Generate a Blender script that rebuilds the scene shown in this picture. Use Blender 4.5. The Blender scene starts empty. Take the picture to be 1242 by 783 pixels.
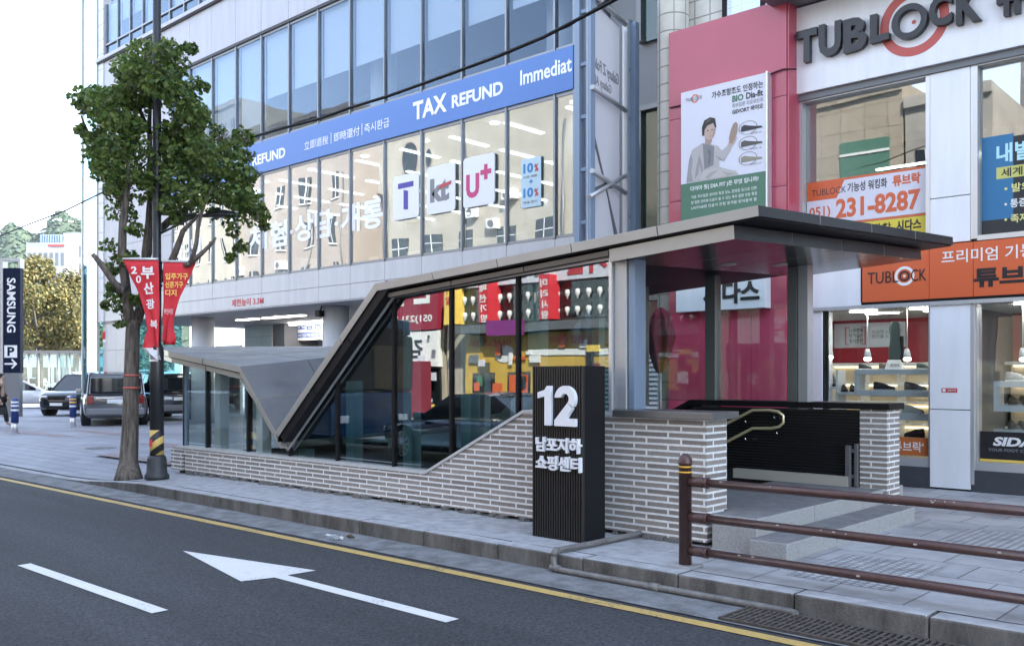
import bpy, bmesh, math, random
from mathutils import Vector, Matrix
random.seed(7)
R = math.radians
scene = bpy.context.scene
C = scene.collection

# ------------------------------------------------------------------ camera, sky, sun, exposure
F, CX, HY, EYE, YAW = 1126.0, 621.0, 456.0, 1.6, R(42.7)
cam = bpy.data.cameras.new('camera')
cam.sensor_width = 36.0
cam.lens = 36.0 * F / 1242.0
cam.shift_y = (HY - 391.5) / 1242.0
cam.clip_end = 3000
camo = bpy.data.objects.new('camera', cam)
C.objects.link(camo)
camo.location = (0, 0, EYE)
camo.rotation_euler = (R(90), 0, YAW)
scene.camera = camo

SUN_EL, SUN_AZ = R(40), R(53)            # azimuth from +Y towards +X
world = bpy.data.worlds.new('World')
scene.world = world
world.use_nodes = True
wn = world.node_tree
sky = wn.nodes.new('ShaderNodeTexSky')
sky.sky_type = 'NISHITA'
sky.sun_disc = False
sky.sun_elevation = SUN_EL
sky.sun_rotation = SUN_AZ
sky.air_density = 1.0
sky.dust_density = 0.3
veil = wn.nodes.new('ShaderNodeHueSaturation')      # thin high cloud: a paler, less blue sky light
veil.inputs['Saturation'].default_value = 0.66
wn.links.new(sky.outputs[0], veil.inputs['Color'])
wn.links.new(veil.outputs[0], wn.nodes['Background'].inputs[0])
wn.nodes['Background'].inputs[1].default_value = 0.15
sl = bpy.data.lights.new('sun', 'SUN')
sl.energy = 3.0
sl.angle = R(0.53)
sl.color = (1.0, 0.93, 0.82)
so = bpy.data.objects.new('sun', sl)
C.objects.link(so)
sdir = Vector((math.sin(SUN_AZ) * math.cos(SUN_EL), math.cos(SUN_AZ) * math.cos(SUN_EL), math.sin(SUN_EL)))
so.rotation_euler = sdir.to_track_quat('Z', 'Y').to_euler()
so.location = (0, 0, 60)
scene.view_settings.view_transform = 'Standard'
scene.view_settings.look = 'None'
scene.view_settings.exposure = 2.6
scene.view_settings.gamma = 1.0
scene.cycles.max_bounces = 8
scene.cycles.transparent_max_bounces = 24
scene.cycles.sample_clamp_indirect = 6
scene.cycles.caustics_reflective = False
scene.cycles.caustics_refractive = False

# ------------------------------------------------------------------ survey helpers: a sight line cut with a known plane
_c, _s = math.cos(YAW), math.sin(YAW)
def _ray(px, py):
    a, b = (px - CX) / F, (HY - py) / F
    return a * _c - _s, a * _s + _c, b
def gz(px, py, z=0.0):
    d = _ray(px, py); t = (z - EYE) / d[2]
    return Vector((d[0] * t, d[1] * t, z))
def ay(px, py, y):
    d = _ray(px, py); t = y / d[1]
    return Vector((d[0] * t, y, EYE + d[2] * t))
def ad(px, py, dep):
    d = _ray(px, py)
    return Vector((d[0] * dep, d[1] * dep, EYE + d[2] * dep))

# ------------------------------------------------------------------ builders
ORG = {}
def tag(o, label=None, cat=None, group=None, kind=None):
    if label: o['label'] = label
    if cat: o['category'] = cat
    if group: o['group'] = group
    if kind: o['kind'] = kind
    return o
def thing(name, label, cat, loc=(0, 0, 0), group=None, rz=0.0):
    o = bpy.data.objects.new(name, None)
    o.empty_display_size = 0.2
    C.objects.link(o)
    o.location = loc
    o.rotation_euler = (0, 0, rz)
    ORG[o.name] = Vector(loc)
    return tag(o, label, cat, group)
def org(o):
    return ORG.get(o.name, Vector((0, 0, 0))) if o else Vector((0, 0, 0))

class MB:
    def __init__(self):
        self.v, self.f, self.m, self.sm = [], [], [], []
        self.cur = 0
        self.smooth = False
    def add(self, vs, fs):
        b = len(self.v)
        self.v += [Vector(p) for p in vs]
        for f in fs:
            self.f.append([b + i for i in f]); self.m.append(self.cur); self.sm.append(self.smooth)
        return self
    def box(self, x0, x1, y0, y1, z0, z1):
        x0, x1 = min(x0, x1), max(x0, x1); y0, y1 = min(y0, y1), max(y0, y1); z0, z1 = min(z0, z1), max(z0, z1)
        return self.add([(x0, y0, z0), (x1, y0, z0), (x1, y1, z0), (x0, y1, z0), (x0, y0, z1), (x1, y0, z1), (x1, y1, z1), (x0, y1, z1)],
                        [(0, 3, 2, 1), (4, 5, 6, 7), (0, 1, 5, 4), (1, 2, 6, 5), (2, 3, 7, 6), (3, 0, 4, 7)])
    def poly(self, pts):
        return self.add(pts, [list(range(len(pts)))])
    def prism(self, pts, ext):
        n = len(pts); ext = Vector(ext)
        pts = [Vector(p) for p in pts]
        nor = Vector((0, 0, 0))
        for i in range(n):
            nor += pts[i].cross(pts[(i + 1) % n])
        if nor.dot(ext) > 0: pts = pts[::-1]
        return self.add(pts + [p + ext for p in pts],
                        [list(range(n)), list(range(2 * n - 1, n - 1, -1))] + [(i, i + n, (i + 1) % n + n, (i + 1) % n) for i in range(n)])
    def tube(self, path, r, n=8, caps=True):
        path = [Vector(p) for p in path]
        rs = r if isinstance(r, (list, tuple)) else [r] * len(path)
        vs, fs = [], []
        up = None
        for i, p in enumerate(path):
            d = (path[min(i + 1, len(path) - 1)] - path[max(i - 1, 0)]).normalized()
            if up is None:
                up = Vector((0, 0, 1)) if abs(d.z) < 0.9 else Vector((1, 0, 0))
            a = d.cross(up).normalized(); b = a.cross(d).normalized(); up = b
            for k in range(n):
                t = 2 * math.pi * k / n
                vs.append(p + (a * math.cos(t) + b * math.sin(t)) * rs[i])
        for i in range(len(path) - 1):
            for k in range(n):
                fs.append((i * n + k, i * n + (k + 1) % n, (i + 1) * n + (k + 1) % n, (i + 1) * n + k))
        s = self.smooth; self.smooth = True
        self.add(vs, fs)
        self.smooth = s
        if caps:
            b = len(self.v) - len(vs)
            self.f.append([b + k for k in range(n)][::-1]); self.m.append(self.cur); self.sm.append(False)
            e = b + (len(path) - 1) * n
            self.f.append([e + k for k in range(n)]); self.m.append(self.cur); self.sm.append(False)
        return self
    def lathe(self, c, prof, n=20):
        c = Vector(c)
        return self.tube_profile(c, prof, n)
    def tube_profile(self, c, prof, n):
        vs, fs = [], []
        for r, z in prof:
            for k in range(n):
                t = 2 * math.pi * k / n
                vs.append(c + Vector((r * math.cos(t), r * math.sin(t), z)))
        for i in range(len(prof) - 1):
            for k in range(n):
                fs.append((i * n + k, i * n + (k + 1) % n, (i + 1) * n + (k + 1) % n, (i + 1) * n + k))
        s = self.smooth; self.smooth = True
        self.add(vs, fs); self.smooth = s
        b = len(self.v) - len(vs)
        e = b + (len(prof) - 1) * n
        for f in ([b + k for k in range(n)][::-1], [e + k for k in range(n)]):
            self.f.append(f); self.m.append(self.cur); self.sm.append(False)
        return self
    def build(self, name, mats, parent=None, bevel=0.0, seg=2, kind=None, label=None):
        o0 = org(parent)
        me = bpy.data.meshes.new(name)
        me.from_pydata([p - o0 for p in self.v], [], self.f)
        for mt in (mats if isinstance(mats, (list, tuple)) else [mats]):
            me.materials.append(mt)
        for p, mi, s in zip(me.polygons, self.m, self.sm):
            p.material_index = mi; p.use_smooth = s
        me.update()
        o = bpy.data.objects.new(name, me)
        C.objects.link(o)
        if parent: o.parent = parent
        ORG[o.name] = o0
        if bevel:
            b = o.modifiers.new('bevel', 'BEVEL'); b.width = bevel; b.segments = seg; b.limit_method = 'ANGLE'; b.angle_limit = R(40)
        if kind: o['kind'] = kind
        if label: o['label'] = label
        return o
def bx(name, mt, parent, x0, x1, y0, y1, z0, z1, bevel=0.0, **k):
    return MB().box(x0, x1, y0, y1, z0, z1).build(name, mt, parent, bevel, **k)

def copy_tree(o, parent=None):
    c = o.copy(); C.objects.link(c)
    if parent: c.parent = parent
    for ch in list(o.children): copy_tree(ch, c)
    return c

def txt(body, mt, parent, O, W, H, U=(1, 0, 0), V=(0, 0, 1), ext=0.003, bold=0.018, name='lettering', mirror=False, shear=0.0, align='fit'):
    """Lettering fitted to a W x H rectangle whose lower left corner is O; U runs along the line, V up the letter."""
    cu = bpy.data.curves.new(name, 'FONT')
    cu.body = body; cu.offset = bold; cu.extrude = 0.0; cu.shear = shear; cu.resolution_u = 3
    if '\n' in body: cu.space_line = 1.05
    t = bpy.data.objects.new(name, cu); C.objects.link(t)
    dg = bpy.context.evaluated_depsgraph_get(); dg.update()
    me = bpy.data.meshes.new_from_object(t.evaluated_get(dg))
    bpy.data.objects.remove(t); bpy.data.curves.remove(cu)
    me.name = name
    xs = [v.co.x for v in me.vertices]; ys = [v.co.y for v in me.vertices]
    x0, x1, y0, y1 = min(xs), max(xs), min(ys), max(ys)
    sx, sy = W / (x1 - x0), H / (y1 - y0)
    U, V, O = Vector(U).normalized(), Vector(V).normalized(), Vector(O)
    N = U.cross(V)
    o0 = org(parent)
    bm = bmesh.new(); bm.from_mesh(me)
    bmesh.ops.remove_doubles(bm, verts=bm.verts, dist=1e-5)
    for v in bm.verts:
        u = (v.co.x - x0) * sx
        if mirror: u = W - u
        v.co = O + U * u + V * ((v.co.y - y0) * sy) - o0
    for f in bm.faces:
        f.normal_update()
        if f.normal.dot(N) < 0: f.normal_flip()
    if ext > 0:
        r = bmesh.ops.extrude_face_region(bm, geom=list(bm.faces), use_keep_orig=True)
        fr = [e for e in r['geom'] if isinstance(e, bmesh.types.BMVert)]
        bmesh.ops.translate(bm, verts=fr, vec=N * ext)
        bmesh.ops.recalc_face_normals(bm, faces=bm.faces)
    bm.to_mesh(me); bm.free()
    me.materials.clear(); me.materials.append(mt)
    for p in me.polygons: p.use_smooth = False
    o = bpy.data.objects.new(name, me); C.objects.link(o)
    if parent: o.parent = parent
    return o
def txt_px(body, mt, parent, l, r, top, bot, y, **k):
    """Lettering on a street facade at depth y, between two sight lines l and r; top and bot are read at its left end."""
    a, b, t = ay(l, bot, y), ay(r, bot, y), ay(l, top, y)
    return txt(body, mt, parent, a, b.x - a.x, t.z - a.z, **k)

# ------------------------------------------------------------------ materials
def nt_new(name):
    m = bpy.data.materials.new(name); m.use_nodes = True
    n = m.node_tree; b = n.nodes['Principled BSDF']
    return m, n, b
def rgb(*c): return (c[0], c[1], c[2], 1.0)
def mat(name, col, rough=0.5, metal=0.0, var=0.0, vscale=3.0, bump=0.0, bscale=60.0, coat=0.0, spec=0.5, stretch=(1, 1, 1), rvar=0.0):
    m, n, b = nt_new(name)
    b.inputs['Base Color'].default_value = rgb(*col)
    b.inputs['Roughness'].default_value = rough
    b.inputs['Metallic'].default_value = metal
    b.inputs['Coat Weight'].default_value = coat
    b.inputs['Specular IOR Level'].default_value = spec
    if var or bump or rvar:
        tc = n.nodes.new('ShaderNodeTexCoord')
        mp = n.nodes.new('ShaderNodeMapping'); mp.inputs['Scale'].default_value = stretch
        n.links.new(tc.outputs['Object'], mp.inputs[0])
    if var or rvar:
        nz = n.nodes.new('ShaderNodeTexNoise'); nz.inputs['Scale'].default_value = vscale; nz.inputs['Detail'].default_value = 6; nz.inputs['Roughness'].default_value = 0.65
        n.links.new(mp.outputs[0], nz.inputs['Vector'])
        if var:
            cr = n.nodes.new('ShaderNodeValToRGB')
            cr.color_ramp.elements[0].position = 0.3; cr.color_ramp.elements[1].position = 0.7
            cr.color_ramp.elements[0].color = rgb(*[max(0, x * (1 - var)) for x in col])
            cr.color_ramp.elements[1].color = rgb(*[min(1, x * (1 + var)) for x in col])
            n.links.new(nz.outputs[0], cr.inputs[0]); n.links.new(cr.outputs[0], b.inputs['Base Color'])
        if rvar:
            mr = n.nodes.new('ShaderNodeMapRange'); mr.inputs[1].default_value = .3; mr.inputs[2].default_value = .7
            mr.inputs[3].default_value = max(0, rough - rvar); mr.inputs[4].default_value = rough + rvar
            n.links.new(nz.outputs[0], mr.inputs[0]); n.links.new(mr.outputs[0], b.inputs['Roughness'])
    if bump:
        n2 = n.nodes.new('ShaderNodeTexNoise'); n2.inputs['Scale'].default_value = bscale; n2.inputs['Detail'].default_value = 4
        n.links.new(mp.outputs[0], n2.inputs['Vector'])
        bp = n.nodes.new('ShaderNodeBump'); bp.inputs['Strength'].default_value = bump; bp.inputs['Distance'].default_value = 0.02
        n.links.new(n2.outputs[0], bp.inputs['Height']); n.links.new(bp.outputs[0], b.inputs['Normal'])
    return m
def emit(name, col, strength):
    m, n, b = nt_new(name)
    b.inputs['Base Color'].default_value = rgb(*col)
    b.inputs['Emission Color'].default_value = rgb(*col)
    b.inputs['Emission Strength'].default_value = strength
    return m
def glass(name, tint, refl, wave=0.0, wscale=0.5, fres=True, gl=(1, 1, 1)):
    """Thin window glass: clear tinted transmission under a mirror reflection that grows towards grazing angles."""
    m = bpy.data.materials.new(name); m.use_nodes = True
    n = m.node_tree; n.nodes.clear()
    out = n.nodes.new('ShaderNodeOutputMaterial')
    tr = n.nodes.new('ShaderNodeBsdfTransparent'); tr.inputs[0].default_value = rgb(*tint)
    g = n.nodes.new('ShaderNodeBsdfGlossy'); g.inputs['Roughness'].default_value = 0.0; g.inputs['Color'].default_value = rgb(*gl)
    mx = n.nodes.new('ShaderNodeMixShader')
    lw = n.nodes.new('ShaderNodeLayerWeight'); lw.inputs['Blend'].default_value = 0.5
    mr = n.nodes.new('ShaderNodeMapRange')
    mr.inputs[1].default_value = 0.0; mr.inputs[2].default_value = 1.0; mr.inputs[3].default_value = refl * 0.7; mr.inputs[4].default_value = min(1, refl * 0.7 + 0.75)
    pw = n.nodes.new('ShaderNodeMath'); pw.operation = 'POWER'; pw.inputs[1].default_value = 2.2
    n.links.new(lw.outputs['Facing'], pw.inputs[0]); n.links.new(pw.outputs[0], mr.inputs[0])
    n.links.new(mr.outputs[0], mx.inputs[0])
    n.links.new(tr.outputs[0], mx.inputs[1]); n.links.new(g.outputs[0], mx.inputs[2])
    n.links.new(mx.outputs[0], out.inputs[0])
    if wave:
        tc = n.nodes.new('ShaderNodeTexCoord')
        nz = n.nodes.new('ShaderNodeTexNoise'); nz.inputs['Scale'].default_value = wscale; nz.inputs['Detail'].default_value = 1.0
        bp = n.nodes.new('ShaderNodeBump'); bp.inputs['Strength'].default_value = 1.0; bp.inputs['Distance'].default_value = wave
        n.links.new(tc.outputs['Object'], nz.inputs['Vector']); n.links.new(nz.outputs[0], bp.inputs['Height'])
        n.links.new(bp.outputs[0], g.inputs['Normal'])
    return m

def brick_mat(name, c1, c2, mortar, bw, rh, ms, axis='wall', offset=0.5, bump=0.5, rough=0.8, bias=0.0, squash=1.0, noise=0.25, nscale=8.0, stain=None):
    m, n, b = nt_new(name)
    tc = n.nodes.new('ShaderNodeTexCoord'); sp = n.nodes.new('ShaderNodeSeparateXYZ')
    geo = n.nodes.new('ShaderNodeNewGeometry')
    n.links.new(geo.outputs['Position'], sp.inputs[0])
    cb = n.nodes.new('ShaderNodeCombineXYZ')
    if axis == 'wall':
        ad_ = n.nodes.new('ShaderNodeMath'); ad_.operation = 'ADD'
        n.links.new(sp.outputs[0], ad_.inputs[0]); n.links.new(sp.outputs[1], ad_.inputs[1])
        n.links.new(ad_.outputs[0], cb.inputs[0]); n.links.new(sp.outputs[2], cb.inputs[1])
    elif axis == 'floor':
        n.links.new(sp.outputs[0], cb.inputs[0]); n.links.new(sp.outputs[1], cb.inputs[1])
    else:
        n.links.new(sp.outputs[1], cb.inputs[0]); n.links.new(sp.outputs[0], cb.inputs[1])
    br = n.nodes.new('ShaderNodeTexBrick')
    br.inputs['Color1'].default_value = rgb(*c1); br.inputs['Color2'].default_value = rgb(*c2); br.inputs['Mortar'].default_value = rgb(*mortar)
    br.inputs['Scale'].default_value = 1.0; br.inputs['Brick Width'].default_value = bw; br.inputs['Row Height'].default_value = rh
    br.inputs['Mortar Size'].default_value = ms; br.inputs['Mortar Smooth'].default_value = 0.1; br.inputs['Bias'].default_value = bias
    br.offset = offset; br.squash = squash
    n.links.new(cb.outputs[0], br.inputs['Vector'])
    nz = n.nodes.new('ShaderNodeTexNoise'); nz.inputs['Scale'].default_value = nscale; nz.inputs['Detail'].default_value = 8; nz.inputs['Roughness'].default_value = .7
    n.links.new(geo.outputs['Position'], nz.inputs['Vector'])
    mr = n.nodes.new('ShaderNodeMapRange'); mr.inputs[1].default_value = .25; mr.inputs[2].default_value = .75; mr.inputs[3].default_value = 1 - noise; mr.inputs[4].default_value = 1 + noise
    n.links.new(nz.outputs[0], mr.inputs[0])
    mu = n.nodes.new('ShaderNodeMix'); mu.data_type = 'RGBA'; mu.blend_type = 'MULTIPLY'; mu.inputs[0].default_value = 1.0
    n.links.new(br.outputs[0], mu.inputs[6]); n.links.new(mr.outputs[0], mu.inputs[7])
    last = mu.outputs[2]
    if stain:
        n3 = n.nodes.new('ShaderNodeTexNoise'); n3.inputs['Scale'].default_value = stain[0]; n3.inputs['Detail'].default_value = 6
        n.links.new(geo.outputs['Position'], n3.inputs['Vector'])
        m3 = n.nodes.new('ShaderNodeMapRange'); m3.inputs[1].default_value = .45; m3.inputs[2].default_value = .7; m3.inputs[3].default_value = 1.0; m3.inputs[4].default_value = 1 - stain[1]
        n.links.new(n3.outputs[0], m3.inputs[0])
        mu2 = n.nodes.new('ShaderNodeMix'); mu2.data_type = 'RGBA'; mu2.blend_type = 'MULTIPLY'; mu2.inputs[0].default_value = 1.0
        n.links.new(last, mu2.inputs[6]); n.links.new(m3.outputs[0], mu2.inputs[7]); last = mu2.outputs[2]
    n.links.new(last, b.inputs['Base Color'])
    b.inputs['Roughness'].default_value = rough
    bp = n.nodes.new('ShaderNodeBump'); bp.inputs['Strength'].default_value = bump; bp.inputs['Distance'].default_value = 0.01
    inv = n.nodes.new('ShaderNodeMath'); inv.operation = 'MULTIPLY_ADD'; inv.inputs[1].default_value = -1.0; inv.inputs[2].default_value = 1.0
    n.links.new(br.outputs['Fac'], inv.inputs[0])
    n4 = n.nodes.new('ShaderNodeMath'); n4.operation = 'MULTIPLY_ADD'; n4.inputs[1].default_value = 0.3
    n.links.new(nz.outputs[0], n4.inputs[0]); n.links.new(inv.outputs[0], n4.inputs[2])
    n.links.new(n4.outputs[0], bp.inputs['Height']); n.links.new(bp.outputs[0], b.inputs['Normal'])
    return m

def leaf_mat(name, cols, trans=0.25):
    m, n, b = nt_new(name)
    geo = n.nodes.new('ShaderNodeNewGeometry')
    cr = n.nodes.new('ShaderNodeValToRGB')
    el = cr.color_ramp.elements
    while len(el) < len(cols): el.new(0.5)
    for i, c in enumerate(cols):
        el[i].position = i / max(1, len(cols) - 1); el[i].color = rgb(*c)
    n.links.new(geo.outputs['Random Per Island'], cr.inputs[0])
    n.links.new(cr.outputs[0], b.inputs['Base Color'])
    b.inputs['Roughness'].default_value = 0.55
    tl = n.nodes.new('ShaderNodeBsdfTranslucent'); n.links.new(cr.outputs[0], tl.inputs[0])
    mx = n.nodes.new('ShaderNodeMixShader'); mx.inputs[0].default_value = trans
    out = n.nodes['Material Output']
    n.links.new(b.outputs[0], mx.inputs[1]); n.links.new(tl.outputs[0], mx.inputs[2]); n.links.new(mx.outputs[0], out.inputs[0])
    return m

def asphalt_mat():
    m, n, b = nt_new('asphalt')
    geo = n.nodes.new('ShaderNodeNewGeometry')
    def noise(sc, det):
        z = n.nodes.new('ShaderNodeTexNoise'); z.inputs['Scale'].default_value = sc; z.inputs['Detail'].default_value = det; z.inputs['Roughness'].default_value = .7
        n.links.new(geo.outputs['Position'], z.inputs['Vector']); return z
    fine = noise(42, 4)
    lane = n.nodes.new('ShaderNodeMapping'); lane.inputs['Scale'].default_value = (.12, 1.5, 1)      # wheel tracks run along the road
    n.links.new(geo.outputs['Position'], lane.inputs[0])
    big = n.nodes.new('ShaderNodeTexNoise'); big.inputs['Scale'].default_value = .9; big.inputs['Detail'].default_value = 6; big.inputs['Roughness'].default_value = .6
    n.links.new(lane.outputs[0], big.inputs['Vector'])
    vor = n.nodes.new('ShaderNodeTexVoronoi'); vor.inputs['Scale'].default_value = 90
    n.links.new(geo.outputs['Position'], vor.inputs['Vector'])
    cr = n.nodes.new('ShaderNodeValToRGB')
    e = cr.color_ramp.elements
    e[0].position = .34; e[0].color = rgb(.009, .0102, .0125); e[1].position = .70; e[1].color = rgb(.072, .077, .087)
    n.links.new(fine.outputs[0], cr.inputs[0])
    c2 = n.nodes.new('ShaderNodeMapRange'); c2.inputs[1].default_value = .3; c2.inputs[2].default_value = .7; c2.inputs[3].default_value = .68; c2.inputs[4].default_value = 1.2
    n.links.new(big.outputs[0], c2.inputs[0])
    mu = n.nodes.new('ShaderNodeMix'); mu.data_type = 'RGBA'; mu.blend_type = 'MULTIPLY'; mu.inputs[0].default_value = 1
    n.links.new(cr.outputs[0], mu.inputs[6]); n.links.new(c2.outputs[0], mu.inputs[7])
    n.links.new(mu.outputs[2], b.inputs['Base Color'])
    b.inputs['Roughness'].default_value = .85
    bp = n.nodes.new('ShaderNodeBump'); bp.inputs['Strength'].default_value = .6; bp.inputs['Distance'].default_value = .008
    n.links.new(vor.outputs['Distance'], bp.inputs['Height']); n.links.new(bp.outputs[0], b.inputs['Normal'])
    return m
def concrete_streak(name, col, dark):
    """Kerb granite: speckle, plus dark run-off streaks down the face."""
    m, n, b = nt_new(name)
    geo = n.nodes.new('ShaderNodeNewGeometry')
    mp = n.nodes.new('ShaderNodeMapping'); mp.inputs['Scale'].default_value = (3.2, 3.2, .9)
    n.links.new(geo.outputs['Position'], mp.inputs[0])
    st = n.nodes.new('ShaderNodeTexNoise'); st.inputs['Scale'].default_value = 1.3; st.inputs['Detail'].default_value = 7; st.inputs['Roughness'].default_value = .7
    n.links.new(mp.outputs[0], st.inputs['Vector'])
    cr = n.nodes.new('ShaderNodeValToRGB'); e = cr.color_ramp.elements
    e[0].position = .36; e[0].color = rgb(*dark); e[1].position = .62; e[1].color = rgb(*col)
    n.links.new(st.outputs[0], cr.inputs[0])
    sp = n.nodes.new('ShaderNodeTexNoise'); sp.inputs['Scale'].default_value = 120; sp.inputs['Detail'].default_value = 3
    n.links.new(geo.outputs['Position'], sp.inputs['Vector'])
    mr = n.nodes.new('ShaderNodeMapRange'); mr.inputs[1].default_value = .3; mr.inputs[2].default_value = .7; mr.inputs[3].default_value = .75; mr.inputs[4].default_value = 1.2
    n.links.new(sp.outputs[0], mr.inputs[0])
    mu = n.nodes.new('ShaderNodeMix'); mu.data_type = 'RGBA'; mu.blend_type = 'MULTIPLY'; mu.inputs[0].default_value = 1
    n.links.new(cr.outputs[0], mu.inputs[6]); n.links.new(mr.outputs[0], mu.inputs[7]); n.links.new(mu.outputs[2], b.inputs['Base Color'])
    b.inputs['Roughness'].default_value = .85
    bp = n.nodes.new('ShaderNodeBump'); bp.inputs['Strength'].default_value = .35; bp.inputs['Distance'].default_value = .01
    n.links.new(sp.outputs[0], bp.inputs['Height']); n.links.new(bp.outputs[0], b.inputs['Normal'])
    return m

def worn_paint(name, col, amount=.42):
    """Road paint with grit showing through where traffic has worn it."""
    m, n, b = nt_new(name)
    geo = n.nodes.new('ShaderNodeNewGeometry')
    def noise(sc, det):
        z = n.nodes.new('ShaderNodeTexNoise'); z.inputs['Scale'].default_value = sc; z.inputs['Detail'].default_value = det; z.inputs['Roughness'].default_value = .75
        n.links.new(geo.outputs['Position'], z.inputs['Vector']); return z
    f, g = noise(38, 6), noise(2.2, 3)
    ad_ = n.nodes.new('ShaderNodeMath'); ad_.operation = 'MULTIPLY_ADD'; ad_.inputs[1].default_value = .55
    n.links.new(g.outputs[0], ad_.inputs[0]); n.links.new(f.outputs[0], ad_.inputs[2])
    cr = n.nodes.new('ShaderNodeValToRGB'); e = cr.color_ramp.elements
    e[0].position = amount + .12; e[0].color = rgb(.10, .10, .10); e[1].position = amount + .24; e[1].color = rgb(*[c * .88 for c in col])
    x = e.new(.95); x.color = rgb(*col)
    n.links.new(ad_.outputs[0], cr.inputs[0]); n.links.new(cr.outputs[0], b.inputs['Base Color'])
    b.inputs['Roughness'].default_value = .7
    bp = n.nodes.new('ShaderNodeBump'); bp.inputs['Strength'].default_value = .4; bp.inputs['Distance'].default_value = .004
    n.links.new(f.outputs[0], bp.inputs['Height']); n.links.new(bp.outputs[0], b.inputs['Normal'])
    return m

M = {}
M['asphalt'] = asphalt_mat()
M['gutter'] = mat('gutter_concrete', (.165, .17, .178), .9, var=.45, vscale=5, bump=.5, bscale=90)
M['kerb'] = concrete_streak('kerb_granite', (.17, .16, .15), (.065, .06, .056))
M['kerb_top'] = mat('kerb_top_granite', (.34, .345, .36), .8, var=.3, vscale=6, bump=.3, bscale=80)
M['paver'] = brick_mat('pavers', (.33, .335, .35), (.40, .405, .42), (.14, .14, .145), .6, .6, .008, 'floor', .5, .35, .75, noise=.22, nscale=5, stain=(1.1, .35))
M['plaza'] = brick_mat('plaza_pavers', (.25, .26, .295), (.31, .32, .36), (.13, .13, .145), .9, .3, .010, 'floor', .5, .3, .7, noise=.14, nscale=3, stain=(.35, .3))
M['plaza_dark'] = brick_mat('dark_pavers', (.22, .17, .18), (.26, .21, .22), (.12, .11, .12), .45, .3, .008, 'floor', .5, .3, .7)
M['paint'] = worn_paint('road_paint', (.70, .70, .69), .42)
M['yellow_paint'] = worn_paint('yellow_road_paint', (.54, .37, .12), .46)
M['brick'] = brick_mat('taupe_brick', (.31, .275, .25), (.21, .185, .17), (.76, .755, .745), .40, .0625, .0115, 'wall', .37, .8, .8, noise=.18, nscale=22)
M['sill'] = mat('pale_sill_stone', (.50, .50, .50), .6, var=.1, vscale=9)
M['cap'] = mat('grey_metal_cap', (.20, .20, .205), .35, .7)
M['trim_dark'] = mat('dark_lower_trim', (.10, .092, .082), .4, .3)  # lower trim strip, darker than the fascia above it
M['fascia'] = mat('warm_grey_aluminium', (.36, .345, .32), .4, .3, var=.06, vscale=1.2)
M['roof_top'] = mat('grey_roof_sheet', (.17, .175, .18), .38, .4, var=.14, vscale=2.2, rvar=.1)
M['soffit'] = mat('dark_gloss_soffit', (.014, .014, .017), .2, .0, spec=.26)
M['dark'] = mat('black_metal', (.009, .009, .011), .5, .0, spec=.2)
M['void'] = mat('dark_concrete', (.04, .042, .045), .8, var=.2, vscale=2)
M['steel'] = mat('grey_painted_steel', (.42, .43, .45), .38, .4)
M['steel_dark'] = mat('dark_painted_steel', (.17, .172, .18), .4, .4)
M['trim'] = mat('pale_aluminium_trim', (.62, .63, .65), .35, .6)
M['slat'] = mat('black_slats', (.012, .012, .015), .32, .2)
M['granite'] = mat('step_granite', (.33, .33, .325), .75, var=.28, vscale=70, bump=.2, bscale=120)
M['granite_top'] = mat('step_tread_granite', (.185, .185, .19), .75, var=.25, vscale=8, bump=.2, bscale=100)
M['brass'] = mat('brass_tube', (.80, .68, .42), .32, .55)
M['rail'] = mat('brown_painted_tube', (.085, .045, .042), .35, .2, var=.2, vscale=14)
M['rail_worn'] = mat('worn_paint_patch', (.45, .42, .40), .6)
M['amber'] = mat('reflective_amber', (.75, .42, .04), .35)
M['band_white'] = mat('store_band_panel', (.52, .525, .545), .42, var=.07, vscale=1.8, stretch=(3, 3, .3))
M['white_panel'] = mat('white_panel', (.78, .79, .83), .42, var=.06, vscale=1.8, stretch=(2.5, 2.5, .3))
M['lavender_panel'] = mat('pale_cladding', (.40, .40, .45), .45, var=.09, vscale=1.6, stretch=(2.5, 2.5, .22))
M['white'] = mat('white_paint', (.78, .78, .78), .5)
M['joint'] = mat('dark_joint', (.03, .03, .035), .6)
M['mullion'] = mat('grey_mullion', (.24, .255, .28), .4, .5)
M['blue_banner'] = mat('blue_fascia_film', (.075, .19, .50), .42)
M['store_glass'] = glass('store_glass', (.62, .70, .74), .34, wave=.009, wscale=.5)
M['upper_glass'] = glass('tinted_upper_glass', (.78, .82, .86), .07, wave=.007, wscale=.5, gl=(.36, .43, .52))
M['entr_glass'] = glass('dark_tinted_glass', (.52, .66, .66), .24, wave=.0022, wscale=.7)
M['clear_glass'] = glass('clear_glass', (.92, .97, .96), .08, wave=.002, wscale=.8)
M['shop_glass'] = glass('shop_window_glass', (.82, .86, .86), .28, wave=.006, wscale=.6)
M['shop_clear'] = glass('shop_front_glass', (.90, .93, .93), .07, wave=.006, wscale=.6)
M['blind'] = mat('roller_blind', (.90, .92, .94), .8)
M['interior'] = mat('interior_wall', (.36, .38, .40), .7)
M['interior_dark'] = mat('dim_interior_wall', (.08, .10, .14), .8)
M['ceiling'] = mat('interior_ceiling', (.55, .55, .54), .8)
M['strip'] = emit('lit_ceiling_strip', (1, .97, .92), 1.7)
M['strip_soft'] = emit('lit_downlight', (1, .97, .93), 2.0)
M['tube_glow'] = emit('bright_tube_glow', (1, .96, .88), 8.0)  # glow of the added shop lights and of the overhang tube
M['warm_led'] = emit('warm_shelf_light', (1, .86, .62), .45)
M['letter_white'] = mat('white_film_letter', (.86, .87, .90), .5)
M['letter_black'] = mat('black_letter', (.018, .018, .022), .35)
M['letter_grey'] = mat('grey_letter', (.22, .22, .24), .5)
M['letter_blue'] = mat('blue_letter', (.03, .10, .42), .5)
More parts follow.
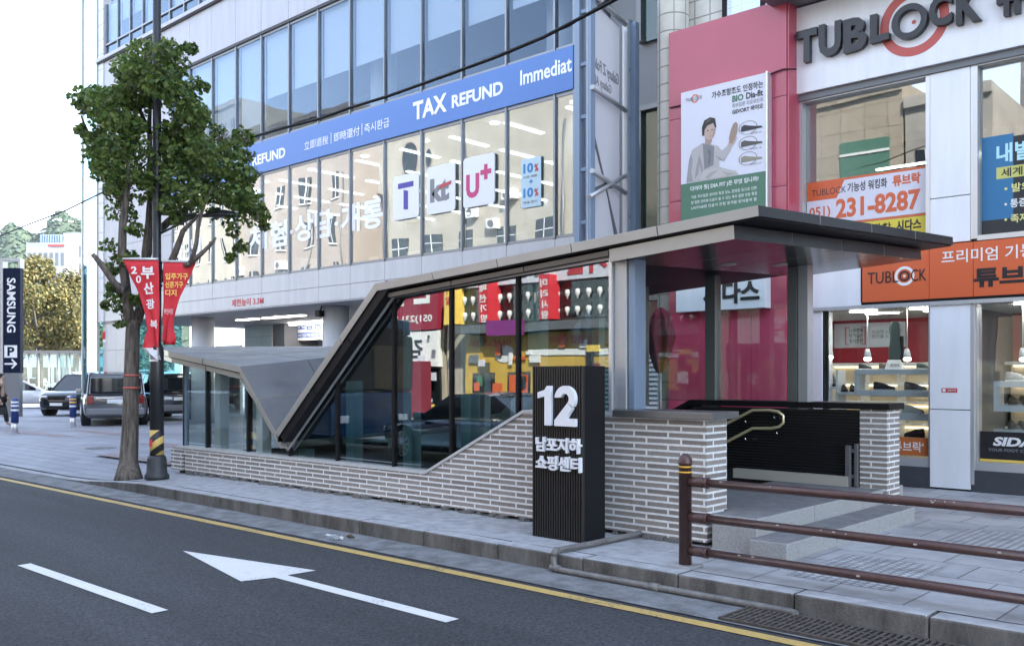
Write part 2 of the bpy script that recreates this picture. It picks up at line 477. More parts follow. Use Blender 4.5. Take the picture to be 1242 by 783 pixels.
M['letter_red'] = mat('red_letter', (.50, .05, .06), .5)
M['letter_orange'] = mat('orange_red_letter', (.62, .13, .05), .5)
M['pink'] = mat('pink_panel', (.43, .066, .105), .34, var=.04, vscale=.9, coat=.2)
M['pink_gloss'] = mat('glossy_pink_panel', (.62, .085, .16), .07, coat=.8, spec=.7)
M['orange'] = mat('orange_sign_film', (.62, .115, .035), .45)
M['green_ad'] = mat('green_poster_ground', (.075, .18, .115), .5)
M['poster'] = mat('pale_poster_ground', (.66, .66, .74), .5)
M['tile'] = brick_mat('cream_wall_tiles', (.62, .60, .55), (.68, .66, .60), (.30, .29, .27), .30, .30, .012, 'wall', 0.0, .4, .4, noise=.08)
M['tile_beige'] = brick_mat('beige_wall_tiles', (.33, .285, .22), (.37, .32, .25), (.20, .17, .14), .9, .9, .02, 'wall', 0.0, .3, .5, noise=.12, nscale=2)
M['green_glass'] = mat('dark_green_glazing', (.022, .055, .045), .08, spec=.8)
M['grey_panel'] = mat('mid_grey_panel', (.16, .17, .185), .45)
M['dark_base'] = mat('dark_stone_base', (.055, .06, .07), .45, var=.15, vscale=4)
M['steel_blue'] = mat('pale_blue_painted_steel', (.20, .265, .36), .45, .2)
M['banner_grey'] = mat('pale_banner_cloth', (.66, .65, .68), .75)
M['bark'] = mat('ginkgo_bark', (.125, .105, .09), .95, var=.75, vscale=7, bump=1.0, bscale=13, stretch=(3, 3, .45))
M['leaf'] = leaf_mat('ginkgo_leaves', [(.03, .065, .016), (.08, .145, .030), (.13, .20, .042), (.19, .23, .06), (.07, .125, .028)], .42)
M['leaf_gold'] = leaf_mat('golden_leaves', [(.055, .075, .022), (.16, .14, .04), (.24, .18, .055), (.085, .09, .03), (.05, .065, .02)])
M['leaf_far'] = leaf_mat('hill_leaves', [(.035, .065, .04), (.05, .085, .05), (.07, .10, .055)], .1)
M['pole'] = mat('black_pole_paint', (.022, .024, .028), .38, .2)
M['pole_base'] = mat('dark_cast_base', (.03, .032, .036), .55, var=.3, vscale=12)
M['red_cloth'] = mat('red_banner_cloth', (.62, .03, .045), .7)
M['yellow_letter'] = mat('yellow_letter', (.85, .60, .12), .5)
M['navy_sign'] = mat('navy_sign_face', (.008, .014, .035), .5, spec=.08)
M['shutter'] = mat('pale_roller_shutter', (.46, .46, .46), .4, .4)
M['maroon_cloth'] = mat('maroon_parasol_cloth', (.16, .012, .03), .75)
M['shelf'] = mat('white_shelf', (.76, .78, .79), .4)
M['cream_back'] = mat('cream_back_panel', (.72, .62, .46), .6)
M['red_wall'] = mat('red_display_wall', (.40, .012, .03), .5)
M['tyre'] = mat('tyre_rubber', (.015, .015, .016), .8)
M['rim'] = mat('alloy_rim', (.45, .45, .47), .25, .9)
M['car_glass'] = mat('dark_car_glass', (.012, .016, .02), .04, spec=.9)
M['plate'] = mat('number_plate', (.72, .74, .76), .5)
M['lamp_red'] = mat('tail_lamp', (.20, .01, .012), .15, coat=1)
M['lamp_clear'] = mat('head_lamp', (.75, .77, .80), .12, coat=1)
M['chrome'] = mat('chrome', (.7, .7, .72), .12, 1.0)

# ================================================================== SETTING: ground, road, kerb, pavements
def lerp(a, b, t): return a + (b - a) * t
def plin(x, pts):
    if x <= pts[0][0]: return pts[0][1]
    for (a, b), (c, d) in zip(pts, pts[1:]):
        if x <= c: return b + (d - b) * (x - a) / (c - a) if c > a else d
    return pts[-1][1]
def sstep(t):
    t = max(0, min(1, t)); return t * t * (3 - 2 * t)
def zs(x, y):
    """Pavement height: level, dipping to the road at the driveway left of the lamp post."""
    t = sstep((-13.2 - x) / 3.2)
    d = max(0.0, min(1.0, (y - 6.42) / 2.2))
    return -0.145 * t * (1 - d)

HX0, HX1, HY0, HY1 = -13.6, -4.9, 7.97, 10.45            # stair well opening
def sheet(name, mt, xs, ys, zf, skip=None, kind='structure'):
    b = MB(); nx, ny = len(xs), len(ys)
    vs = [(x, y, zf(x, y)) for y in ys for x in xs]
    fs = []
    for j in range(ny - 1):
        for i in range(nx - 1):
            if skip and skip((xs[i] + xs[i + 1]) / 2, (ys[j] + ys[j + 1]) / 2): continue
            fs.append((j * nx + i, j * nx + i + 1, (j + 1) * nx + i + 1, (j + 1) * nx + i))
    b.add(vs, fs)
    return b.build(name, mt, kind=kind)
inhole = lambda x, y: HX0 < x < HX1 and HY0 < y < HY1
M['ground'] = mat('ground_earth', (.16, .16, .165), .9, var=.2, vscale=.3)
sheet('ground', M['ground'], [-1500, HX0, HX1, 1500], [-1500, HY0, HY1, 1500], lambda x, y: -.32, inhole)
sheet('road', M['asphalt'], [-300, -60, -20, 0, 60], [.4, 3, 5.9], lambda x, y: -.16)
sheet('gutter', M['gutter'], [-300, -16.8, 60], [5.9, 6.45], lambda x, y: -.152)
sheet('opposite_pavement', M['paver'], [-120, 0, 60], [-9, .25], lambda x, y: -.02)
kb = MB(); kb.box(-120, 60, .25, .42, -.3, -.016); kb.build('opposite_kerb', M['kerb'], kind='structure')
# kerb stones, dropping at the driveway
kb = MB(); x = -90.0
random.seed(3)
while x < 14:
    L = 1.0 + random.uniform(-.06, .1)
    z0, z1 = zs(x, 6.42) + random.uniform(-.004, .004), zs(x + L, 6.42) + random.uniform(-.004, .004)
    g = .0035; yo = random.uniform(-.006, .006)
    kb.add([(x + g, 6.43 + yo, -.3), (x + L - g, 6.43 + yo, -.3), (x + L - g, 6.64, -.3), (x + g, 6.64, -.3),
            (x + g, 6.43 + yo, z0), (x + L - g, 6.43 + yo, z1), (x + L - g, 6.64, z1), (x + g, 6.64, z0)],
           [(0, 3, 2, 1), (4, 5, 6, 7), (0, 1, 5, 4), (1, 2, 6, 5), (2, 3, 7, 6), (3, 0, 4, 7)])
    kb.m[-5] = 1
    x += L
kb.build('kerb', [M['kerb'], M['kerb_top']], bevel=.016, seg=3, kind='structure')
bx('kerb_bedding', M['void'], None, -90, 14, 6.46, 6.62, -.31, -.19, kind='structure')
xs_r = [-14.6, -13.9, HX0, -10, -7, HX1, -2, 4, 30, 60]
sheet('pavement', M['paver'], [-4.75, -2, 4, 30, 60], [6.645, 7.97, 10.45, 14.4], lambda x, y: zs(x, y) - .001)
sheet('pavement_edge', M['kerb_top'], [-14.6, -14, -13.2, HX0 + .2, -10, -7, -4.75], [6.645, 7.2, 7.97], lambda x, y: zs(x, y) - .002)
sheet('pavement_behind', M['paver'], [-14.6, -10, -4.75], [10.45, 12, 14.4], lambda x, y: zs(x, y) - .002)
px_ = [-130, -80, -60, -45, -35, -28, -24, -21, -19, -17.5, -16.5, -15.5, -14.6]
sheet('plaza', M['plaza'], px_, [6.645, 7.2, 7.9, 8.7, 10.45, 14.4, 25, 45, 90], lambda x, y: zs(x, y) - .003)
sheet('forecourt', M['plaza'], [-14.6, 0, 60], [14.4, 26], lambda x, y: -.004)
for i, (px, py, w, h) in enumerate([(170, 556, 3.2, .42), (40, 525, 4.5, .5), (120, 524, 3.0, .5), (205, 540, 2.2, .6)]):
    p = gz(px, py)
    sheet('dark_paving_strip', M['plaza_dark'], [p.x - w / 2, p.x + w / 2], [p.y - h / 2, p.y + h / 2], lambda x, y: .003)
p = gz(122, 543)
mc = MB(); mc.lathe((p.x, p.y, -.02), [(.33, 0), (.33, .026)], 28); mc.build('manhole_cover', M['gutter'], None); tag(bpy.data.objects['manhole_cover'], 'round manhole cover set in the pale plaza paving', 'manhole')
# tactile / worn paving patches by the steps
M['tactile'] = brick_mat('worn_tactile_paving', (.46, .47, .48), (.38, .39, .40), (.22, .22, .23), .075, .075, .016, 'floor', 0.0, .6, .8, noise=.5, nscale=4)
for x0, x1, y0, y1 in [(-3.45, -2.6, 7.0, 8.2), (-3.1, -2.2, 9.2, 10.4)]:
    sheet('tactile_paving', M['tactile'], [x0, x1], [y0, y1], lambda x, y: .003)
sheet('dark_paving_strip', M['plaza_dark'], [-3.3, 6], [11.6, 11.95], lambda x, y: .003)

# road markings
ZM = -.154
def mark(name, mt, pts):
    b = MB(); b.poly([gz(px, py, ZM) for px, py in pts])
    return b.build(name, mt, kind='structure')
b = MB(); b.poly([(-70, 5.70, ZM), (60, 5.70, ZM), (60, 5.82, ZM), (-70, 5.82, ZM)]); b.build('yellow_edge_line', M['yellow_paint'], kind='structure')
ar = gz(217, 668, ZM)
b = MB(); y = ar.y
b.poly([(ar.x, 4.62, ZM), (-7.10, 4.27, ZM), (-7.02, 4.55, ZM), (-4.84, 4.55, ZM), (-4.84, 4.68, ZM), (-7.02, 4.68, ZM), (-7.0, 4.97, ZM)][::1])
b.build('arrow_marking', M['paint'], kind='structure')
mark('lane_dash', M['paint'], [(21, 685), (184, 743), (204, 739), (37, 682.5)])
d0, d1 = gz(29, 684, ZM), gz(194, 741, ZM)
for k in (-2, -1, 1, 2):
    b = MB(); xx = d0.x + k * 7.2; b.poly([(xx, 3.22, ZM), (xx + 2.7, 3.22, ZM), (xx + 2.7, 3.36, ZM), (xx, 3.36, ZM)]); b.build('lane_dash', M['paint'], kind='structure')

# gutter grate
g = thing('drain_grate', 'rusty iron drain grate lying in the gutter beside the kerb', 'drain grate', (-2.7, 6.15, -.15))
M['rust'] = mat('rusty_iron', (.10, .085, .075), .8, .4, var=.4, vscale=20)
gb = MB()
x0, x1, y0, y1 = -3.45, -1.6, 5.93, 6.38
for yy in (y0, y1 - .03): gb.box(x0, x1, yy, yy + .03, -.15, -.132)
k = 0
while x0 + k * .045 < x1:
    gb.box(x0 + k * .045, x0 + k * .045 + .02, y0 + .03, y1 - .03, -.15, -.134); k += 1
for t in (.33, .66): gb.box(x0, x1, lerp(y0, y1, t), lerp(y0, y1, t) + .02, -.149, -.1345)
gb.build('grille', M['rust'], g)
bx('backing', M['dark'], g, x0 + .01, x1, y0 + .01, y1 - .01, -.151, -.147)

# ================================================================== SUBWAY ENTRANCE
E_ = thing('subway_entrance', 'zigzag roofed subway entrance of taupe brick, dark glass and black canopy on the pavement', 'subway entrance', (-9.3, 9.1, 0))
WX0, WX1 = -14.72, -4.57
ZB = [(WX0, .40), (-8.50, .40), (-6.88, 1.19), (WX1, 1.19)]
def wall_pts(y, x0=WX0, x1=WX1, zb=.035):
    return [(x0, y, zb), (x1, y, zb), (x1, y, 1.19), (-6.88, y, 1.19), (-8.50, y, .40), (x0, y, .40)]
b = MB()
b.prism([(-14.45, 7.65, .035), (WX1, 7.65, .035), (WX1, 7.65, 1.19), (-6.88, 7.65, 1.19), (-8.50, 7.65, .40), (-14.45, 7.65, .40)], (0, .28, 0))
b.box(-14.93, -14.55, 7.65, 7.93, .03, .40)                       # end pier, left of the notch
b.box(-14.55, -14.45, 7.65, 7.93, .30, .40)
b.box(WX1 - .36, WX1, 7.93, 8.02, .035, 1.19)
b.build('brick_wall', M['brick'], E_)
b = MB(); b.box(-14.8, -4.75, 7.74, 7.90, -.3, .05); b.build('plinth', M['void'], E_)
rb = MB(); random.seed(5)
for k in range(170):                                                 # mortar droppings under the brick edge
    xx = random.uniform(-14.4, -4.8); s = random.uniform(.015, .05)
    rb.box(xx, xx + s * 1.6, 7.58 + random.uniform(0, .10), 7.70, -.02, s * .8)
rb.build('mortar_rubble', mat('mortar_crumbs', (.16, .155, .15), .9), E_, kind='stuff')
# sill along the brick
b = MB()
def band(pts, y0, y1, t):
    for (xa, za), (xb, zb) in zip(pts, pts[1:]):
        b.prism([(xa, y0, za), (xb, y0, zb), (xb, y0, zb + t), (xa, y0, za + t)], (0, y1 - y0, 0))
band([(-14.72, .402), (-8.50, .402), (-6.88, 1.192), (-5.70, 1.192)], 7.63, 7.80, .035)
b.build('sill', M['sill'], E_)
bx('wall_cap', M['cap'], E_, -5.62, -4.47, 7.58, 8.08, 1.192, 1.262, bevel=.006)

GY = 7.76
MX = [-14.66, -13.92, -12.68, -11.55, -10.42, -9.22, -8.15, -7.06, -5.72]
pa, pb, pc = Vector((-11.55, GY, .51)), Vector((-9.17, GY, 2.60)), Vector((-5.68, GY, 2.80))
pl, pm = Vector((-14.70, GY, 1.81)), Vector((-12.85, GY, 1.56))
ZT = [(-14.70, pl.z), (pm.x, pm.z), (pa.x, pa.z), (pb.x, pb.z), (pc.x, pc.z), (-5.6, pc.z + .02)]
ZB2 = [(-14.72, .44), (-8.50, .44), (-6.88, 1.23), (-5.6, 1.23)]
def region(xa, xb, y):
    br = sorted([p[0] for p in ZB2 if xa < p[0] < xb]); tr_ = sorted([p[0] for p in ZT if xa < p[0] < xb])
    lo = [(x, y, plin(x, ZB2)) for x in [xa] + br + [xb]]
    hi = [(x, y, plin(x, ZT)) for x in [xa] + tr_ + [xb]]
    return lo + hi[::-1]
for k, (xa, xb) in enumerate(zip(MX, MX[1:])):
    pr = MB(); pr.prism(region(xa + .018, xb - .018, GY), (0, .012, 0))
    pr.build('glass_pane', M['entr_glass'] if k > 2 else M['clear_glass'], E_)
for xx in MX[:-1]:
    mb = MB(); mb.box(xx - .018, xx + .018, GY - .03, GY + .06, plin(xx, ZB2) - .02, plin(xx, ZT) + .03)
    mb.build('mullion', M['dark'], E_)
tb = MB()                                                            # pale trim round the glass head
for (xa, za), (xb, zb) in zip(ZT, ZT[1:-1]):
    d = Vector((xb - xa, 0, zb - za)); nrm = Vector((-d.z, 0, d.x)).normalized() * .03
    tb.prism([(xa, 7.70, za), (xb, 7.70, zb), (xb + nrm.x, 7.70, zb + nrm.z), (xa + nrm.x, 7.70, za + nrm.z)], (0, .02, 0))
tb.box(-5.735, -5.70, 7.68, 7.79, 1.23, pc.z)
tb.build('glass_trim', M['trim'], E_)
# posts behind the glass and on the far side
M['post_in'] = mat('pale_blue_steel', (.80, .86, .92), .45)
for k, xx in enumerate(MX[1:-1]):
    pb_ = MB(); pb_.box(xx + .05, xx + .22, 7.86, 8.02, -.2, plin(xx, ZT) + .03); pb_.build('post', M['post_in'], E_)
    if plin(xx, ZT) > 1.2 and xx < -7.5:
        pb_ = MB(); pb_.box(xx, xx + .12, 10.52, 10.66, .35, plin(xx, ZT) + .15); pb_.build('post', M['post_in'], E_)
M['frame_end'] = M['steel']
b = MB(); b.box(-5.695, -5.545, 7.72, 7.92, 1.262, 2.83); b.build('column', M['steel'], E_, bevel=.006)
b = MB(); b.box(-5.535, -5.455, 7.74, 7.94, 1.262, 2.83); b.build('column', M['steel_blue'], E_, bevel=.006)
FY = 10.6
for xa, xb, mt in [(-7.43, -7.33, 'steel_dark'), (-6.36, -6.21, 'steel_dark'), (-5.21, -5.085, 'steel_dark'), (-5.075, -4.95, 'steel')]:
    b = MB(); b.box(xa, xb, FY, FY + .15, 1.2, 3.0); b.build('column', M[mt], E_, bevel=.005)
for xa, xb in [(-7.33, -6.36), (-6.21, -5.21)]:
    b = MB(); b.box(xa, xb, FY + .06, FY + .072, 1.28, 2.98); b.build('glass_pane', M['clear_glass'], E_)
# far wall: black slats inside, brick outside, pier at its end
b = MB(); b.prism([(-14.6, FY + .02, -.2), (-4.31, FY + .02, -.2), (-4.31, FY + .02, 1.2), (-6.55, FY + .02, 1.2), (-8.2, FY + .02, .4), (-14.6, FY + .02, .4)], (0, .3, 0))
b.build('far_wall', M['void'], E_)
sl_ = MB(); zz = .44
while zz < 1.19:
    xl = plin(zz, [(.4, -8.15), (1.2, -6.5)])
    sl_.box(xl, -4.31, FY - .012, FY + .02, zz, zz + .022); zz += .036
sl_.build('slat_cladding', M['slat'], E_)
b = MB(); b.box(-4.31, -4.0, FY - .02, FY + .36, .0, 1.22); b.build('brick_pier', M['brick'], E_)
b = MB(); b.box(-6.55, -3.96, FY - .06, FY + .40, 1.222, 1.292)
b.prism([(-6.551, FY - .06, 1.222), (-6.551, FY - .06, 1.292), (-8.2, FY - .06, .49), (-8.2, FY - .06, .42)], (0, .40, 0))
b.build('wall_cap', M['dark'], E_)
b = MB(); b.box(-5.9, -4.42, FY - .09, FY - .014, .322, .44); b.build('inner_kerb', mat('pale_inner_kerb', (.42, .40, .35), .6), E_)
gt = MB(); gt.box(-4.46, -4.40, FY - .08, FY - .02, .325, .80); gt.box(-4.36, -4.32, FY - .06, FY - .022, .325, .82); gt.box(-4.40, -4.36, FY - .05, FY - .03, .72, .76); gt.box(-4.40, -4.36, FY - .05, FY - .03, .42, .46)
gt.build('gate_hinge_post', M['steel_dark'], E_, bevel=.004)
# landing, steps, stair flight
b = MB(); b.box(-5.35, -4.06, 7.97, FY, -.3, .318); b.build('landing', M['granite_top'], E_)
def stepstones(xf, xb, y0, y1, z0, z1, name):
    s = MB(); n = 3; L = (y1 - y0) / n
    for i in range(n):
        s.box(xb, xf, y0 + i * L + .003, y0 + (i + 1) * L - .003, z0, z1); s.m[-5] = 1
    s.build(name, [M['granite'], M['granite_top']], E_, bevel=.012)
stepstones(-4.06 + .02, -4.50, 7.62, 11.2, -.05, .32, 'step')
stepstones(-3.68, -4.04, 7.48, 10.55, -.05, .16, 'step')
st = MB()
for i in range(16): st.box(-5.35 - .3 * (i + 1), -5.35 - .3 * i, HY0, HY1 + .2, -3.5, .318 - .165 * (i + 1))
st.build('stair_flight', M['granite_top'], E_)
b = MB()
b.box(HX0 - .1, HX0, HY0, HY1 + .17, -3.4, .38); b.box(HX0, HX1, HY0 - .06, HY0 - .02, -3.4, .30); b.box(HX0, HX1, FY + .33, FY + .36, -3.4, -.05); b.box(HX0, -10.1, HY0, HY1 + .17, -3.5, -2.4)
b.build('stair_well', M['void'], E_)
hr = MB()
for pts in [[(872, 518), (880, 514), (913, 497), (933, 497), (944, 499), (950, 504), (950, 512), (945, 517), (936, 519), (913, 519), (880, 536), (868, 542)]]:
    hr.tube([ay(px, py, 10.42) for px, py in pts], .019, 8)
hr.build('handrail', M['brass'], E_)
for px, py in [(903, 510), (938, 505), (903, 531), (941, 524)]:
    q = ay(px, py, 10.42); h = MB(); h.tube([q, q + Vector((0, .06, -.03)), q + Vector((.01, .17, -.03))], .009, 6); h.build('rail_bracket', M['chrome'], E_)

# ---- the folded roof
def offset(pts, t):
    """Polyline offset downward by t, mitred, in XZ."""
    out = []
    for i, p in enumerate(pts):
        ns = []
        for a, c in ((i - 1, i), (i, i + 1)):
            if 0 <= a and c < len(pts):
                d = Vector((pts[c][0] - pts[a][0], pts[c][1] - pts[a][1])).normalized(); ns.append(Vector((d.y, -d.x)))
        n = sum(ns, Vector((0, 0)))
        n.normalize()
        k = t / max(.5, n.dot(ns[0]))
        out.append((p[0] + n.x * k, p[1] + n.y * k))
    return out
PROF = [(-11.62, .80), (-9.36, 2.785), (-3.99, 3.12)]
DZ = .21
Y0, Y1 = 7.55, 12.2
def slab(prof, t0, t1, y0, y1, mats, name, seg=1.15, xgap=.012, yn=1, x_trim=0.0, dz=DZ, bevel=0.0):
    """Roof slab between offsets t0 and t1, cut into panels with open joints."""
    top, bot = offset(prof, t0), offset(prof, t1)
    s = MB()
    for i in range(len(prof) - 1):
        L = math.dist(prof[i], prof[i + 1]); n = max(1, round(L / seg))
        for k in range(n):
            f0, f1 = k / n, (k + 1) / n
            g0 = xgap / L / 2 if not (k == 0 and i > 0) else 0; g1 = xgap / L / 2 if not (k == n - 1 and i < len(prof) - 2) else 0
            if k == 0 and i == 0: g0 = 0
            if k == n - 1 and i == len(prof) - 2: g1 = 0
            for j in range(yn):
                ya, yb = lerp(y0, y1, j / yn) + (xgap / 2 if j else 0), lerp(y0, y1, (j + 1) / yn) - (xgap / 2 if j < yn - 1 else 0)
                def P(pl, f, y):
                    a, c = pl[i], pl[i + 1]
                    h = (y - Y0) / (Y1 - Y0)
                    return Vector((lerp(a[0], c[0], f) + (.19 * h * f if i == len(prof) - 2 else 0), y, lerp(a[1], c[1], f) + dz * h))
                A = [P(top, f0 + g0, ya), P(top, f1 - g1, ya), P(top, f1 - g1, yb), P(top, f0 + g0, yb)]
                B = [P(bot, f0 + g0, ya), P(bot, f1 - g1, ya), P(bot, f1 - g1, yb), P(bot, f0 + g0, yb)]
                base = len(s.v); s.v += A + B
                for f, mi in (((0, 1, 2, 3), 1), ((7, 6, 5, 4), 2), ((4, 5, 1, 0), 0), ((5, 6, 2, 1), len(mats) - 1 if (k == n - 1 and i == len(prof) - 2) else 0), ((6, 7, 3, 2), 0), ((7, 4, 0, 3), 0)):
                    s.f.append([base + q for q in f]); s.m.append(mi); s.sm.append(False)
    return s.build(name, mats, E_, bevel)
fm = [M['fascia'], M['roof_top'], M['soffit'], mat('dark_end_aluminium', (.035, .036, .04), .35, .3)]  # last entry: right end faces, darker than the rest of the fascia
slab(PROF, 0, .10, Y0, Y1, [M['fascia'], M['roof_top'], M['dark'], fm[3]], 'roof_panel', yn=4, bevel=.004)
slab([(-11.59, .826), (-9.36, 2.785), (-4.01, 3.119)], .02, .115, Y0 + .03, Y1 - .02, [M['dark'], M['dark'], M['dark']], 'roof_core', xgap=0)
slab([(-5.68, 3.0095), (-4.27, 3.1015)], .125, .255, Y0 + .05, Y1 - .3, fm, 'lower_fascia', yn=4, seg=1.1, xgap=.016)
slab([(-9.18, 2.7816), (-5.70, 3.008)], .13, .185, Y0 + .06, Y0 + .2, [M['trim_dark'], M['dark'], M['dark']], 'lower_trim', seg=1.1, xgap=.014)
slab([(-9.0, 2.793), (-5.70, 3.008)], .13, .20, Y0 + .26, Y1 - .3, [M['dark']] * 3, 'inner_ceiling', xgap=0)
slab([(-5.66, 3.011), (-4.29, 3.10)], .15, .235, Y0 + .08, Y1 - .32, [M['dark']] * 3, 'soffit_core', xgap=0)
slab([(-11.60, .818), (-9.24, 2.89)], .105, .228, Y0 + .02, Y0 + .24, [M['dark'], M['dark'], M['dark']], 'arm_beam', seg=1.1)
# low roof left of the fold
PL = [Vector((-15.75, 7.75, 2.12)), Vector((-14.83, 7.55, 2.02)), Vector((-12.58, 7.55, 1.745)), Vector((-11.60, 7.55, .79))]
BL = [Vector((-15.75, 11.2, 2.21)), Vector((-14.83, 11.2, 2.19)), Vector((-12.58, 11.2, 2.12)), Vector((-11.60, 11.2, .88))]
def lowslab(name, d0, d1, inset, mats, gap, yn=3):
    s = MB()
    for i in range(3):
        n = 2 if i else 1
        nrm = [Vector((-.05, 0, 1)), Vector((.12, 0, 1)).normalized(), Vector((.63, 0, .777))][i]
        for k in range(n):
            for j in range(yn):
                def P(f, h, d):
                    a, c = PL[i].lerp(PL[i + 1], f), BL[i].lerp(BL[i + 1], f)
                    p = a.lerp(c, h); p.y += inset * (1 - 2 * h)
                    q = p.copy(); q.z -= d if i < 2 else d * 1.25
                    if i == 2: q.x -= 0
                    return q
                f0, f1 = k / n + (gap if k else 0), (k + 1) / n - (gap if k < n - 1 else 0)
                h0, h1 = j / yn + (gap / 3 if j else 0), (j + 1) / yn - (gap / 3 if j < yn - 1 else 0)
                A = [P(f0, h0, d0), P(f1, h0, d0), P(f1, h1, d0), P(f0, h1, d0)]
                B = [P(f0, h0, d1), P(f1, h0, d1), P(f1, h1, d1), P(f0, h1, d1)]
                base = len(s.v); s.v += A + B
                for f, mi in (((0, 1, 2, 3), 1), ((7, 6, 5, 4), 2), ((4, 5, 1, 0), 0), ((5, 6, 2, 1), 0), ((6, 7, 3, 2), 0), ((7, 4, 0, 3), 0)):
                    s.f.append([base + q for q in f]); s.m.append(mi); s.sm.append(False)
    return s.build(name, mats, E_)
lowslab('low_roof_panel', 0, .09, 0, fm[:3], .008)
lowslab('low_roof_core', .02, .11, .03, [M['dark']] * 3, 0)
lowslab('low_fascia', .11, .19, .06, [M['fascia'], M['dark'], M['dark']], .006)
# glazed left end
b = MB(); b.box(-14.68, -14.665, 7.84, 10.5, .42, 1.84); b.build('glass_pane', M['clear_glass'], E_)
b = MB(); b.box(-14.70, -14.63, 7.74, 7.82, .40, 1.84); b.box(-14.70, -14.63, 10.5, 10.58, .40, 1.84); b.build('corner_post', M['steel_blue'], E_)
# ceiling lights
for px, py in [(786, 331), (733 + 55, 348 - 3), (883, 318), (866, 338), (945, 324)]:
    q = ay(px, py, 8.6)
    t = (2.88 - EYE) / (q.z - EYE)
    q = Vector((q.x * t, q.y * t, 2.88))
    zc = plin(q.x, [(-5.68, 2.754), (-4.27, 2.846)]) + DZ * (q.y - Y0) / (Y1 - Y0)
    if not -5.6 < q.x < -4.3: continue
    l = MB(); l.lathe((q.x, q.y, zc - .012), [(.09, 0), (.10, .006), (.10, .012)], 20); l.build('recessed_light', mat('recessed_lens', (.45, .45, .46), .3), E_)

# ---- exit sign pillar
S_ = thing('exit_sign_pillar', 'black ribbed exit pillar numbered 12 with white Korean lettering by the kerb', 'sign', (-5.87, 7.3, 0))
sx0, sx1, sy0, sy1, szt = -6.18, -5.54, 7.0, 7.36, 1.70
b = MB(); b.box(sx0, sx1, sy0 + .03, sy1, -.02, szt); b.build('core', M['dark'], S_, bevel=.004)
b = MB(); n = 21
for i in range(n):
    xx = lerp(sx0, sx1 - .016, i / (n - 1)); b.box(xx, xx + .016, sy0, sy0 + .035, -.018, szt)
b.build('rib', mat('rib_black', (.028, .026, .026), .38, .2), S_, bevel=.002)
M['raised_white'] = mat('raised_white_letter', (.80, .81, .85), .4)
b = MB(); zb1 = 1.115; b.prism([(x, sy0 - .046, zb1 + z) for x, z in [(-5.985, 0), (-5.905, 0), (-5.905, .39), (-5.955, .39), (-5.985, .35), (-6.075, .325), (-6.075, .265), (-5.985, .285)]], (0, .045, 0)); b.build('numeral', M['raised_white'], S_, bevel=.004)
b = MB()                                                             # the 2: an arch, a diagonal and a foot
cx2, cz2, r_o, r_i = -5.725, zb1 + .265, .128, .052
arc = [(cx2 + r * math.cos(R(a)), cz2 + r * math.sin(R(a)) * 1.0) for r, rng in ((r_o, range(175, -46, -15)), (r_i, range(-45, 176, 15))) for a in rng]
b.prism([(x, sy0 - .046, z) for x, z in arc], (0, .045, 0))
b.prism([(x, sy0 - .0461, z) for x, z in [(cx2 + .128 * .707, cz2 - .128 * .707), (cx2 + .052 * .707, cz2 - .052 * .707), (-5.855, zb1 + .055), (-5.855, zb1), (-5.765, zb1 + .0)]], (0, .045, 0))
b.prism([(x, sy0 - .0462, z) for x, z in [(-5.855, zb1), (-5.60, zb1), (-5.60, zb1 + .075), (-5.83, zb1 + .075)]], (0, .045, 0)); b.build('numeral', M['raised_white'], S_)
txt('남포지하', M['raised_white'], S_, (-6.11, sy0 - .001, .855), .57, .145, ext=.035, bold=.03)
txt('쇼핑센터', M['raised_white'], S_, (-6.11, sy0 - .001, .675), .57, .145, ext=.035, bold=.03)

# ---- drain pipe from the pillar foot along the kerb
pp = thing('drain_pipe', 'grey plastic drain pipe running from pillar foot down the kerb face', 'pipe', (-5.2, 6.6, 0))
M['pvc'] = mat('grey_pvc', (.15, .145, .14), .45, var=.35, vscale=10)
b = MB(); r = .028
b.tube([(-5.30, 7.62, .05), (-5.34, 7.5, .035), (-5.36, 6.9, .03), (-5.37, 6.44, .035), (-5.37, 6.385, .02), (-5.37, 6.37, -.04), (-5.36, 6.37, -.10), (-5.31, 6.37, -.123), (-5.2, 6.37, -.124), (-3.35, 6.385, -.124), (-3.1, 6.38, -.124), (-3.06, 6.36, -.126)], r, 10)
b.build('pipe_run', M['pvc'], pp)
for q, dx in [((-5.37, 6.39, .02), 0), ((-5.35, 6.37, -.115), 1), ((-4.3, 6.377, -.124), 1)]:
    c = MB(); d = Vector((.05, 0, 0)) if dx else Vector((0, .03, .03)); c.tube([Vector(q) - d, Vector(q) + d], r * 1.18, 10); c.build('coupling', M['pvc'], pp)

# ---- guard rail
G_ = thing('guard_rail', 'brown tubular guard rail with a round capped post on the kerb', 'guard rail', (-4.22, 6.72, 0))
def gpost(x):
    b = MB(); b.lathe((x, 6.72, 0), [(.054, .01), (.054, .86), (.060, .861), (.061, .875), (.055, .91), (.036, .938), (.012, .95)], 20); b.build('post', M['rail'], G_)
    for z in (.79, .835):
        b = MB(); b.lathe((x, 6.72, z), [(.0552, 0), (.0552, .014)], 20); b.build('reflective_band', M['amber'], G_)
    b = MB(); b.box(x - .11, x + .11, 6.62, 6.83, .0, .024); b.build('base_plate', M['steel'], G_, bevel=.003)
gpost(-4.22); gpost(-1.35)
for z in (.72, .425, .145):
    b = MB(); b.tube([(-4.19, 6.72, z), (-1.38, 6.72, z)], .034, 14); b.build('rail', M['rail'], G_)
    b = MB(); b.tube([(-4.17, 6.72, z), (-4.02, 6.72, z)], .043, 14); b.tube([(-4.03, 6.72, z), (-4.0, 6.72, z)], .047, 14); b.build('socket', M['rail'], G_)
wb = MB(); random.seed(9)
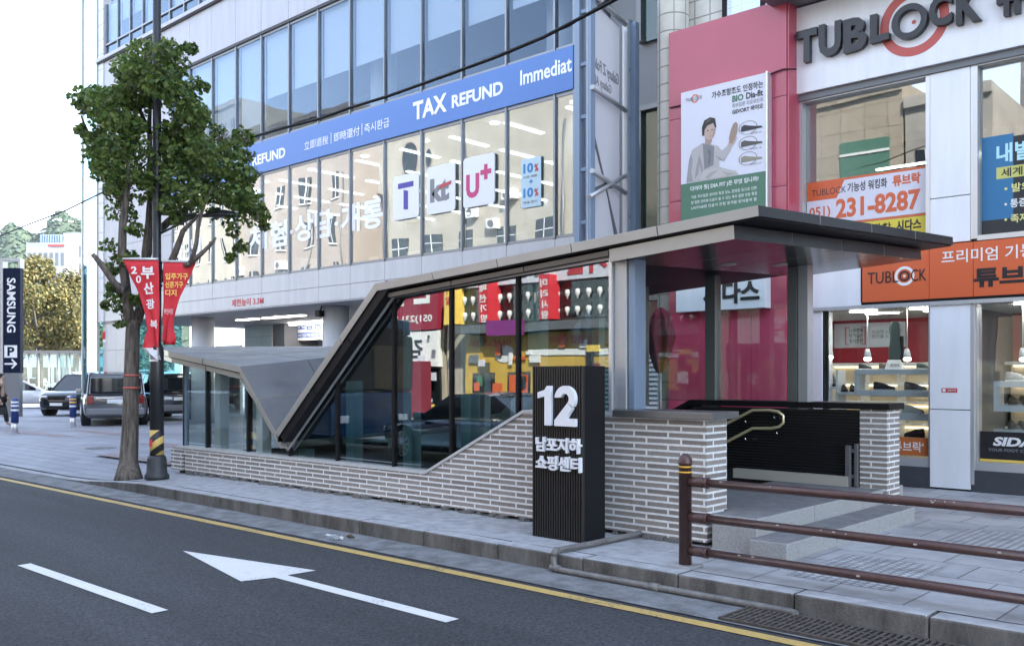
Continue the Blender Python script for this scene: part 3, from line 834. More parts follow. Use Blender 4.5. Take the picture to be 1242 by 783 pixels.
for k in range(16):
    xx = random.uniform(-3.9, -1.6); z = random.choice((.72, .425, .145)); t = random.uniform(2.2, 4.0); s = random.uniform(.006, .016)
    q = Vector((xx, 6.72 + .0335 * math.cos(t), z + .0335 * abs(math.sin(t)))); wb.box(q.x, q.x + s * 1.6, q.y - .003, q.y + .002, q.z - s / 2, q.z + s / 3)
wb.build('chipped_paint', M['rail_worn'], G_)

# ---- plastic bottle in the gutter
q = gz(405, 654, -.15)
B_ = thing('plastic_bottle', 'clear plastic drink bottle lying in the gutter', 'bottle', (q.x, q.y, -.12), rz=R(10))
ORG[B_.name] = Vector((0, 0, 0))
b = MB(); b.tube([(-.10, 0, 0), (-.09, 0, 0), (.03, 0, 0), (.075, 0, 0), (.10, 0, 0)], [.026, .033, .033, .016, .014], 12)
b.build('bottle_body', glass('bottle_plastic', (.8, .85, .88), .22), B_)
b = MB(); b.tube([(.10, 0, 0), (.122, 0, 0)], .017, 10); b.build('cap', M['white'], B_)
q = gz(424, 652, -.15)
b = MB(); random.seed(2)
b.tube([(q.x - .05, q.y, -.135), (q.x, q.y + .01, -.128), (q.x + .06, q.y + .02, -.138)], [.01, .022, .006], 7)
tag(b.build('dead_leaf', mat('dry_leaf', (.09, .06, .035), .8)), 'curled brown dry leaf beside the bottle in the gutter', 'leaf')

# ================================================================== ELECTRONICS STORE (long facade)
SY = 15.0
T_ = thing('electronics_store', 'large pale electronics store with glass upper floors, blue fascia and round columns', 'store building', (-23, 19, 0))
SX0, SX1 = -34.75, -12.08
MU = [-12.08 - .53 - 1.4 * k for k in range(12)]         # mullion rhythm 1.4 m
MUL = [-12.08] + MU + [-29.2]
def shell(x0, x1, y0, y1, z0, z1, name, mt, t=.3):
    return bx(name, mt, T_, x0, x1, y0, y1, z0, z1)
# structure behind the skin
bx('floor_slab', M['interior'], T_, SX0 + .1, SX1 - .05, SY + .25, 30, 3.75, 4.35)
bx('floor_slab', M['interior'], T_, SX0 + .1, SX1 - .05, SY + .25, 30, 7.56, 8.3)
bx('floor_slab', M['interior'], T_, SX0 + .1, SX1 - .05, SY + .25, 30, 11.7, 13.1)
bx('soffit', mat('grey_soffit', (.42, .42, .44), .6), T_, SX0 + .1, SX1 - .05, SY + .02, 24, 3.585, 3.745)
bx('upper_block', M['lavender_panel'], T_, SX0 + .02, SX1 - .02, SY + .3, 30, 15.2, 31)
bx('rear_wall', M['interior'], T_, SX0 + .1, SX1 - .1, 23.6, 23.9, 4.36, 7.55)
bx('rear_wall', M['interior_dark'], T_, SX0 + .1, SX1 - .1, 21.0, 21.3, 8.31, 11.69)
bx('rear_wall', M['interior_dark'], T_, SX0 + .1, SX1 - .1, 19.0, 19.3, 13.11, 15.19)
bx('side_wall', M['lavender_panel'], T_, SX1 - .04, SX1, SY + .02, 30, 3.6, 27)
bx('side_wall', M['lavender_panel'], T_, SX0, SX0 + .04, SY + .3, 30, 3.6, 27)
# white band, two rows of panels
def panels(name, mt, xs, zs_, y, gap=.012, t=.08, bevel=0):
    b = MB()
    for xa, xb in zip(xs, xs[1:]):
        xa, xb = min(xa, xb), max(xa, xb)
        for za, zb in zip(zs_, zs_[1:]):
            b.box(xa + gap / 2, xb - gap / 2, y, y + t, za + gap / 2, zb - gap / 2)
    return b.build(name, mt, T_, bevel)
ALLX = MUL + [-30.6, -32.0, -33.4, -34.75]
bx('panel_backing', M['joint'], T_, SX0 + .01, SX1 - .01, SY + .06, SY + .24, 3.63, 4.46)
panels('band_panel', M['band_white'], ALLX, [3.62, 4.02, 4.50], SY)
bx('panel_backing', M['joint'], T_, SX0 + .01, SX1 - .01, SY + .06, SY + .24, 11.62, 13.2)
panels('cladding_panel', M['lavender_panel'], ALLX, [11.66, 13.20], SY - .02)
bx('drip_edge', M['joint'], T_, SX0, SX1, SY - .05, SY + .1, 11.57, 11.655)
bx('ledge', M['lavender_panel'], T_, SX0 - .06, SX1, SY - .14, SY + .25, 13.22, 13.34)
bx('ledge_shadow_gap', M['joint'], T_, SX0, SX1, SY - .10, SY + .2, 13.17, 13.22)
# left cladded part
bx('panel_backing', M['joint'], T_, SX0 + .01, -29.25, SY + .06, SY + .24, 4.5, 11.6)
panels('cladding_panel', M['lavender_panel'], [-29.2, -30.6, -32.0, -33.4, -34.3], [4.5, 6.3, 8.1, 9.9, 11.57], SY - .02)
panels('stone_pier', M['band_white'], [-34.31, -34.76], [3.6 + .55 * i for i in range(40)], SY - .05, t=.3)
# glass rows
def glassrow(z0, z1, mt, xs, lab='window_pane'):
    for xa, xb in zip(xs, xs[1:]):
        xa, xb = min(xa, xb), max(xa, xb)
        b = MB(); b.box(xa + .02, xb - .02, SY + .02, SY + .035, z0, z1); b.build(lab, mt, T_)
glassrow(4.51, 7.54, M['store_glass'], MUL)
glassrow(8.43, 11.57, M['upper_glass'], MUL)
for xx in MUL:
    b = MB(); b.box(xx - .025, xx + .025, SY - .03, SY + .10, 4.50, 7.53); b.box(xx - .025, xx + .025, SY - .03, SY + .10, 8.44, 11.57); b.build('mullion', M['mullion'], T_)
# second mullion set
for z0, z1 in [(4.5, 4.56), (7.46, 7.53), (8.44, 8.5), (11.5, 11.57)]:
    b = MB(); b.box(-29.2, SX1, SY + .0, SY + .08, z0, z1); b.build('transom', M['mullion'], T_)
# roller blinds upstairs
for xa, xb in zip(MUL, MUL[1:]):
    xa, xb = min(xa, xb), max(xa, xb)
    zb = 9.72 + random.uniform(-.006, .006) if xa > -24.5 else 9.0 + random.uniform(-.3, .3)
    b = MB(); b.box(xa + .05, xb - .05, SY + .16, SY + .175, zb, 11.6); b.build('blind', M['blind'], T_)
for xx in (-13.4, -19.7, -26):
    b = MB(); b.lathe((xx, 16.5, 4.36), [(.36, 0), (.36, 3.2)], 24); b.build('inner_column', M['white'], T_)
    b = MB(); b.lathe((xx, 16.2, 8.31), [(.36, 0), (.36, 3.4)], 24); b.build('inner_column', M['white'], T_)
# ceiling and light strips of the sales floor
bx('sales_ceiling', M['ceiling'], T_, SX0 + .2, SX1 - .1, SY + .26, 23.6, 7.48, 7.55)
for yy in (15.7, 17.5, 19.3, 21.1, 22.8):
    lb = MB()
    for k in range(9):
        xx = -12.9 - 1.85 * k
        lb.box(xx, xx + .13, yy, yy + 1.3, 7.45, 7.478)
    lb.build('ceiling_strip', M['strip'], T_)
dl = MB()
for k in range(7):
    xx = -12.5 - 2.4 * k; dl.lathe((xx, 15.55, 7.455), [(.11, 0), (.11, .022)], 16)
dl.build('downlight', M['strip_soft'], T_)
# fittings on the sales floor
for xa, xb, yb, h, c in [(-14.9, -12.4, 16.6, .95, 'white'), (-19.2, -16.0, 18.0, 1.0, 'shelf'), (-24.5, -20.5, 19.5, 1.2, 'white'), (-28.5, -25.5, 17.5, 1.1, 'shelf')]:
    b = MB(); b.box(xa, xb, yb, yb + .8, 4.36, 4.36 + h); b.build('counter', M[c], T_, bevel=.02)
# blue fascia
BX0 = -29.2
bx('fascia_band', M['blue_banner'], T_, BX0, SX1, SY - .05, SY + .10, 7.535, 8.435)
LY = SY - .052
def lt(body, x0, x1, z0, z1, mt='letter_white', **k):
    return txt(body, M[mt], T_, (x0, LY, z0), x1 - x0, z1 - z0, **k)
lt('TAX', ay(503, 100, SY).x, ay(544, 100, SY).x, 7.80, 8.24, bold=.03)
lt('REFUND', ay(550, 100, SY).x, ay(612, 100, SY).x, 7.83, 8.13, bold=.03)
lt('Immediat', ay(633, 100, SY).x, -12.11, 7.90, 8.23, bold=.02)
lt('TAX', ay(276, 100, SY).x, ay(302, 100, SY).x, 7.76, 8.20, bold=.03)
lt('REFUND', ay(308, 100, SY).x, ay(348, 100, SY).x, 7.79, 8.08, bold=.03)
for s, a, b_ in [('立即退稅', 371, 400), ('即時還付', 407, 438), ('즉시환급', 444, 474)]:
    lt(s, ay(a, 100, SY).x, ay(b_, 100, SY).x, 7.82, 8.06, bold=.0)
for p in (403.5, 441):
    xx = ay(p, 100, SY).x; bx('divider', M['letter_white'], T_, xx - .01, xx + .01, LY - .003, LY, 7.8, 8.1)
# film lettering and logo plates on the sales floor glass
LY = SY + .017
zb_, zt_ = ay(440, 271, SY).z, ay(440, 233, SY).z
lt('개통', ay(413, 250, SY).x, ay(464, 250, SY).x, 5.36, 6.12, bold=.03)
lt('·', ay(405, 250, SY).x, ay(410, 250, SY).x, 5.60, 5.72, bold=.03)
lt('상담', ay(357, 250, SY).x, ay(403, 250, SY).x, 5.34, 6.10, bold=.03)
lt('체험', ay(302, 250, SY).x, ay(348, 250, SY).x, 5.30, 6.06, bold=.03)
lt('·', ay(351, 250, SY).x, ay(355, 250, SY).x, 5.60, 5.72, bold=.03)
lt('삼성', ay(203, 250, SY).x, ay(243, 250, SY).x, 5.30, 6.05, bold=.03)
def rrect(x0, x1, z0, z1, r, n=5):
    pts = []
    for cx, cz, a0 in ((x1 - r, z1 - r, 0), (x0 + r, z1 - r, 90), (x0 + r, z0 + r, 180), (x1 - r, z0 + r, 270)):
        for k in range(n + 1):
            a = R(a0 + 90 * k / n); pts.append((cx + r * math.cos(a), cz + r * math.sin(a)))
    return pts
def plate(l, r, top, bot, lab):
    a, t = ay(l, bot, SY - .04), ay(l, top, SY - .04); xr = ay(r, 0, SY - .04).x
    th = thing('logo_plate', lab, 'sign', (a.x, SY - .04, a.z), 'white carrier plates on the store glass')
    b = MB(); b.prism([(x, SY - .045, z) for x, z in rrect(a.x, xr, a.z, t.z, .08)], (0, .03, 0)); b.build('plate_board', M['white'], th)
    return th, a.x, xr, a.z, t.z
th, x0, x1, z0, z1 = plate(477, 508, 215, 268, 'white rounded plate with a purple letter T on store glass')
pu = mat('purple_letter', (.06, .045, .33), .5); w, h = x1 - x0, z1 - z0
b = MB(); b.prism([(x0 + .2 * w, SY - .05, z0 + .70 * h), (x0 + .8 * w, SY - .05, z0 + .70 * h), (x0 + .8 * w, SY - .05, z0 + .82 * h), (x0 + .2 * w, SY - .05, z0 + .82 * h)], (0, .006, 0))
b.prism([(x0 + .42 * w, SY - .05, z0 + .22 * h), (x0 + .59 * w, SY - .05, z0 + .2 * h), (x0 + .59 * w, SY - .05, z0 + .62 * h), (x0 + .42 * w, SY - .05, z0 + .66 * h)], (0, .006, 0)); b.build('letter_t', pu, th)
th, x0, x1, z0, z1 = plate(518, 552, 204, 261, 'white rounded plate with grey kt lettering on store glass'); w, h = x1 - x0, z1 - z0
txt('kt', M['letter_grey'], th, (x0 + .12 * w, SY - .047, z0 + .24 * h), .68 * w, .5 * h, bold=.05)
b = MB(); b.prism([(x0 + .40 * w, SY - .055, z0 + .50 * h), (x0 + .86 * w, SY - .055, z0 + .56 * h), (x0 + .88 * w, SY - .055, z0 + .63 * h), (x0 + .5 * w, SY - .055, z0 + .59 * h)], (0, .004, 0)); b.build('accent', M['letter_red'], th)
th, x0, x1, z0, z1 = plate(562, 600, 193, 253, 'white rounded plate with pink U and plus sign on store glass'); w, h = x1 - x0, z1 - z0
mg = mat('magenta_letter', (.55, .04, .18), .5)
txt('U', mg, th, (x0 + .1 * w, SY - .047, z0 + .18 * h), .42 * w, .48 * h, bold=.045)
txt('+', mg, th, (x0 + .56 * w, SY - .047, z0 + .5 * h), .34 * w, .30 * h, bold=.05)
# sale poster on the glass
a, t = ay(632, 253, SY - .03), ay(632, 194, SY - .03); xr = ay(656, 0, SY - .03).x
th = thing('sale_poster', 'pale blue poster reading 10% plus 10% on the store glass', 'poster', (a.x, SY - .03, a.z))
bx('poster_sheet', mat('pale_blue_sheet', (.50, .66, .74), .5), th, a.x, xr, SY - .03, SY - .01, a.z, t.z)
w, h = xr - a.x, t.z - a.z; cb_ = mat('cyan_letter', (.03, .22, .52), .5)
for k, (f, s) in enumerate([(.70, '10'), (.20, '10')]):
    txt(s, cb_, th, (a.x + .12 * w, SY - .031, a.z + f * h), .5 * w, .2 * h, bold=.04)
    txt('%', M['letter_red'], th, (a.x + .68 * w, SY - .031, a.z + f * h), .2 * w, .16 * h, bold=.03)
txt('+', cb_, th, (a.x + .42 * w, SY - .031, a.z + .48 * h), .18 * w, .08 * h, bold=.05)
txt('모든 제품', M['letter_grey'], th, (a.x + .12 * w, SY - .031, a.z + .60 * h), .7 * w, .05 * h)
txt('특별 할인', M['letter_grey'], th, (a.x + .12 * w, SY - .031, a.z + .08 * h), .7 * w, .05 * h)
LY = SY - .002
lt('제한높이 3.3M', ay(281, 365, SY).x, ay(320, 365, SY).x, 3.70, 3.93, mt='letter_red', bold=.03)
# ribbon window at the top left
rx = [SX0 + .5 + .97 * i for i in range(14)]
bx('window_frame', M['mullion'], T_, rx[0], rx[-1], SY + .02, SY + .12, 13.34, 13.40)
for xa, xb in zip(rx, rx[1:]):
    b = MB(); b.box(xa + .03, xb - .03, SY + .05, SY + .065, 13.82, 15.3); b.box(xa + .03, xb - .03, SY + .05, SY + .065, 13.40, 13.76); b.build('window_pane', M['upper_glass'], T_)
    b = MB(); b.box(xa - .03, xa + .03, SY + .0, SY + .12, 13.40, 15.3); b.box(xa + .03, xb - .03, SY + .0, SY + .12, 13.76, 13.82); b.build('window_frame', M['mullion'], T_)
    b = MB(); b.box(xa + .05, xb - .05, SY + .18, SY + .19, 13.9 + random.choice((0, 0, .6)), 15.3); b.build('blind', M['blind'], T_)
panels('cladding_panel', M['lavender_panel'], [rx[-1], SX1], [13.34, 15.3], SY - .02)
# glazed corner fin
fx0, fx1 = -36.15, -34.80
fin = MB(); fin.box(fx0, fx1, SY - .05, SY - .035, .3, 25)
fin.box(fx0, fx0 + .015, SY - .034, SY + 4, .3, 25); fin.build('corner_glazing', glass('pale_corner_glass', (.52, .76, .84), .10), T_)
fb = MB()
for xx in (fx0 - .02, fx1 - .06): fb.box(xx, xx + .07, SY - .08, SY + .02, .3, 25)
for i in range(7): fb.box(fx0 + .05, fx1 - .06, SY - .02, SY + 3.9, .4 + 3.35 * i, .62 + 3.35 * i)
fb.build('corner_frame', mat('pale_green_steel', (.42, .48, .46), .4, .3), T_)
# ground level: columns, rear walls, doors
for px in (246, 407.5):
    q = ay(px, 400, 16.0)
    b = MB(); b.lathe((q.x, 16.0, -.01), [(.375, 0), (.375, 3.59)], 32); b.build('round_column', M['band_white'], T_)
b = MB(); b.lathe((-14.3, 16.0, -.01), [(.375, 0), (.375, 3.59)], 32); b.build('round_column', M['band_white'], T_)
panels('corner_pier', M['band_white'], [-34.7, -33.55, -32.4], [.05, .85, 1.7, 2.55, 3.6], SY + .1, t=.3)
M['tile_grey'] = brick_mat('pale_grey_tiles', (.46, .46, .47), (.50, .50, .51), (.30, .30, .31), .9, .45, .012, 'wall', 0.0, .2, .5, noise=.06)
bx('rear_wall', M['tile_grey'], T_, -33, -24.9, 21.5, 21.8, -.01, 3.6)
bx('rear_wall', M['interior'], T_, -24.9, -12.2, 23.0, 23.3, -.01, 3.6)
for px0, px1, nm in [(262, 276, 'door'), (277, 292, 'door'), (212, 231, 'door')]:
    xa, xb = ay(px0, 0, 21.4).x, ay(px1, 0, 21.4).x
    d = bx('door_frame', M['mullion'], T_, xa, xb, 21.38, 21.5, 0, 2.95); d.name = 'entrance_door'
    bx('door_glass', glass('door_glass', (.5, .55, .55), .08), T_, xa + .08, xb - .08, 21.35, 21.37, .1, 2.85)
pxa, pxb = ay(331, 0, 20).x, ay(345, 0, 20).x
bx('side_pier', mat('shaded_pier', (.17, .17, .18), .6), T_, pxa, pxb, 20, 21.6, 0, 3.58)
bx('side_pier', M['tile_grey'], T_, ay(298, 0, 20).x, pxa, 19.95, 21.45, 0, 3.58)
for px, py, w in [(332, 377, 1.2), (352, 384, 1.5), (300, 384, 1.2)]:
    q = ay(px, py, 17.5); b = MB(); b.box(q.x - w / 2, q.x + w / 2, 17.4, 17.62, 3.55, 3.583); b.build('soffit_light', M['strip'], T_)
qq = ay(378, 390, 19.9); bx('soffit_light', M['tube_glow'], T_, qq.x - 1.3, qq.x + 1.3, 19.8, 19.95, 3.5, 3.583)
# small business banner under the overhang
q0, q1 = ay(358, 413, 20.6), ay(401, 383, 20.6)
th = thing('hanging_banner', 'white banner with blue Korean lettering hung under the store overhang', 'banner', (q0.x, 20.6, q0.z))
bx('banner_sheet', M['white'], th, q0.x, q1.x, 20.6, 20.62, q0.z, q1.z)
txt('소상공인', M['letter_blue'], th, (q0.x + .12, 20.598, lerp(q0.z, q1.z, .45)), (q1.x - q0.x) * .95, (q1.z - q0.z) * .42, bold=.03)
bx('blue_strip', M['letter_blue'], th, q0.x + .1, q1.x, 20.594, 20.599, lerp(q0.z, q1.z, .12), lerp(q0.z, q1.z, .34))
txt('사업자전용통장', M['white'], th, (q0.x + .18, 20.592, lerp(q0.z, q1.z, .15)), (q1.x - q0.x) * .85, (q1.z - q0.z) * .15, bold=.02)
q = ay(126.5, 408, SY + .08)
th = thing('wall_notice', 'small red and white notice on the pale corner pier', 'notice', (q.x, SY + .08, q.z))
bx('notice_board', M['white'], th, q.x - .13, q.x + .13, SY + .075, SY + .098, q.z - .22, q.z + .18)
bx('red_field', M['red_cloth'], th, q.x - .13, q.x + .13, SY + .071, SY + .0745, q.z - .10, q.z + .18)
q = ay(390, 371, 15.6)
th = thing('security_camera', 'black security camera beside the round column under the store overhang', 'camera', (q.x, 15.6, 3.4))
b = MB(); b.tube([(q.x + .02, 15.6, 3.58), (q.x, 15.55, 3.42)], .02, 8); b.build('bracket', M['dark'], th)
b = MB(); b.box(q.x - .12, q.x + .10, 15.45, 15.62, 3.28, 3.45); b.build('housing', M['dark'], th, bevel=.02)

# ================================================================== STEEL SIGN TOWER with hung banner
TY = 12.45
M['mesh_banner'] = leaf_mat('translucent_banner_cloth', [(.74, .73, .76), (.74, .73, .76)], .5)
W_ = thing('sign_tower', 'pale blue steel frame tower rising between the store and pink building', 'steel tower', (-9.8, 12.9, 0))
p1 = ay(699.5, 0, TY).x; p2 = ay(713.5, 0, TY).x
dvec = Vector((-.25, .97, 0)).normalized()
P0 = Vector((ay(718, 0, TY).x, TY, 0))
def along(px):
    d = _ray(px, 456); dd = Vector((d[0], d[1], 0))
    # P0 + s*dvec = t*dd
    det = dvec.x * -dd.y - -dd.x * dvec.y
    s = (-P0.x * -dd.y - -dd.x * -P0.y) / det
    return P0 + dvec * s
P1 = along(757)
def zat(P, py):
    cy = -P.x * _s + P.y * _c
    return EYE + (HY - py) / F * cy
for xx in (p1, p2):
    b = MB(); b.box(xx - .055, xx + .055, TY, TY + .12, 0, 10.5); b.build('post', M['steel_blue'], W_)
P2 = along(760); P3 = P2 + Vector((.735, .678, 0)) * .15
for P, w in ((P2, .055), (P3, .06)):
    b = MB(); b.box(P.x - w, P.x + w, P.y - w, P.y + w, 0, zat(P, 28)); b.build('post', M['steel'] if w == .055 else M['steel_blue'], W_)
for i in range(11):
    z = .6 + i * .9
    b = MB(); b.box(p1 + .055, p2 - .055, TY + .03, TY + .09, z, z + .06); b.build('rung', M['steel_blue'], W_)
    if z < 8.0:
        b = MB(); b.prism([(P2.x + .06, P2.y, z + .3), (P3.x - .07, P3.y, z + .3), (P3.x - .07, P3.y, z + .36), (P2.x + .06, P2.y, z + .36)], (0, .05, 0)); b.build('rung', M['steel_blue'], W_)
rail_pts = [(105.6, 135), (211 - 4, 235), (-8, 31)]
for ya, yb in rail_pts:
    A, B = P0.copy(), P2.copy(); A.z, B.z = zat(P0, ya), zat(P2, yb)
    b = MB(); b.tube([A, B], .045, 6); b.build('cross_rail', M['steel'], W_)
A, B = P0 + dvec * -.1, P2.copy(); A.z, B.z = zat(P0, 240), zat(P2, 212)
b = MB(); b.tube([A, B], .04, 6); b.build('cross_rail', M['steel'], W_)
th = thing('phone_banner', 'tall pale banner with mirrored lettering and folding phone hung on the steel tower', 'banner', (P0.x, P0.y, 3))
off = Vector((-.97, -.25, 0)).normalized() * .09
A, B = P0 + off + dvec * .02, P1 + off
zt0, zt1 = zat(A, -4), zat(B, 34)
b = MB(); b.prism([(A.x, A.y, 3.0), (B.x, B.y, 3.0), (B.x, B.y, zt1), (A.x, A.y, zt0)], off * .15); b.build('banner_cloth', M['mesh_banner'], th)
def onb(f, py, lift=.006):
    q = A.lerp(B, f); q.z = zat(q, py); return q - off.normalized() * lift
L = (B - A).length
q = onb(.08, 84); q.z = zat(A, 84)
txt('Galaxy Z Fold7', M['letter_grey'], th, onb(.10, 84), .86 * L, .26, U=dvec, mirror=True, ext=.002)
txt('Galaxy AI +', M['letter_grey'], th, onb(.10, 101), .62 * L, .20, U=dvec, mirror=True, ext=.002)
b = MB()
b.prism([onb(.12, 163), onb(.2, 166), onb(.93, 288), onb(.86, 296), onb(.60, 240)], off.normalized() * -.01)
b.prism([onb(.02, 236, .017), onb(.72, 228, .017), onb(.74, 222, .017), onb(.5, 222, .017), onb(.02, 230, .017)], off.normalized() * -.01)
b.build('phone_print', mat('print_grey', (.13, .13, .15), .6), th)

# ================================================================== DARK GLAZED BUILDING in the gap
D_ = thing('glazed_building', 'narrow dark green glazed building with grey panels behind the sign tower', 'building', (-9.5, 18, 0))
dx0, dx1 = -12.0, -8.95
bx('body', M['grey_panel'], D_, -11.6, -8.98, 15.6, 30, 0, 31)
x0, x1 = ay(778, 0, 15.5).x, -9.05
for za, zb in [(.2, 3.1), (3.3, 6.9), (8.3, 12.0), (12.4, 16)]:
    b = MB(); b.box(x0 + .05, x1, 15.50, 15.60, za, zb); b.build('window_pane', M['green_glass'], D_)
    b = MB(); b.box(x0 - .06, x0 + .05, 15.40, 15.60, za, zb); b.box(x0 - .06, x1, 15.38, 15.60, zb, zb + .1); b.box((x0 + x1) / 2 + .1, (x0 + x1) / 2 + .16, 15.44, 15.499, za, zb); b.build('window_frame', M['steel_dark'], D_)
th = thing('vertical_sign', 'narrow red sign with yellow lettering seen through the steel tower', 'sign', (-11, 15.2, 3))
q0 = ay(762, 300, 15.3); q1 = ay(770, 176, 15.3)
bx('sign_board', M['red_cloth'], th, q0.x, q1.x, 15.3, 15.45, 2.6, q1.z)
for k, ch in enumerate('노래주점'):
    txt(ch, M['yellow_letter'] if k < 2 else M['white'], th, (q0.x + .02, 15.297, q1.z - .5 - k * .62), (q1.x - q0.x) * .85, .4)

# ================================================================== PINK SHOP BUILDING
K_ = thing('pink_building', 'shop building with a pink panelled front and cream tiled upper storey', 'building', (-7.6, 18, 0))
PY = 13.4; px0, px1 = -8.74, -6.60
bx('core', M['tile'], K_, -8.9, -6.66, 14.0, 30, 2.7, 31)
bx('core_base', M['void'], K_, -8.9, -7.8, 14.0, 30, 0, 2.7)
bx('panel_backing', M['joint'], K_, px0 + .01, px1 - .01, PY + .03, 13.99, .02, 7.40)
b = MB()
for za, zb in [(4.55, 5.93), (5.94, 7.42), (3.36, 4.54), (2.64, 3.35)]:
    for xa, xb in ([(px0, px1)] if za > 5.9 else [(px0, -8.5), (-8.497, -6.89), (-6.887, px1)]):
        b.box(xa + .003, xb - .003, PY, PY + .03, za, zb)
b.build('pink_panel', M['pink'], K_)
b = MB(); b.box(px1 + .003, px1 + .03, PY + .02, 13.99, .1, 7.40); b.build('return_panel', M['pink'], K_)
b = MB()
for xa, xb in [(px0, -7.95), (-7.95, -7.2), (-7.2, px1)]:
    for za, zb in [(.10, 1.20), (1.20, 2.64)]: b.box(xa + .004, xb - .004, PY - .004, PY + .026, za + .004, zb - .004)
b.build('glossy_panel', M['pink_gloss'], K_)
b = MB(); b.lathe((-8.86, 13.72, 0), [(.27, 0), (.27, 22)], 28); b.build('tiled_column', M['tile'], K_)
wz0, wz1 = 7.62, 9.6
b = MB(); b.box(-7.95, -6.7, 13.92, 13.995, wz0, wz1); b.build('window_pane', M['store_glass'], K_)
b = MB(); b.box(-8.0, -7.95, 13.88, 13.99, wz0, wz1); b.box(-7.3, -7.25, 13.88, 13.99, wz0, wz1); b.build('window_frame', M['dark'], K_)
# advertising board
AY_ = PY - .13
q0, q1 = ay(826, 262, AY_), ay(929, 92, AY_)
ztop = ay(826, 113, AY_).z
A_ = thing('shoe_advert_board', 'tall pale advertising board with a seated man and shoes on the pink wall', 'advert board', (-7.7, AY_, 5.2))
ax0, ax1, az0 = q0.x, q1.x, 4.0
bx('board_box', M['poster'], A_, ax0, ax1, AY_, PY - .002, az0, ztop)
bx('board_edge', M['trim'], A_, ax1 + .002, ax1 + .03, AY_ - .01, PY - .002, az0, ztop + .02)
bx('green_field', M['green_ad'], A_, ax0 + .001, ax1 - .001, AY_ - .003, AY_ - .0005, az0, lerp(az0, ztop, .34))
aw, ah = ax1 - ax0, ztop - az0
def at_(body, u0, u1, v0, v1, mt='letter_black', **k):
    return txt(body, M[mt] if isinstance(mt, str) else mt, A_, (ax0 + u0 * aw, AY_ - .0035, az0 + v0 * ah), (u1 - u0) * aw, (v1 - v0) * ah, ext=.001, **k)
at_('TUBLOCK', .06, .27, .925, .95, 'letter_grey'); at_('가수조항조도 인정하는', .38, .97, .905, .955)
b = MB(); cxx, czz, rr = ax0 + .175 * aw, az0 + .937 * ah, .07
for k in range(24): b.prism([(cxx + q * math.cos(R(15 * a)), AY_ - .0032, czz + q * math.sin(R(15 * a))) for q, a in ((rr, k), (rr, k + 1), (rr * .7, k + 1), (rr * .7, k))], (0, .001, 0))
b.build('round_emblem', M['letter_orange'], A_)
at_('BIO', .62, .75, .85, .895, M['green_ad'], bold=.04); at_('Dia-fit', .78, .97, .85, .895, bold=.03)
at_('족부질환 치유워킹화', .62, .97, .81, .84, 'letter_grey', bold=.0); at_('GEVORT 바이오', .62, .97, .765, .80, bold=.03)
at_('다이아 핏( DIA FIT )은 무엇 입니까?', .12, .92, .275, .315, 'white')
for k, s in enumerate(['각종 족부질환 관리와 특정 당뇨 합병증 등으로 인한', '발 질환 관리에 도움이 될 수 있는 족부 질환 전용 특정', 'LASTNB형 인솔이 관절 충격을 받아들여 줌']):
    at_(s, .13, .90, .225 - .038 * k, .248 - .038 * k, 'white', bold=.0)
def flat(pts, mt, lay, name='print'):
    b = MB(); b.prism([(ax0 + u * aw, AY_ - .0035 - lay * .0008, az0 + v * ah) for u, v in pts], (0, .0006, 0)); return b.build(name, mt, A_)
def ell(cu, cv, ru, rv, n=20): return [(cu + ru * math.cos(2 * math.pi * k / n), cv + rv * math.sin(2 * math.pi * k / n)) for k in range(n)]
skin = mat('print_skin', (.50, .38, .32), .6); jk = mat('print_jacket', (.44, .42, .42), .6); tee = mat('print_shirt', (.22, .22, .23), .6); trs = mat('print_trousers', (.48, .46, .44), .6); hr_ = mat('print_hair', (.035, .03, .03), .6)
flat([(.07, .35), (.10, .50), (.14, .575), (.27, .61), (.33, .60), (.45, .57), (.50, .53), (.56, .555), (.60, .60), (.64, .59), (.60, .52), (.52, .455), (.47, .48), (.47, .42), (.66, .37), (.62, .343), (.07, .343)], jk, 1, 'printed_jacket')
jk2 = mat('print_jacket_fold', (.31, .295, .30), .6); tr2 = mat('print_trouser_fold', (.37, .35, .335), .6); sk2 = mat('print_skin_shadow', (.38, .27, .225), .6); tee2 = mat('print_shirt_fold', (.15, .15, .16), .6); hr2 = mat('print_hair_light', (.11, .095, .09), .6)
flat([(.07, .35), (.10, .50), (.125, .55), (.15, .50), (.13, .42), (.15, .35)], jk2, 2, 'printed_fold'); flat([(.17, .36), (.20, .47), (.23, .50), (.22, .40)], jk2, 2, 'printed_fold'); flat([(.42, .50), (.47, .49), (.52, .462), (.57, .51), (.53, .455), (.48, .465)], jk2, 2, 'printed_fold'); flat([(.26, .60), (.23, .53), (.27, .45), (.285, .40), (.26, .39), (.215, .50)], jk2, 2, 'printed_lapel')
flat([(.27, .605), (.34, .59), (.41, .57), (.40, .44), (.29, .42)], tee, 2, 'printed_shirt')
flat([(.24, .343), (.27, .41), (.44, .415), (.66, .375), (.70, .343)], trs, 3, 'printed_trousers')
flat([(.30, .60), (.36, .585), (.38, .61), (.38, .66), (.30, .66)], sk2, 3, 'printed_neck')
flat([(.33, .56), (.35, .50), (.33, .44), (.36, .46), (.37, .54)], tee2, 3, 'printed_fold')
flat([(.30, .36), (.36, .395), (.46, .40), (.40, .375), (.34, .345)], tr2, 4, 'printed_fold'); flat([(.50, .385), (.58, .37), (.66, .355), (.56, .35)], tr2, 4, 'printed_fold')
flat(ell(.355, .685, .068, .062), skin, 4, 'printed_face')
flat([(.265, .66), (.262, .72), (.29, .765), (.36, .78), (.42, .765), (.435, .70), (.42, .70), (.40, .735), (.33, .725), (.295, .70), (.29, .66)], hr_, 5, 'printed_hair')
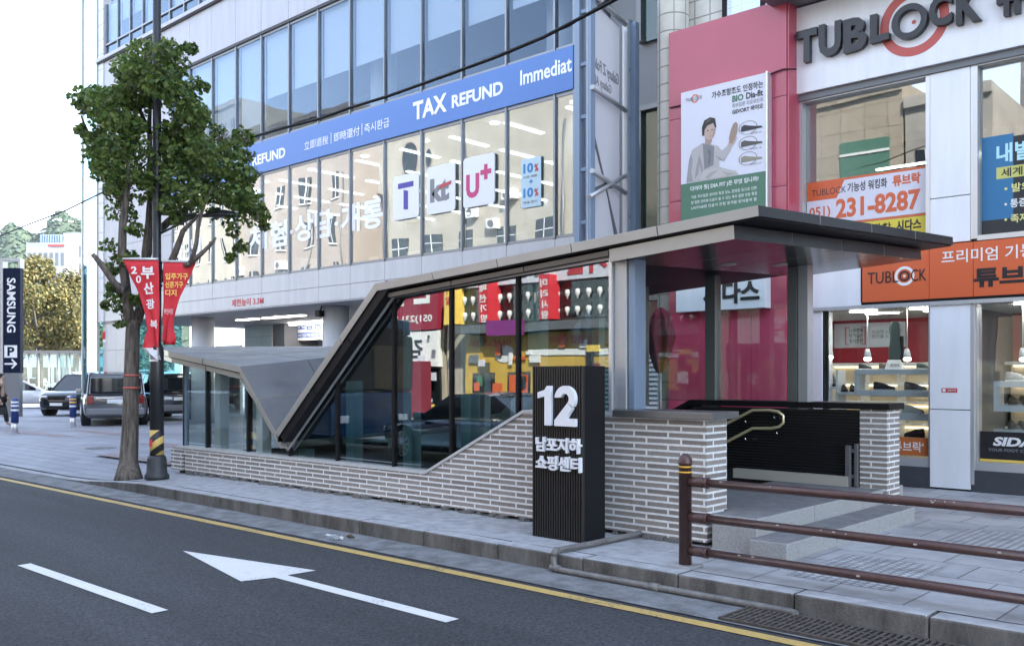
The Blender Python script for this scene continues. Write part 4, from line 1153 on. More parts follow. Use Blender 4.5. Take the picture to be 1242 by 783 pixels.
flat([(.40, .64), (.42, .68), (.418, .71), (.40, .69), (.385, .635)], sk2, 5, 'printed_cheek'); flat([(.362, .665), (.374, .668), (.368, .69)], sk2, 5, 'printed_nose'); flat([(.30, .745), (.34, .768), (.38, .765), (.35, .752)], hr2, 6, 'printed_hair_light')
for du in (-.028, .022): flat(ell(.362 + du, .688, .010, .004, 8), hr_, 5, 'printed_eye')
flat([(.345, .648), (.385, .650), (.365, .641)], mat('print_lip', (.40, .18, .17), .6), 5, 'printed_mouth')
flat([(.57, .555), (.60, .60), (.65, .625), (.675, .60), (.64, .56), (.60, .545)], skin, 5, 'printed_hand')
flat([(.59, .57), (.585, .61), (.605, .66), (.635, .70), (.66, .71), (.685, .695), (.68, .645), (.655, .60), (.625, .565)], mat('print_sole', (.33, .24, .18), .6), 6, 'printed_sole')
for k, c in enumerate([(.04, .045, .05), (.10, .09, .085), (.28, .26, .20)]):
    v = .655 - .105 * k
    ring = MB(); n = 28
    cu, ru, rv = .80, .105, .046
    for j in range(n):
        a0, a1 = 2 * math.pi * j / n, 2 * math.pi * (j + 1) / n
        q = [(cu + ru * s * math.cos(a), v + rv * s * math.sin(a)) for s, a in ((1, a0), (1, a1), (.93, a1), (.93, a0))]
        ring.prism([(ax0 + u * aw, AY_ - .0045, az0 + w * ah) for u, w in q], (0, .001, 0))
    ring.build('printed_ring', M['letter_grey'], A_)
    flat([(.72, v - .015), (.725, v + .012), (.76, v + .022), (.81, v + .012), (.88, v + .002), (.955, v - .006), (.965, v - .018), (.73, v - .022)], mat('print_shoe', c, .6), 3, 'printed_shoe')
    at_('바이오 1%d' % (5 + k), .83, .95, v - .052, v - .036, 'letter_grey', bold=0)
# white sign box low on the pink front
q0, q1 = ay(826, 382, PY - .2), ay(933, 340, PY - .2)
th = thing('white_sign_box', 'white sign box with black Korean lettering low on the pink wall', 'sign', (-7.7, PY - .2, 2.8))
bx('sign_box', M['white_panel'], th, -8.47, -6.86, PY - .2, PY - .006, 2.66, 3.30, bevel=.006)
txt('시다스', M['letter_black'], th, (-7.95, PY - .202, 2.75), 1.0, .36, bold=.035, ext=.012)

# roller shutter and folded parasol left of the pink front
th = thing('roller_shutter', 'pale corrugated roller shutter beside the pink shopfront', 'shutter', (-9.4, 14.3, 0))
M['shutter_w'] = M['shutter']
sb = MB(); z = .05
while z < 2.15:
    sb.prism([(-10.6, 14.0, z), (-8.93, 14.0, z), (-8.93, 13.965, z + .03), (-10.6, 13.965, z + .03)], (0, .05, 0)); sb.prism([(-10.6, 13.965, z + .03), (-8.93, 13.965, z + .03), (-8.93, 14.0, z + .085), (-10.6, 14.0, z + .085)], (0, .05, 0)); z += .085
sb.build('shutter_curtain', M['shutter'], th)
bx('housing', M['steel_dark'], th, -10.7, -8.93, 13.9, 14.5, 2.2, 2.6)
bx('backing', M['void'], th, -10.7, -8.93, 14.06, 15.3, 0, 2.2)
q = ay(801, 497, 12.7)
th = thing('folded_parasol', 'folded maroon parasol on a pole beside the pink shopfront', 'parasol', (q.x, 12.7, 0))
b = MB(); b.tube([(q.x, 12.7, .05), (q.x, 12.7, 2.45)], .022, 10); b.build('pole', M['steel'], th)
zb, zt = ay(801, 452, 12.7).z, ay(801, 380, 12.7).z
prof = [(.035, zb), (.07, zb + .05), (.12, zb + .25), (.17, zb + .50), (.185, zb + .62), (.16, zb + .72), (.12, zt - .02), (.06, zt + .06), (.02, zt + .10)]
vs = MB(); n = 60; pts = []
prof = [(plin(z, [(b, a) for a, b in prof]), z) for z in [lerp(prof[0][1], prof[-1][1], k / 30) for k in range(31)]]
for r, z in prof:
    for k in range(n):
        a = 2 * math.pi * k / n; rr = r * (1 + .30 * math.cos(6 * a + z * 1.2) + .08 * math.cos(11 * a + z * 5)); pts.append((q.x + rr * math.cos(a), 12.7 + rr * math.sin(a), z))
fs = [(i * n + k, i * n + (k + 1) % n, (i + 1) * n + (k + 1) % n, (i + 1) * n + k) for i in range(len(prof) - 1) for k in range(n)]
vs.smooth = True; vs.add(pts, fs); vs.build('canopy', M['maroon_cloth'], th)
b = MB(); b.lathe((q.x, 12.7, 0), [(.26, 0), (.26, .06), (.05, .10), (.04, .3)], 20); b.build('base', M['void'], th)

# ================================================================== SHOE SHOP (right)
H_ = thing('shoe_shop', 'white panelled shoe shop with big display windows and an orange fascia', 'shop building', (-2, 18, 0))
HY_ = 13.8
hx0, hx1 = -6.63, 9.0
bx('upper_block', M['grey_panel'], H_, hx0 + .02, 60, 14.3, 30, 7.5, 31)
bx('shop_side_wall', M['white_panel'], H_, hx0, hx0 + .1, 14.0, 30, 2.66, 7.5)
bx('shop_side_wall', M['white_panel'], H_, -7.75, -7.65, 14.0, 17.2, 0, 2.69)
bx('right_block', M['grey_panel'], H_, hx1, 60, 13.9, 30, 0, 7.5)
bx('floor_slab', M['ceiling'], H_, hx0 + .1, hx1, 14.0, 20, 2.68, 3.4)
bx('floor_slab', M['ceiling'], H_, hx0 + .1, hx1, 14.0, 20, 6.05, 7.5)
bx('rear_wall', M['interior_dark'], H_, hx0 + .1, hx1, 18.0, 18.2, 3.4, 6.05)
bx('rear_wall', M['interior'], H_, -7.64, hx1, 17.0, 17.2, 0, 2.68)
bx('shop_floor', mat('shop_floor', (.30, .27, .24), .3), H_, -7.64, hx1, 14.0, 17.0, -.2, .34)
# main sign band
bx('sign_band', M['white_panel'], H_, hx0, hx1, HY_ - .12, HY_ + .2, 6.0, 7.34, bevel=.006)
bx('eave', M['grey_panel'], H_, hx0 - .22, hx1, HY_ - .75, HY_ + .5, 7.36, 7.60)
bx('band_underside', M['grey_panel'], H_, hx0 + .05, hx1, HY_ - .06, HY_ + .2, 5.90, 5.998)
LY = HY_ - .121
def ring3(cx, cz, r0, r1, y, t, mt, name, n=48):
    b = MB()
    for k in range(n):
        a0, a1 = 2 * math.pi * k / n, 2 * math.pi * (k + 1) / n
        b.prism([(cx + r * math.cos(a), y, cz + r * math.sin(a)) for r, a in ((r1, a0), (r1, a1), (r0, a1), (r0, a0))], (0, t, 0))
    return b.build(name, mt, H_)
def lx(px): return ay(px, 20, LY).x
cxr = lx(1108.5); czr = ay(1108.5, 27, LY).z; rro = (lx(1151) - lx(1067)) / 2
red_ring = mat('muted_red_paint', (.50, .10, .085), .5)
ring3(cxr, czr, rro * .74, rro, LY - .004, .003, red_ring, 'target_ring')
ring3(cxr, czr, .0, .03, LY - .004, .003, red_ring, 'target_dot', 20)
for ch, l, r, t, bt in [('T', 969, 994, 41, 80), ('U', 996, 1023, 33, 73), ('B', 1026, 1054, 27, 67), ('L', 1058, 1081, 21, 55), ('C', 1129, 1157, 0, 37), ('K', 1162, 1192, -14, 33), ('튜', 1211, 1248, -28, 24), ('브', 1256, 1290, -36, 12), ('락', 1298, 1330, -44, 4)]:
    a, tt = ay(l, bt, LY), ay(l, t, LY)
    txt(ch, M['letter_black'], H_, (a.x, LY + .002, a.z), lx(r) - a.x, tt.z - a.z, ext=.10, bold=.045, name='raised_letter')
co_ = lx(1105.5); cz_ = ay(1105.5, 28, LY).z; ro = (lx(1127) - lx(1084)) / 2
ring3(co_, cz_, ro * .66, ro, LY - .10, .10, M['letter_black'], 'raised_letter', 40)
# upper windows
UW = [(-6.52, -4.66), (-3.97, -1.9), (-1.3, 1.2)]
for i, (xa, xb) in enumerate(UW):
    fr = MB()
    fr.box(xa - .09, xa, HY_ - .02, HY_ + .22, 3.50, 5.95); fr.box(xb, xb + .06, HY_ - .02, HY_ + .22, 3.50, 5.95); fr.box(xa, xb, HY_ - .02, HY_ + .22, 5.88, 5.95); fr.box(xa, xb, HY_ - .04, HY_ + .22, 3.47, 3.54)
    fr.build('window_frame', M['trim'], H_)
    b = MB(); b.box(xa, xb, HY_ + .10, HY_ + .112, 3.54, 5.88); b.build('window_pane', M['shop_glass'], H_)
def pier(xa, xb, z0, z1, seams):
    b = MB(); zz = [z0] + seams + [z1]
    for za, zb in zip(zz, zz[1:]): b.box(xa, xb, HY_ - .03, HY_ + .25, za + .006, zb - .006)
    b.build('pier_panel', M['white_panel'], H_, bevel=.004)
    bx('pier_backing', M['joint'], H_, xa + .01, xb - .01, HY_, HY_ + .24, z0, z1)
pier(-4.595, -4.065, 3.47, 5.90, [4.12]); pier(-1.83, -1.4, 3.47, 5.90, [4.12])
pier(-4.60, -4.06, .02, 2.66, [1.13]); pier(-1.83, -1.4, .02, 2.66, [1.13])
bx('pier_panel', M['white_panel'], H_, hx0, -6.20, HY_ - .02, HY_ + .25, .3, 2.60)
bx('fascia_panel', M['white_panel'], H_, hx0, -5.58, HY_ - .05, HY_ + .25, 2.62, 3.46, bevel=.004)
# orange fascia
OF = MB()
for xa, xb in [(-5.56, -4.60), (-4.597, -4.015), (-4.012, -1.8), (-1.797, 2)]: OF.box(xa + .002, xb - .002, HY_ - .06, HY_ + .2, 2.70, 3.455)
OF.build('orange_fascia', M['orange'], H_)
bx('fascia_edge', M['dark'], H_, -5.58, 2, HY_ - .05, HY_ + .19, 2.665, 2.70); bx('fascia_edge', M['dark'], H_, -5.582, -5.562, HY_ - .058, HY_ + .19, 2.70, 3.455)
bx('fascia_head', M['trim'], H_, hx0, 2, HY_ - .06, HY_ + .2, 2.605, 2.66)
LY = HY_ - .061
a = ay(1052, 345, LY); zz0, zz1 = ay(1100, 343, LY).z, ay(1100, 328, LY).z
txt('TUBL', M['letter_black'], H_, (lx(1052.5), LY - .003, 2.965), lx(1089.5) - lx(1052.5), .17, bold=.0)
txt('CK', M['letter_black'], H_, (lx(1105), LY - .003, 2.965), lx(1123.5) - lx(1105), .17, bold=.0)
xo = lx(1097)
ring3(xo, 3.05, .10, .14, LY - .0025, .002, M['white'], 'round_emblem', 32)
ring3(xo, 3.05, .05, .075, LY - .006, .002, M['letter_black'], 'round_emblem', 24)
ring3(xo, 3.05, .0, .018, LY - .004, .002, M['white'], 'round_emblem', 12)
txt('프리미엄 기능성 워킹화', M['white'], H_, (lx(1142), LY, 3.18), 2.0, .185, bold=.01)
txt('튜브락', M['letter_black'], H_, (lx(1181), LY, 2.82), .98, .27, bold=.04)
# stickers in the upper windows
SG = HY_ + .098
def sg(px, py): return ay(px, py, SG)
S1 = thing('window_sticker_panel', 'orange and white phone number sticker reading 231-8287 in the upper shop window', 'window sticker', (-5.6, SG, 4))
def quad_sg(name, pts, mt, par, lay=0):
    b = MB(); b.prism([Vector((ay(px, py, SG).x, SG - .002 - lay * .0012, ay(px, py, SG).z)) for px, py in pts], (0, .001, 0)); return b.build(name, mt, par)
bxl, bxr = -6.50, -4.68
z_or = ay(976, 219, SG).z
def rect_sg(name, x0, x1, z0, z1, mt, par, lay=0): return bx(name, mt, par, x0, x1, SG - .003 - lay * .0014, SG - .002 - lay * .0014, z0, z1)
rect_sg('sticker_white', bxl, bxr, 3.96, 4.60, M['poster'], S1)
rect_sg('sticker_orange', bxl, -6.02, 4.34, 4.60, M['orange'], S1, 1)
b = MB(); b.prism([(-6.02, SG - .0045, 4.34), (-5.9, SG - .0045, 4.60), (-6.02, SG - .0045, 4.60)], (0, .001, 0)); b.build('sticker_orange', M['orange'], S1)
rect_sg('sticker_border', bxl, bxr, 4.60, 4.635, M['letter_orange'], S1, 1); rect_sg('sticker_border', bxl, bxr, 3.925, 3.955, M['letter_orange'], S1, 1)
rect_sg('sticker_yellow', bxl, bxr, 3.54, 3.92, mat('yellow_sticker', (.68, .56, .06), .5), S1)
SL = SG - .0048
txt('TUBLOCK', M['letter_black'], S1, (-6.42, SL, 4.41), .55, .10, bold=.0, ext=.001)
txt('기능성 워킹화', M['letter_black'], S1, (-5.85, SL, 4.40), .60, .145, ext=.001)
txt('튜브락', M['letter_orange'], S1, (-5.17, SL, 4.395), .40, .165, bold=.04, ext=.001)
txt('051)', M['letter_orange'], S1, (-6.46, SL, 4.04), .34, .20, ext=.001)
txt('231-8287', M['letter_orange'], S1, (-6.03, SL, 4.02), 1.26, .30, bold=.035, ext=.001)
txt('맞춤깔창', M['letter_black'], S1, (-5.75, SG - .0034, 3.74), .56, .14, ext=.001)
txt('시다스', M['letter_black'], S1, (-5.12, SG - .0034, 3.73), .36, .16, bold=.045, ext=.001)
txt('051) 242-6236', M['letter_black'], S1, (-6.1, SG - .0034, 3.55), 1.35, .15, bold=.04, ext=.001)
S2 = thing('window_sticker_panel', 'dark and blue sticker with white and yellow Korean lines in the right upper window', 'window sticker', (-3, SG, 4))
rect_sg('sticker_dark', -3.95, -1.92, 3.56, 4.86, mat('dark_sticker', (.012, .02, .03), .3), S2)
rect_sg('sticker_blue', -3.95, -3.55, 3.75, 4.90, mat('blue_sticker', (.02, .16, .34), .4), S2, 1)
rect_sg('sticker_yellow', -3.76, -2.3, 4.30, 4.46, mat('pale_yellow_sticker', (.55, .55, .16), .5), S2, 2.2)
cy = mat('pale_cyan_letter', (.45, .75, .85), .5); py_ = mat('pale_yellow_letter', (.72, .70, .28), .5)
SL = SG - .0070
txt('내발에 편한신발', cy, S2, (-3.76, SL, 4.52), 1.7, .26, bold=.03, ext=.001)
txt('세계 최고의', M['letter_black'], S2, (-3.70, SL, 4.32), .72, .12, ext=.001)
for k, (s, mt) in enumerate([('발의 불안', py_), ('통증과 균형', M['white']), ('족저근막염', py_)]):
    txt('• ' + s, mt, S2, (-3.66, SL, 4.10 - .21 * k), .62, .12, ext=.001)
for i, xa in enumerate((-5.2, -3.7)):
    b = MB(); b.box(xa - .55, xa + .6, 14.75, 14.80, 4.86, 4.89); b.build('tube_light', M['strip'], H_)

# lower windows, frames, stone base
LW = [(-6.20, -4.63), (-3.98, -1.9), (-1.3, 1.2)]
for i, (xa, xb) in enumerate(LW):
    fr = MB()
    fr.box(xa - .03, xa, HY_, HY_ + .22, .30, 2.6); fr.box(xb, xb + .03, HY_, HY_ + .22, .30, 2.6)
    if i: fr.box(xa - .08, xa - .03, HY_ - .03, HY_ + .22, .10, 2.6)
    fr.box(xa, xb, HY_ - .01, HY_ + .22, .30, .42)
    fr.build('window_frame', M['trim'], H_)
    b = MB(); b.box(xa, xb, HY_ + .08, HY_ + .092, .42, 2.6); b.build('window_pane', M['shop_clear'], H_)
b = MB()
for xa, xb in [(-6.63, -5.95), (-5.945, -5.25), (-5.245, -4.61), (-4.05, -3.2), (-3.195, -1.84), (-1.39, 1.2)]:
    b = MB(); b.box(xa, xb, HY_ - .02, HY_ + .2, 0, .30); b.build('stone_base', M['dark_base'], H_, bevel=.004)
bx('shop_ceiling', M['ceiling'], H_, -7.64, hx1, 14.02, 17, 2.60, 2.655)
for xx in (-7.0, -5.9, -5.0, -3.6, -2.4):  # lights added to brighten the window display, not the shop's own fittings
    bx('added_shop_light', M['tube_glow'], H_, xx, xx + .4, 14.1, 14.16, 2.585, 2.598)
    bx('added_shop_light', M['tube_glow'], H_, xx, xx + .5, 14.7, 14.78, 2.585, 2.599)
bx('inner_side_wall', M['white_panel'], H_, -6.62, -6.21, 14.06, 14.18, .34, 2.60)
bx('inner_partition', M['grey_panel'], H_, -4.30, -4.26, 14.05, 16.9, .34, 2.60)
bx('red_display_wall', M['red_wall'], H_, -7.6, -4.7, 16.4, 16.5, 1.7, 2.60)
bx('red_display_wall', M['red_wall'], H_, -4.2, -1, 16.4, 16.5, 1.7, 2.60)
WS = 16.1
def warmwall(xa, xb):
    bx('display_back', M['cream_back'], H_, xa, xb, 16.3, 16.38, .34, 1.78)
    for z in (.42, .78, 1.14, 1.46):
        bx('display_shelf', M['shelf'], H_, xa, xb, 15.95, 16.295, z, z + .03)
        bx('shelf_light', M['warm_led'], H_, xa + .05, xb - .05, 16.24, 16.28, z - .03 + .32, z + .315)
    bx('display_top', M['shelf'], H_, xa, xb, 15.95, 16.32, 1.78, 1.83)
    x = xa + .5
    while x < xb:
        bx('display_divider', M['shelf'], H_, x, x + .03, 15.96, 16.29, .36, 1.77); x += .62
warmwall(-7.6, -4.75); warmwall(-4.2, -1)
p = thing('wall_poster', 'pale poster with red brackets and black Korean lines inside the shop', 'poster', (-6.2, 16.3, 2.1))
q0, q1 = ay(1012, 422, 16.36), ay(1098, 392, 16.36)
bx('poster_sheet', M['poster'], p, q0.x, q1.x, 16.36, 16.395, q0.z, ay(1012, 393, 16.36).z)
hh = ay(1012, 393, 16.36).z - q0.z; ww = q1.x - q0.x
txt('너무편해\n벗기싫은\n발이편한', M['letter_black'], p, (q0.x + .22 * ww, 16.358, q0.z + .18 * hh), .2 * ww, .62 * hh, ext=.001)
for u in (.16, .44):
    k = MB(); s = 1 if u < .3 else -1
    k.box(q0.x + u * ww, q0.x + u * ww + .02, 16.352, 16.358, q0.z + .12 * hh, q0.z + .85 * hh); k.box(q0.x + u * ww + (0.02 if s > 0 else -.06), q0.x + u * ww + (.08 if s > 0 else 0), 16.352, 16.358, q0.z + .12 * hh, q0.z + .15 * hh); k.box(q0.x + u * ww + (0.02 if s > 0 else -.06), q0.x + u * ww + (.08 if s > 0 else 0), 16.352, 16.358, q0.z + .82 * hh, q0.z + .85 * hh); k.build('red_bracket', M['letter_red'], p)
txt('지금껏 느껴본\n편안을 느껴', M['letter_grey'], p, (q0.x + .54 * ww, 16.358, q0.z + .36 * hh), .36 * ww, .34 * hh, ext=.001)
# display shelf boxes near the glass
def shelf_unit(lab, x0, x1, z0, z1, open_right=True, y0=14.08, y1=14.42):
    t = thing('display_shelf_box', lab, 'shelf', ((x0 + x1) / 2, y0, z0), 'white display shelf boxes in the shop windows')
    bx('top_board', M['shelf'], t, x0, x1, y0, y1, z1 - .085, z1, bevel=.004)
    bx('bottom_board', M['shelf'], t, x0, x1, y0, y1, z0, z0 + .085, bevel=.004)
    bx('side_board', M['shelf'], t, x0, x0 + .045, y0 + .002, y1 - .002, z0 + .085, z1 - .085)
    if not open_right: bx('side_board', M['shelf'], t, x1 - .045, x1, y0 + .002, y1 - .002, z0 + .085, z1 - .085)
    return t
def zpx(px, py): return ay(px, py, 14.08).z
def xpx(px): return ay(px, 456, 14.08).x
sA = (xpx(1036), -4.66, zpx(1120, 481), zpx(1120, 447))
shelf_unit('upper white shelf box with two dark sneakers in the left window', *sA)
sB0, sB1 = zpx(1120, 510), zpx(1120, 502)
def board(lab, x0, x1, z0, z1, y0=14.08, y1=14.42):
    t = bx('display_shelf', M['shelf'], None, x0, x1, y0, y1, z0, z1, bevel=.004); tag(t, lab, 'shelf', 'white display boards in the shop windows'); return t
board('white shelf board carrying one white shoe in left window', xpx(1050), -4.66, sB0, sB1)
zC0, zC1 = zpx(1120, 541), zpx(1120, 531)
board('white shelf board carrying one brown loafer low in the left window', xpx(1050), -4.66, zC0, zC1)
bx('shelf_support', M['trim'], H_, -4.72, -4.68, 14.2, 14.24, .34, sA[2] - .002)
zD0, zD1 = zpx(1020, 481), zpx(1020, 477)
board('small white shelf board at the far left of the left window', xpx(998), xpx(1014), zpx(1006, 471), zpx(1006, 468.5))
board('small white shelf board with a black boot pair beside the upper shelf box', xpx(1014), sA[0] - .01, zpx(1022, 478.5), zpx(1022, 475))
bx('shelf_upright', M['shelf'], H_, xpx(1013), xpx(1015.5), 14.1, 14.4, .4, zpx(1014, 449))
sR = (xpx(1205), -2.0, zpx(1220, 499), zpx(1220, 462))
shelf_unit('upper white shelf box with tan shoes in the right window', *sR)
sR2 = (xpx(1205), -2.0, zpx(1220, 547), zpx(1220, 521))
shelf_unit('lower white shelf box above the black window card in the right window', *sR2)
# shoes
def shoe(lab, x, y, z, L, col, sole, high=0.0, rz=0.0, grp='shoes on display in the shop windows'):
    t = thing('shoe', lab, 'shoe', (x, y, z), grp, rz)
    ORG[t.name] = Vector((0, 0, 0))
    W = L * .34
    st = [(-.50, .30, .36 + high), (-.46, .42, .42 + high), (-.30, .46, .40 + high), (-.12, .47, .36 + high * .6), (.05, .52, .30), (.22, .56, .22), (.38, .52, .17), (.48, .34, .13), (.52, .12, .10)]
    n = 10; pts = []
    for u, w, h in st:
        for k in range(n):
            a = math.pi * k / (n - 1)
            pts.append((u * L, W * w * math.cos(a), .045 * L * 1.2 + max(0, h * L * .95 * (math.sin(a) ** .7))))
    fs = [(i * n + k, i * n + k + 1, (i + 1) * n + k + 1, (i + 1) * n + k) for i in range(len(st) - 1) for k in range(n - 1)]
    fs += [tuple(range(n))[::-1], tuple((len(st) - 1) * n + k for k in range(n))]
    fs += [tuple(i * n for i in range(len(st))) + tuple(i * n + n - 1 for i in range(len(st) - 1, -1, -1))]
    b = MB(); b.smooth = True; b.add(pts, fs); b.build('upper', mat('shoe_upper', col, .55), t)
    s = MB(); s.prism([(u * L * 1.02, W * w * 1.06, 0) for u, w, h in st] + [(u * L * 1.02, -W * w * 1.06, 0) for u, w, h in st[::-1]], (0, 0, .06 * L)); s.build('sole', mat('shoe_sole', sole, .6), t, bevel=.004)
    l = MB()
    for k in range(3):
        u = (-.02 + .09 * k) * L; hh = (.335 - .05 * k) * L + .03 * L; l.tube([(u, -W * .16, hh - .012), (u, 0, hh + .004), (u, W * .16, hh - .012)], .006, 5)
    l.build('lace', mat('shoe_lace', [min(1, c * 1.8 + .05) for c in col], .7), t)
    return t
zA = sA[2] + .086
shoe('black sneaker with pale sole on the upper left shelf box', xpx(1067), 14.25, zA, .30, (.02, .02, .022), (.6, .6, .58), rz=R(8))
shoe('grey brown sneaker at right on the upper shelf box', xpx(1105), 14.25, zA, .30, (.13, .115, .10), (.62, .6, .58), rz=R(8))
shoe('white sneaker alone on the middle shelf board', xpx(1102), 14.25, sB1, .30, (.68, .67, .62), (.7, .7, .68), rz=R(8))
shoe('dark shoe half hidden by the brick pier on the middle board', xpx(1066), 14.25, sB1, .30, (.03, .03, .035), (.2, .2, .2))
shoe('dark brown loafer alone on the lowest shelf board', xpx(1104), 14.25, zC1, .30, (.045, .03, .03), (.03, .025, .025), rz=R(170))
shoe('burgundy shoe half hidden by the brick pier on the lowest board', xpx(1068), 14.25, zC1, .30, (.12, .03, .03), (.5, .5, .48))
shoe('left black shoe of the pair beside the upper shelf box', xpx(1020), 14.2, zpx(1022, 475), .26, (.015, .015, .018), (.02, .02, .02), rz=R(-60))
shoe('right black shoe of the pair beside the upper shelf box', xpx(1029), 14.25, zpx(1022, 475), .26, (.02, .02, .02), (.02, .02, .02), rz=R(-60))
shoe('dark ankle boot on the small far left shelf', xpx(1006), 14.25, zpx(1006, 468.5), .26, (.05, .06, .07), (.03, .03, .03), high=.35, rz=R(-50))
for k, (x, c) in enumerate([(1041, (.03, .03, .03)), (1066, (.14, .10, .07)), (1112, (.03, .05, .04))]):
    shoe(['small black shoe on top of the shelf box', 'small tan shoe on top of the shelf box', 'small dark green shoe on top of the shelf box'][k], xpx(x) + .02, 14.3, sA[3] + .001, .20, c, (.4, .4, .4))
shoe('left tan shoe in the right window shelf box', xpx(1228), 14.22, sR[2] + .086, .30, (.24, .17, .11), (.55, .5, .45), rz=R(-55))
shoe('right tan shoe in the right window shelf box', xpx(1240), 14.25, sR[2] + .086, .30, (.24, .17, .11), (.55, .5, .45), rz=R(-55))
shoe('left beige shoe on top of the lower right shelf box', xpx(1227), 14.22, sR2[3] + .001, .28, (.32, .27, .21), (.6, .58, .55), rz=R(-55))
shoe('right beige shoe on top of the lower right shelf box', xpx(1238), 14.25, sR2[3] + .001, .28, (.32, .27, .21), (.6, .58, .55), rz=R(-55))
shoe('pale grey sneaker on top of the upper right shelf box', xpx(1230), 14.25, sR[3] + .001, .30, (.45, .45, .44), (.65, .65, .63), rz=R(5))
shoe('brown shoe inside the lower right shelf box', xpx(1234), 14.25, sR2[2] + .086, .28, (.10, .06, .045), (.1, .08, .07), rz=R(-40))
# big insole stand
q = ay(1086, 446, 14.3)
t = thing('insole_display', 'tall grey shoe sole model standing on a white shelf block', 'display model', (q.x, 14.3, sA[3]))
b = MB(); pr = [(.08, 0), (.10, .10), (.085, .22), (.075, .34), (.09, .46), (.075, .54), (.03, .585)]
b.prism([(q.x - w, 14.27, sA[3] + .14 + z) for w, z in pr] + [(q.x + w * .9, 14.27, sA[3] + .14 + z) for w, z in pr[::-1]], (0, .06, 0)); b.build('sole_model', mat('model_grey', (.07, .10, .10), .4), t, bevel=.01)
b = MB(); b.box(q.x + .04, q.x + .12, 14.28, 14.33, sA[3] + .10, sA[3] + .5); b.build('side_model', M['dark'], t, bevel=.02)
b = MB(); b.prism([(q.x - .13, 14.22, sA[3] + .001), (q.x + .12, 14.22, sA[3] + .001), (q.x + .09, 14.26, sA[3] + .14), (q.x - .10, 14.26, sA[3] + .14)], (0, .1, 0)); b.build('stand_block', M['white'], t)
txt('TUBLOCK', M['letter_grey'], t, (q.x - .10, 14.222, sA[3] + .03), .2, .05, ext=.001)
# pendant spot lamps
for lab, px, pt, pb in [('white spot lamp hanging at the far left of the window', 1004, 382, 430), ('white spot lamp hanging left of the sole model', 1050, 380, 432), ('white spot lamp hanging right of the sole model', 1098, 378, 432), ('white spot lamp hanging in the right window', 1239, 370, 432)]:
    x = xpx(px); zt, zb = zpx(px, pt), zpx(px, pb)
    t = thing('spot_lamp', lab, 'lamp', (x, 14.1, zt), 'spot lamps hanging in the shop windows')
    b = MB(); b.tube([(x, 14.15, 2.60), (x, 14.15, zb + .10)], .009, 8); b.build('stem', M['white'], t)
    b = MB(); b.tube([(x - .01, 14.17, zb + .11), (x + .0, 14.15, zb + .05), (x + .02, 14.10, zb - .04)], [.03, .045, .06], 14); b.build('lamp_shade', M['white'], t)
    b = MB(); b.tube([(x + .0205, 14.0985, zb - .041), (x + .021, 14.096, zb - .045)], .052, 14); b.build('bulb', emit('spot_glow', (1, .93, .8), 4), t)
# lettering strips in the lower windows
GL = HY_ + .078
t = thing('window_banner', 'orange strip with white Korean lettering at the foot of left window', 'window sticker', (-5.4, GL, .5))
q0, q1 = ay(1000, 556, GL), ay(1131, 556, GL)
bx('banner_strip', mat('burnt_orange_strip', (.50, .14, .035), .5), t, -6.19, -4.64, GL - .002, GL, .45, .71)
txt("기능성 워킹화 '튜브락'", M['white'], t, (-6.1, GL - .003, .50), 1.38, .15, ext=.001)
t = thing('window_card', 'black window card with white SIDAS lettering in the right window', 'window sticker', (-3, GL, .6))
bx('card_board', M['letter_black'], t, -3.965, -2.2, GL - .003, GL, .44, .84)
bx('yellow_edge', M['yellow_letter'], t, -3.965, -2.2, GL - .006, GL - .0035, .425, .46)
txt('SIDAS', M['white'], t, (-3.80, GL - .004, .645), .62, .125, bold=.045, shear=.2, ext=.001)
txt('YOUR FOOT COMPANY', M['letter_grey'], t, (-3.86, GL - .004, .57), .72, .04, ext=.001)
t = thing('no_smoking_sticker', 'small red no smoking sticker on the white shop pier', 'sticker', (-4.3, HY_ - .04, 1.25))
q = ay(1151, 473, HY_ - .032)
bx('sticker_sheet', M['letter_red'], t, q.x - .1, q.x + .11, HY_ - .034, HY_ - .0305, q.z - .03, q.z + .03)
b = MB(); b.prism([(q.x - .065 + .024 * math.cos(R(20 * k)), HY_ - .036, q.z + .024 * math.sin(R(20 * k))) for k in range(18)], (0, .0015, 0)); b.build('sticker_disc', M['white'], t)
txt('금연구역', M['white'], t, (q.x - .02, HY_ - .0345, q.z - .013), .11, .026, ext=.001)

# ================================================================== LAMP POLE
L_ = thing('street_lamp', 'tall black street lamp pole with striped foot beside the ginkgo', 'street lamp', (-13.98, 6.93, 0))
lx0, ly0 = -13.98, 6.93
b = MB(); b.lathe((lx0, ly0, 0), [(.104, .36), (.104, 2.05), (.10, 2.06), (.070, 2.10), (.068, 3.2), (.076, 3.22), (.076, 3.35), (.066, 3.38), (.064, 5.2), (.060, 9.2)], 28); b.build('pole', M['pole'], L_)
b = MB(); b.lathe((lx0, ly0, 0), [(.185, -.005), (.185, .05), (.155, .09), (.145, .30), (.12, .36)], 12); b.build('cast_base', M['pole_base'], L_)
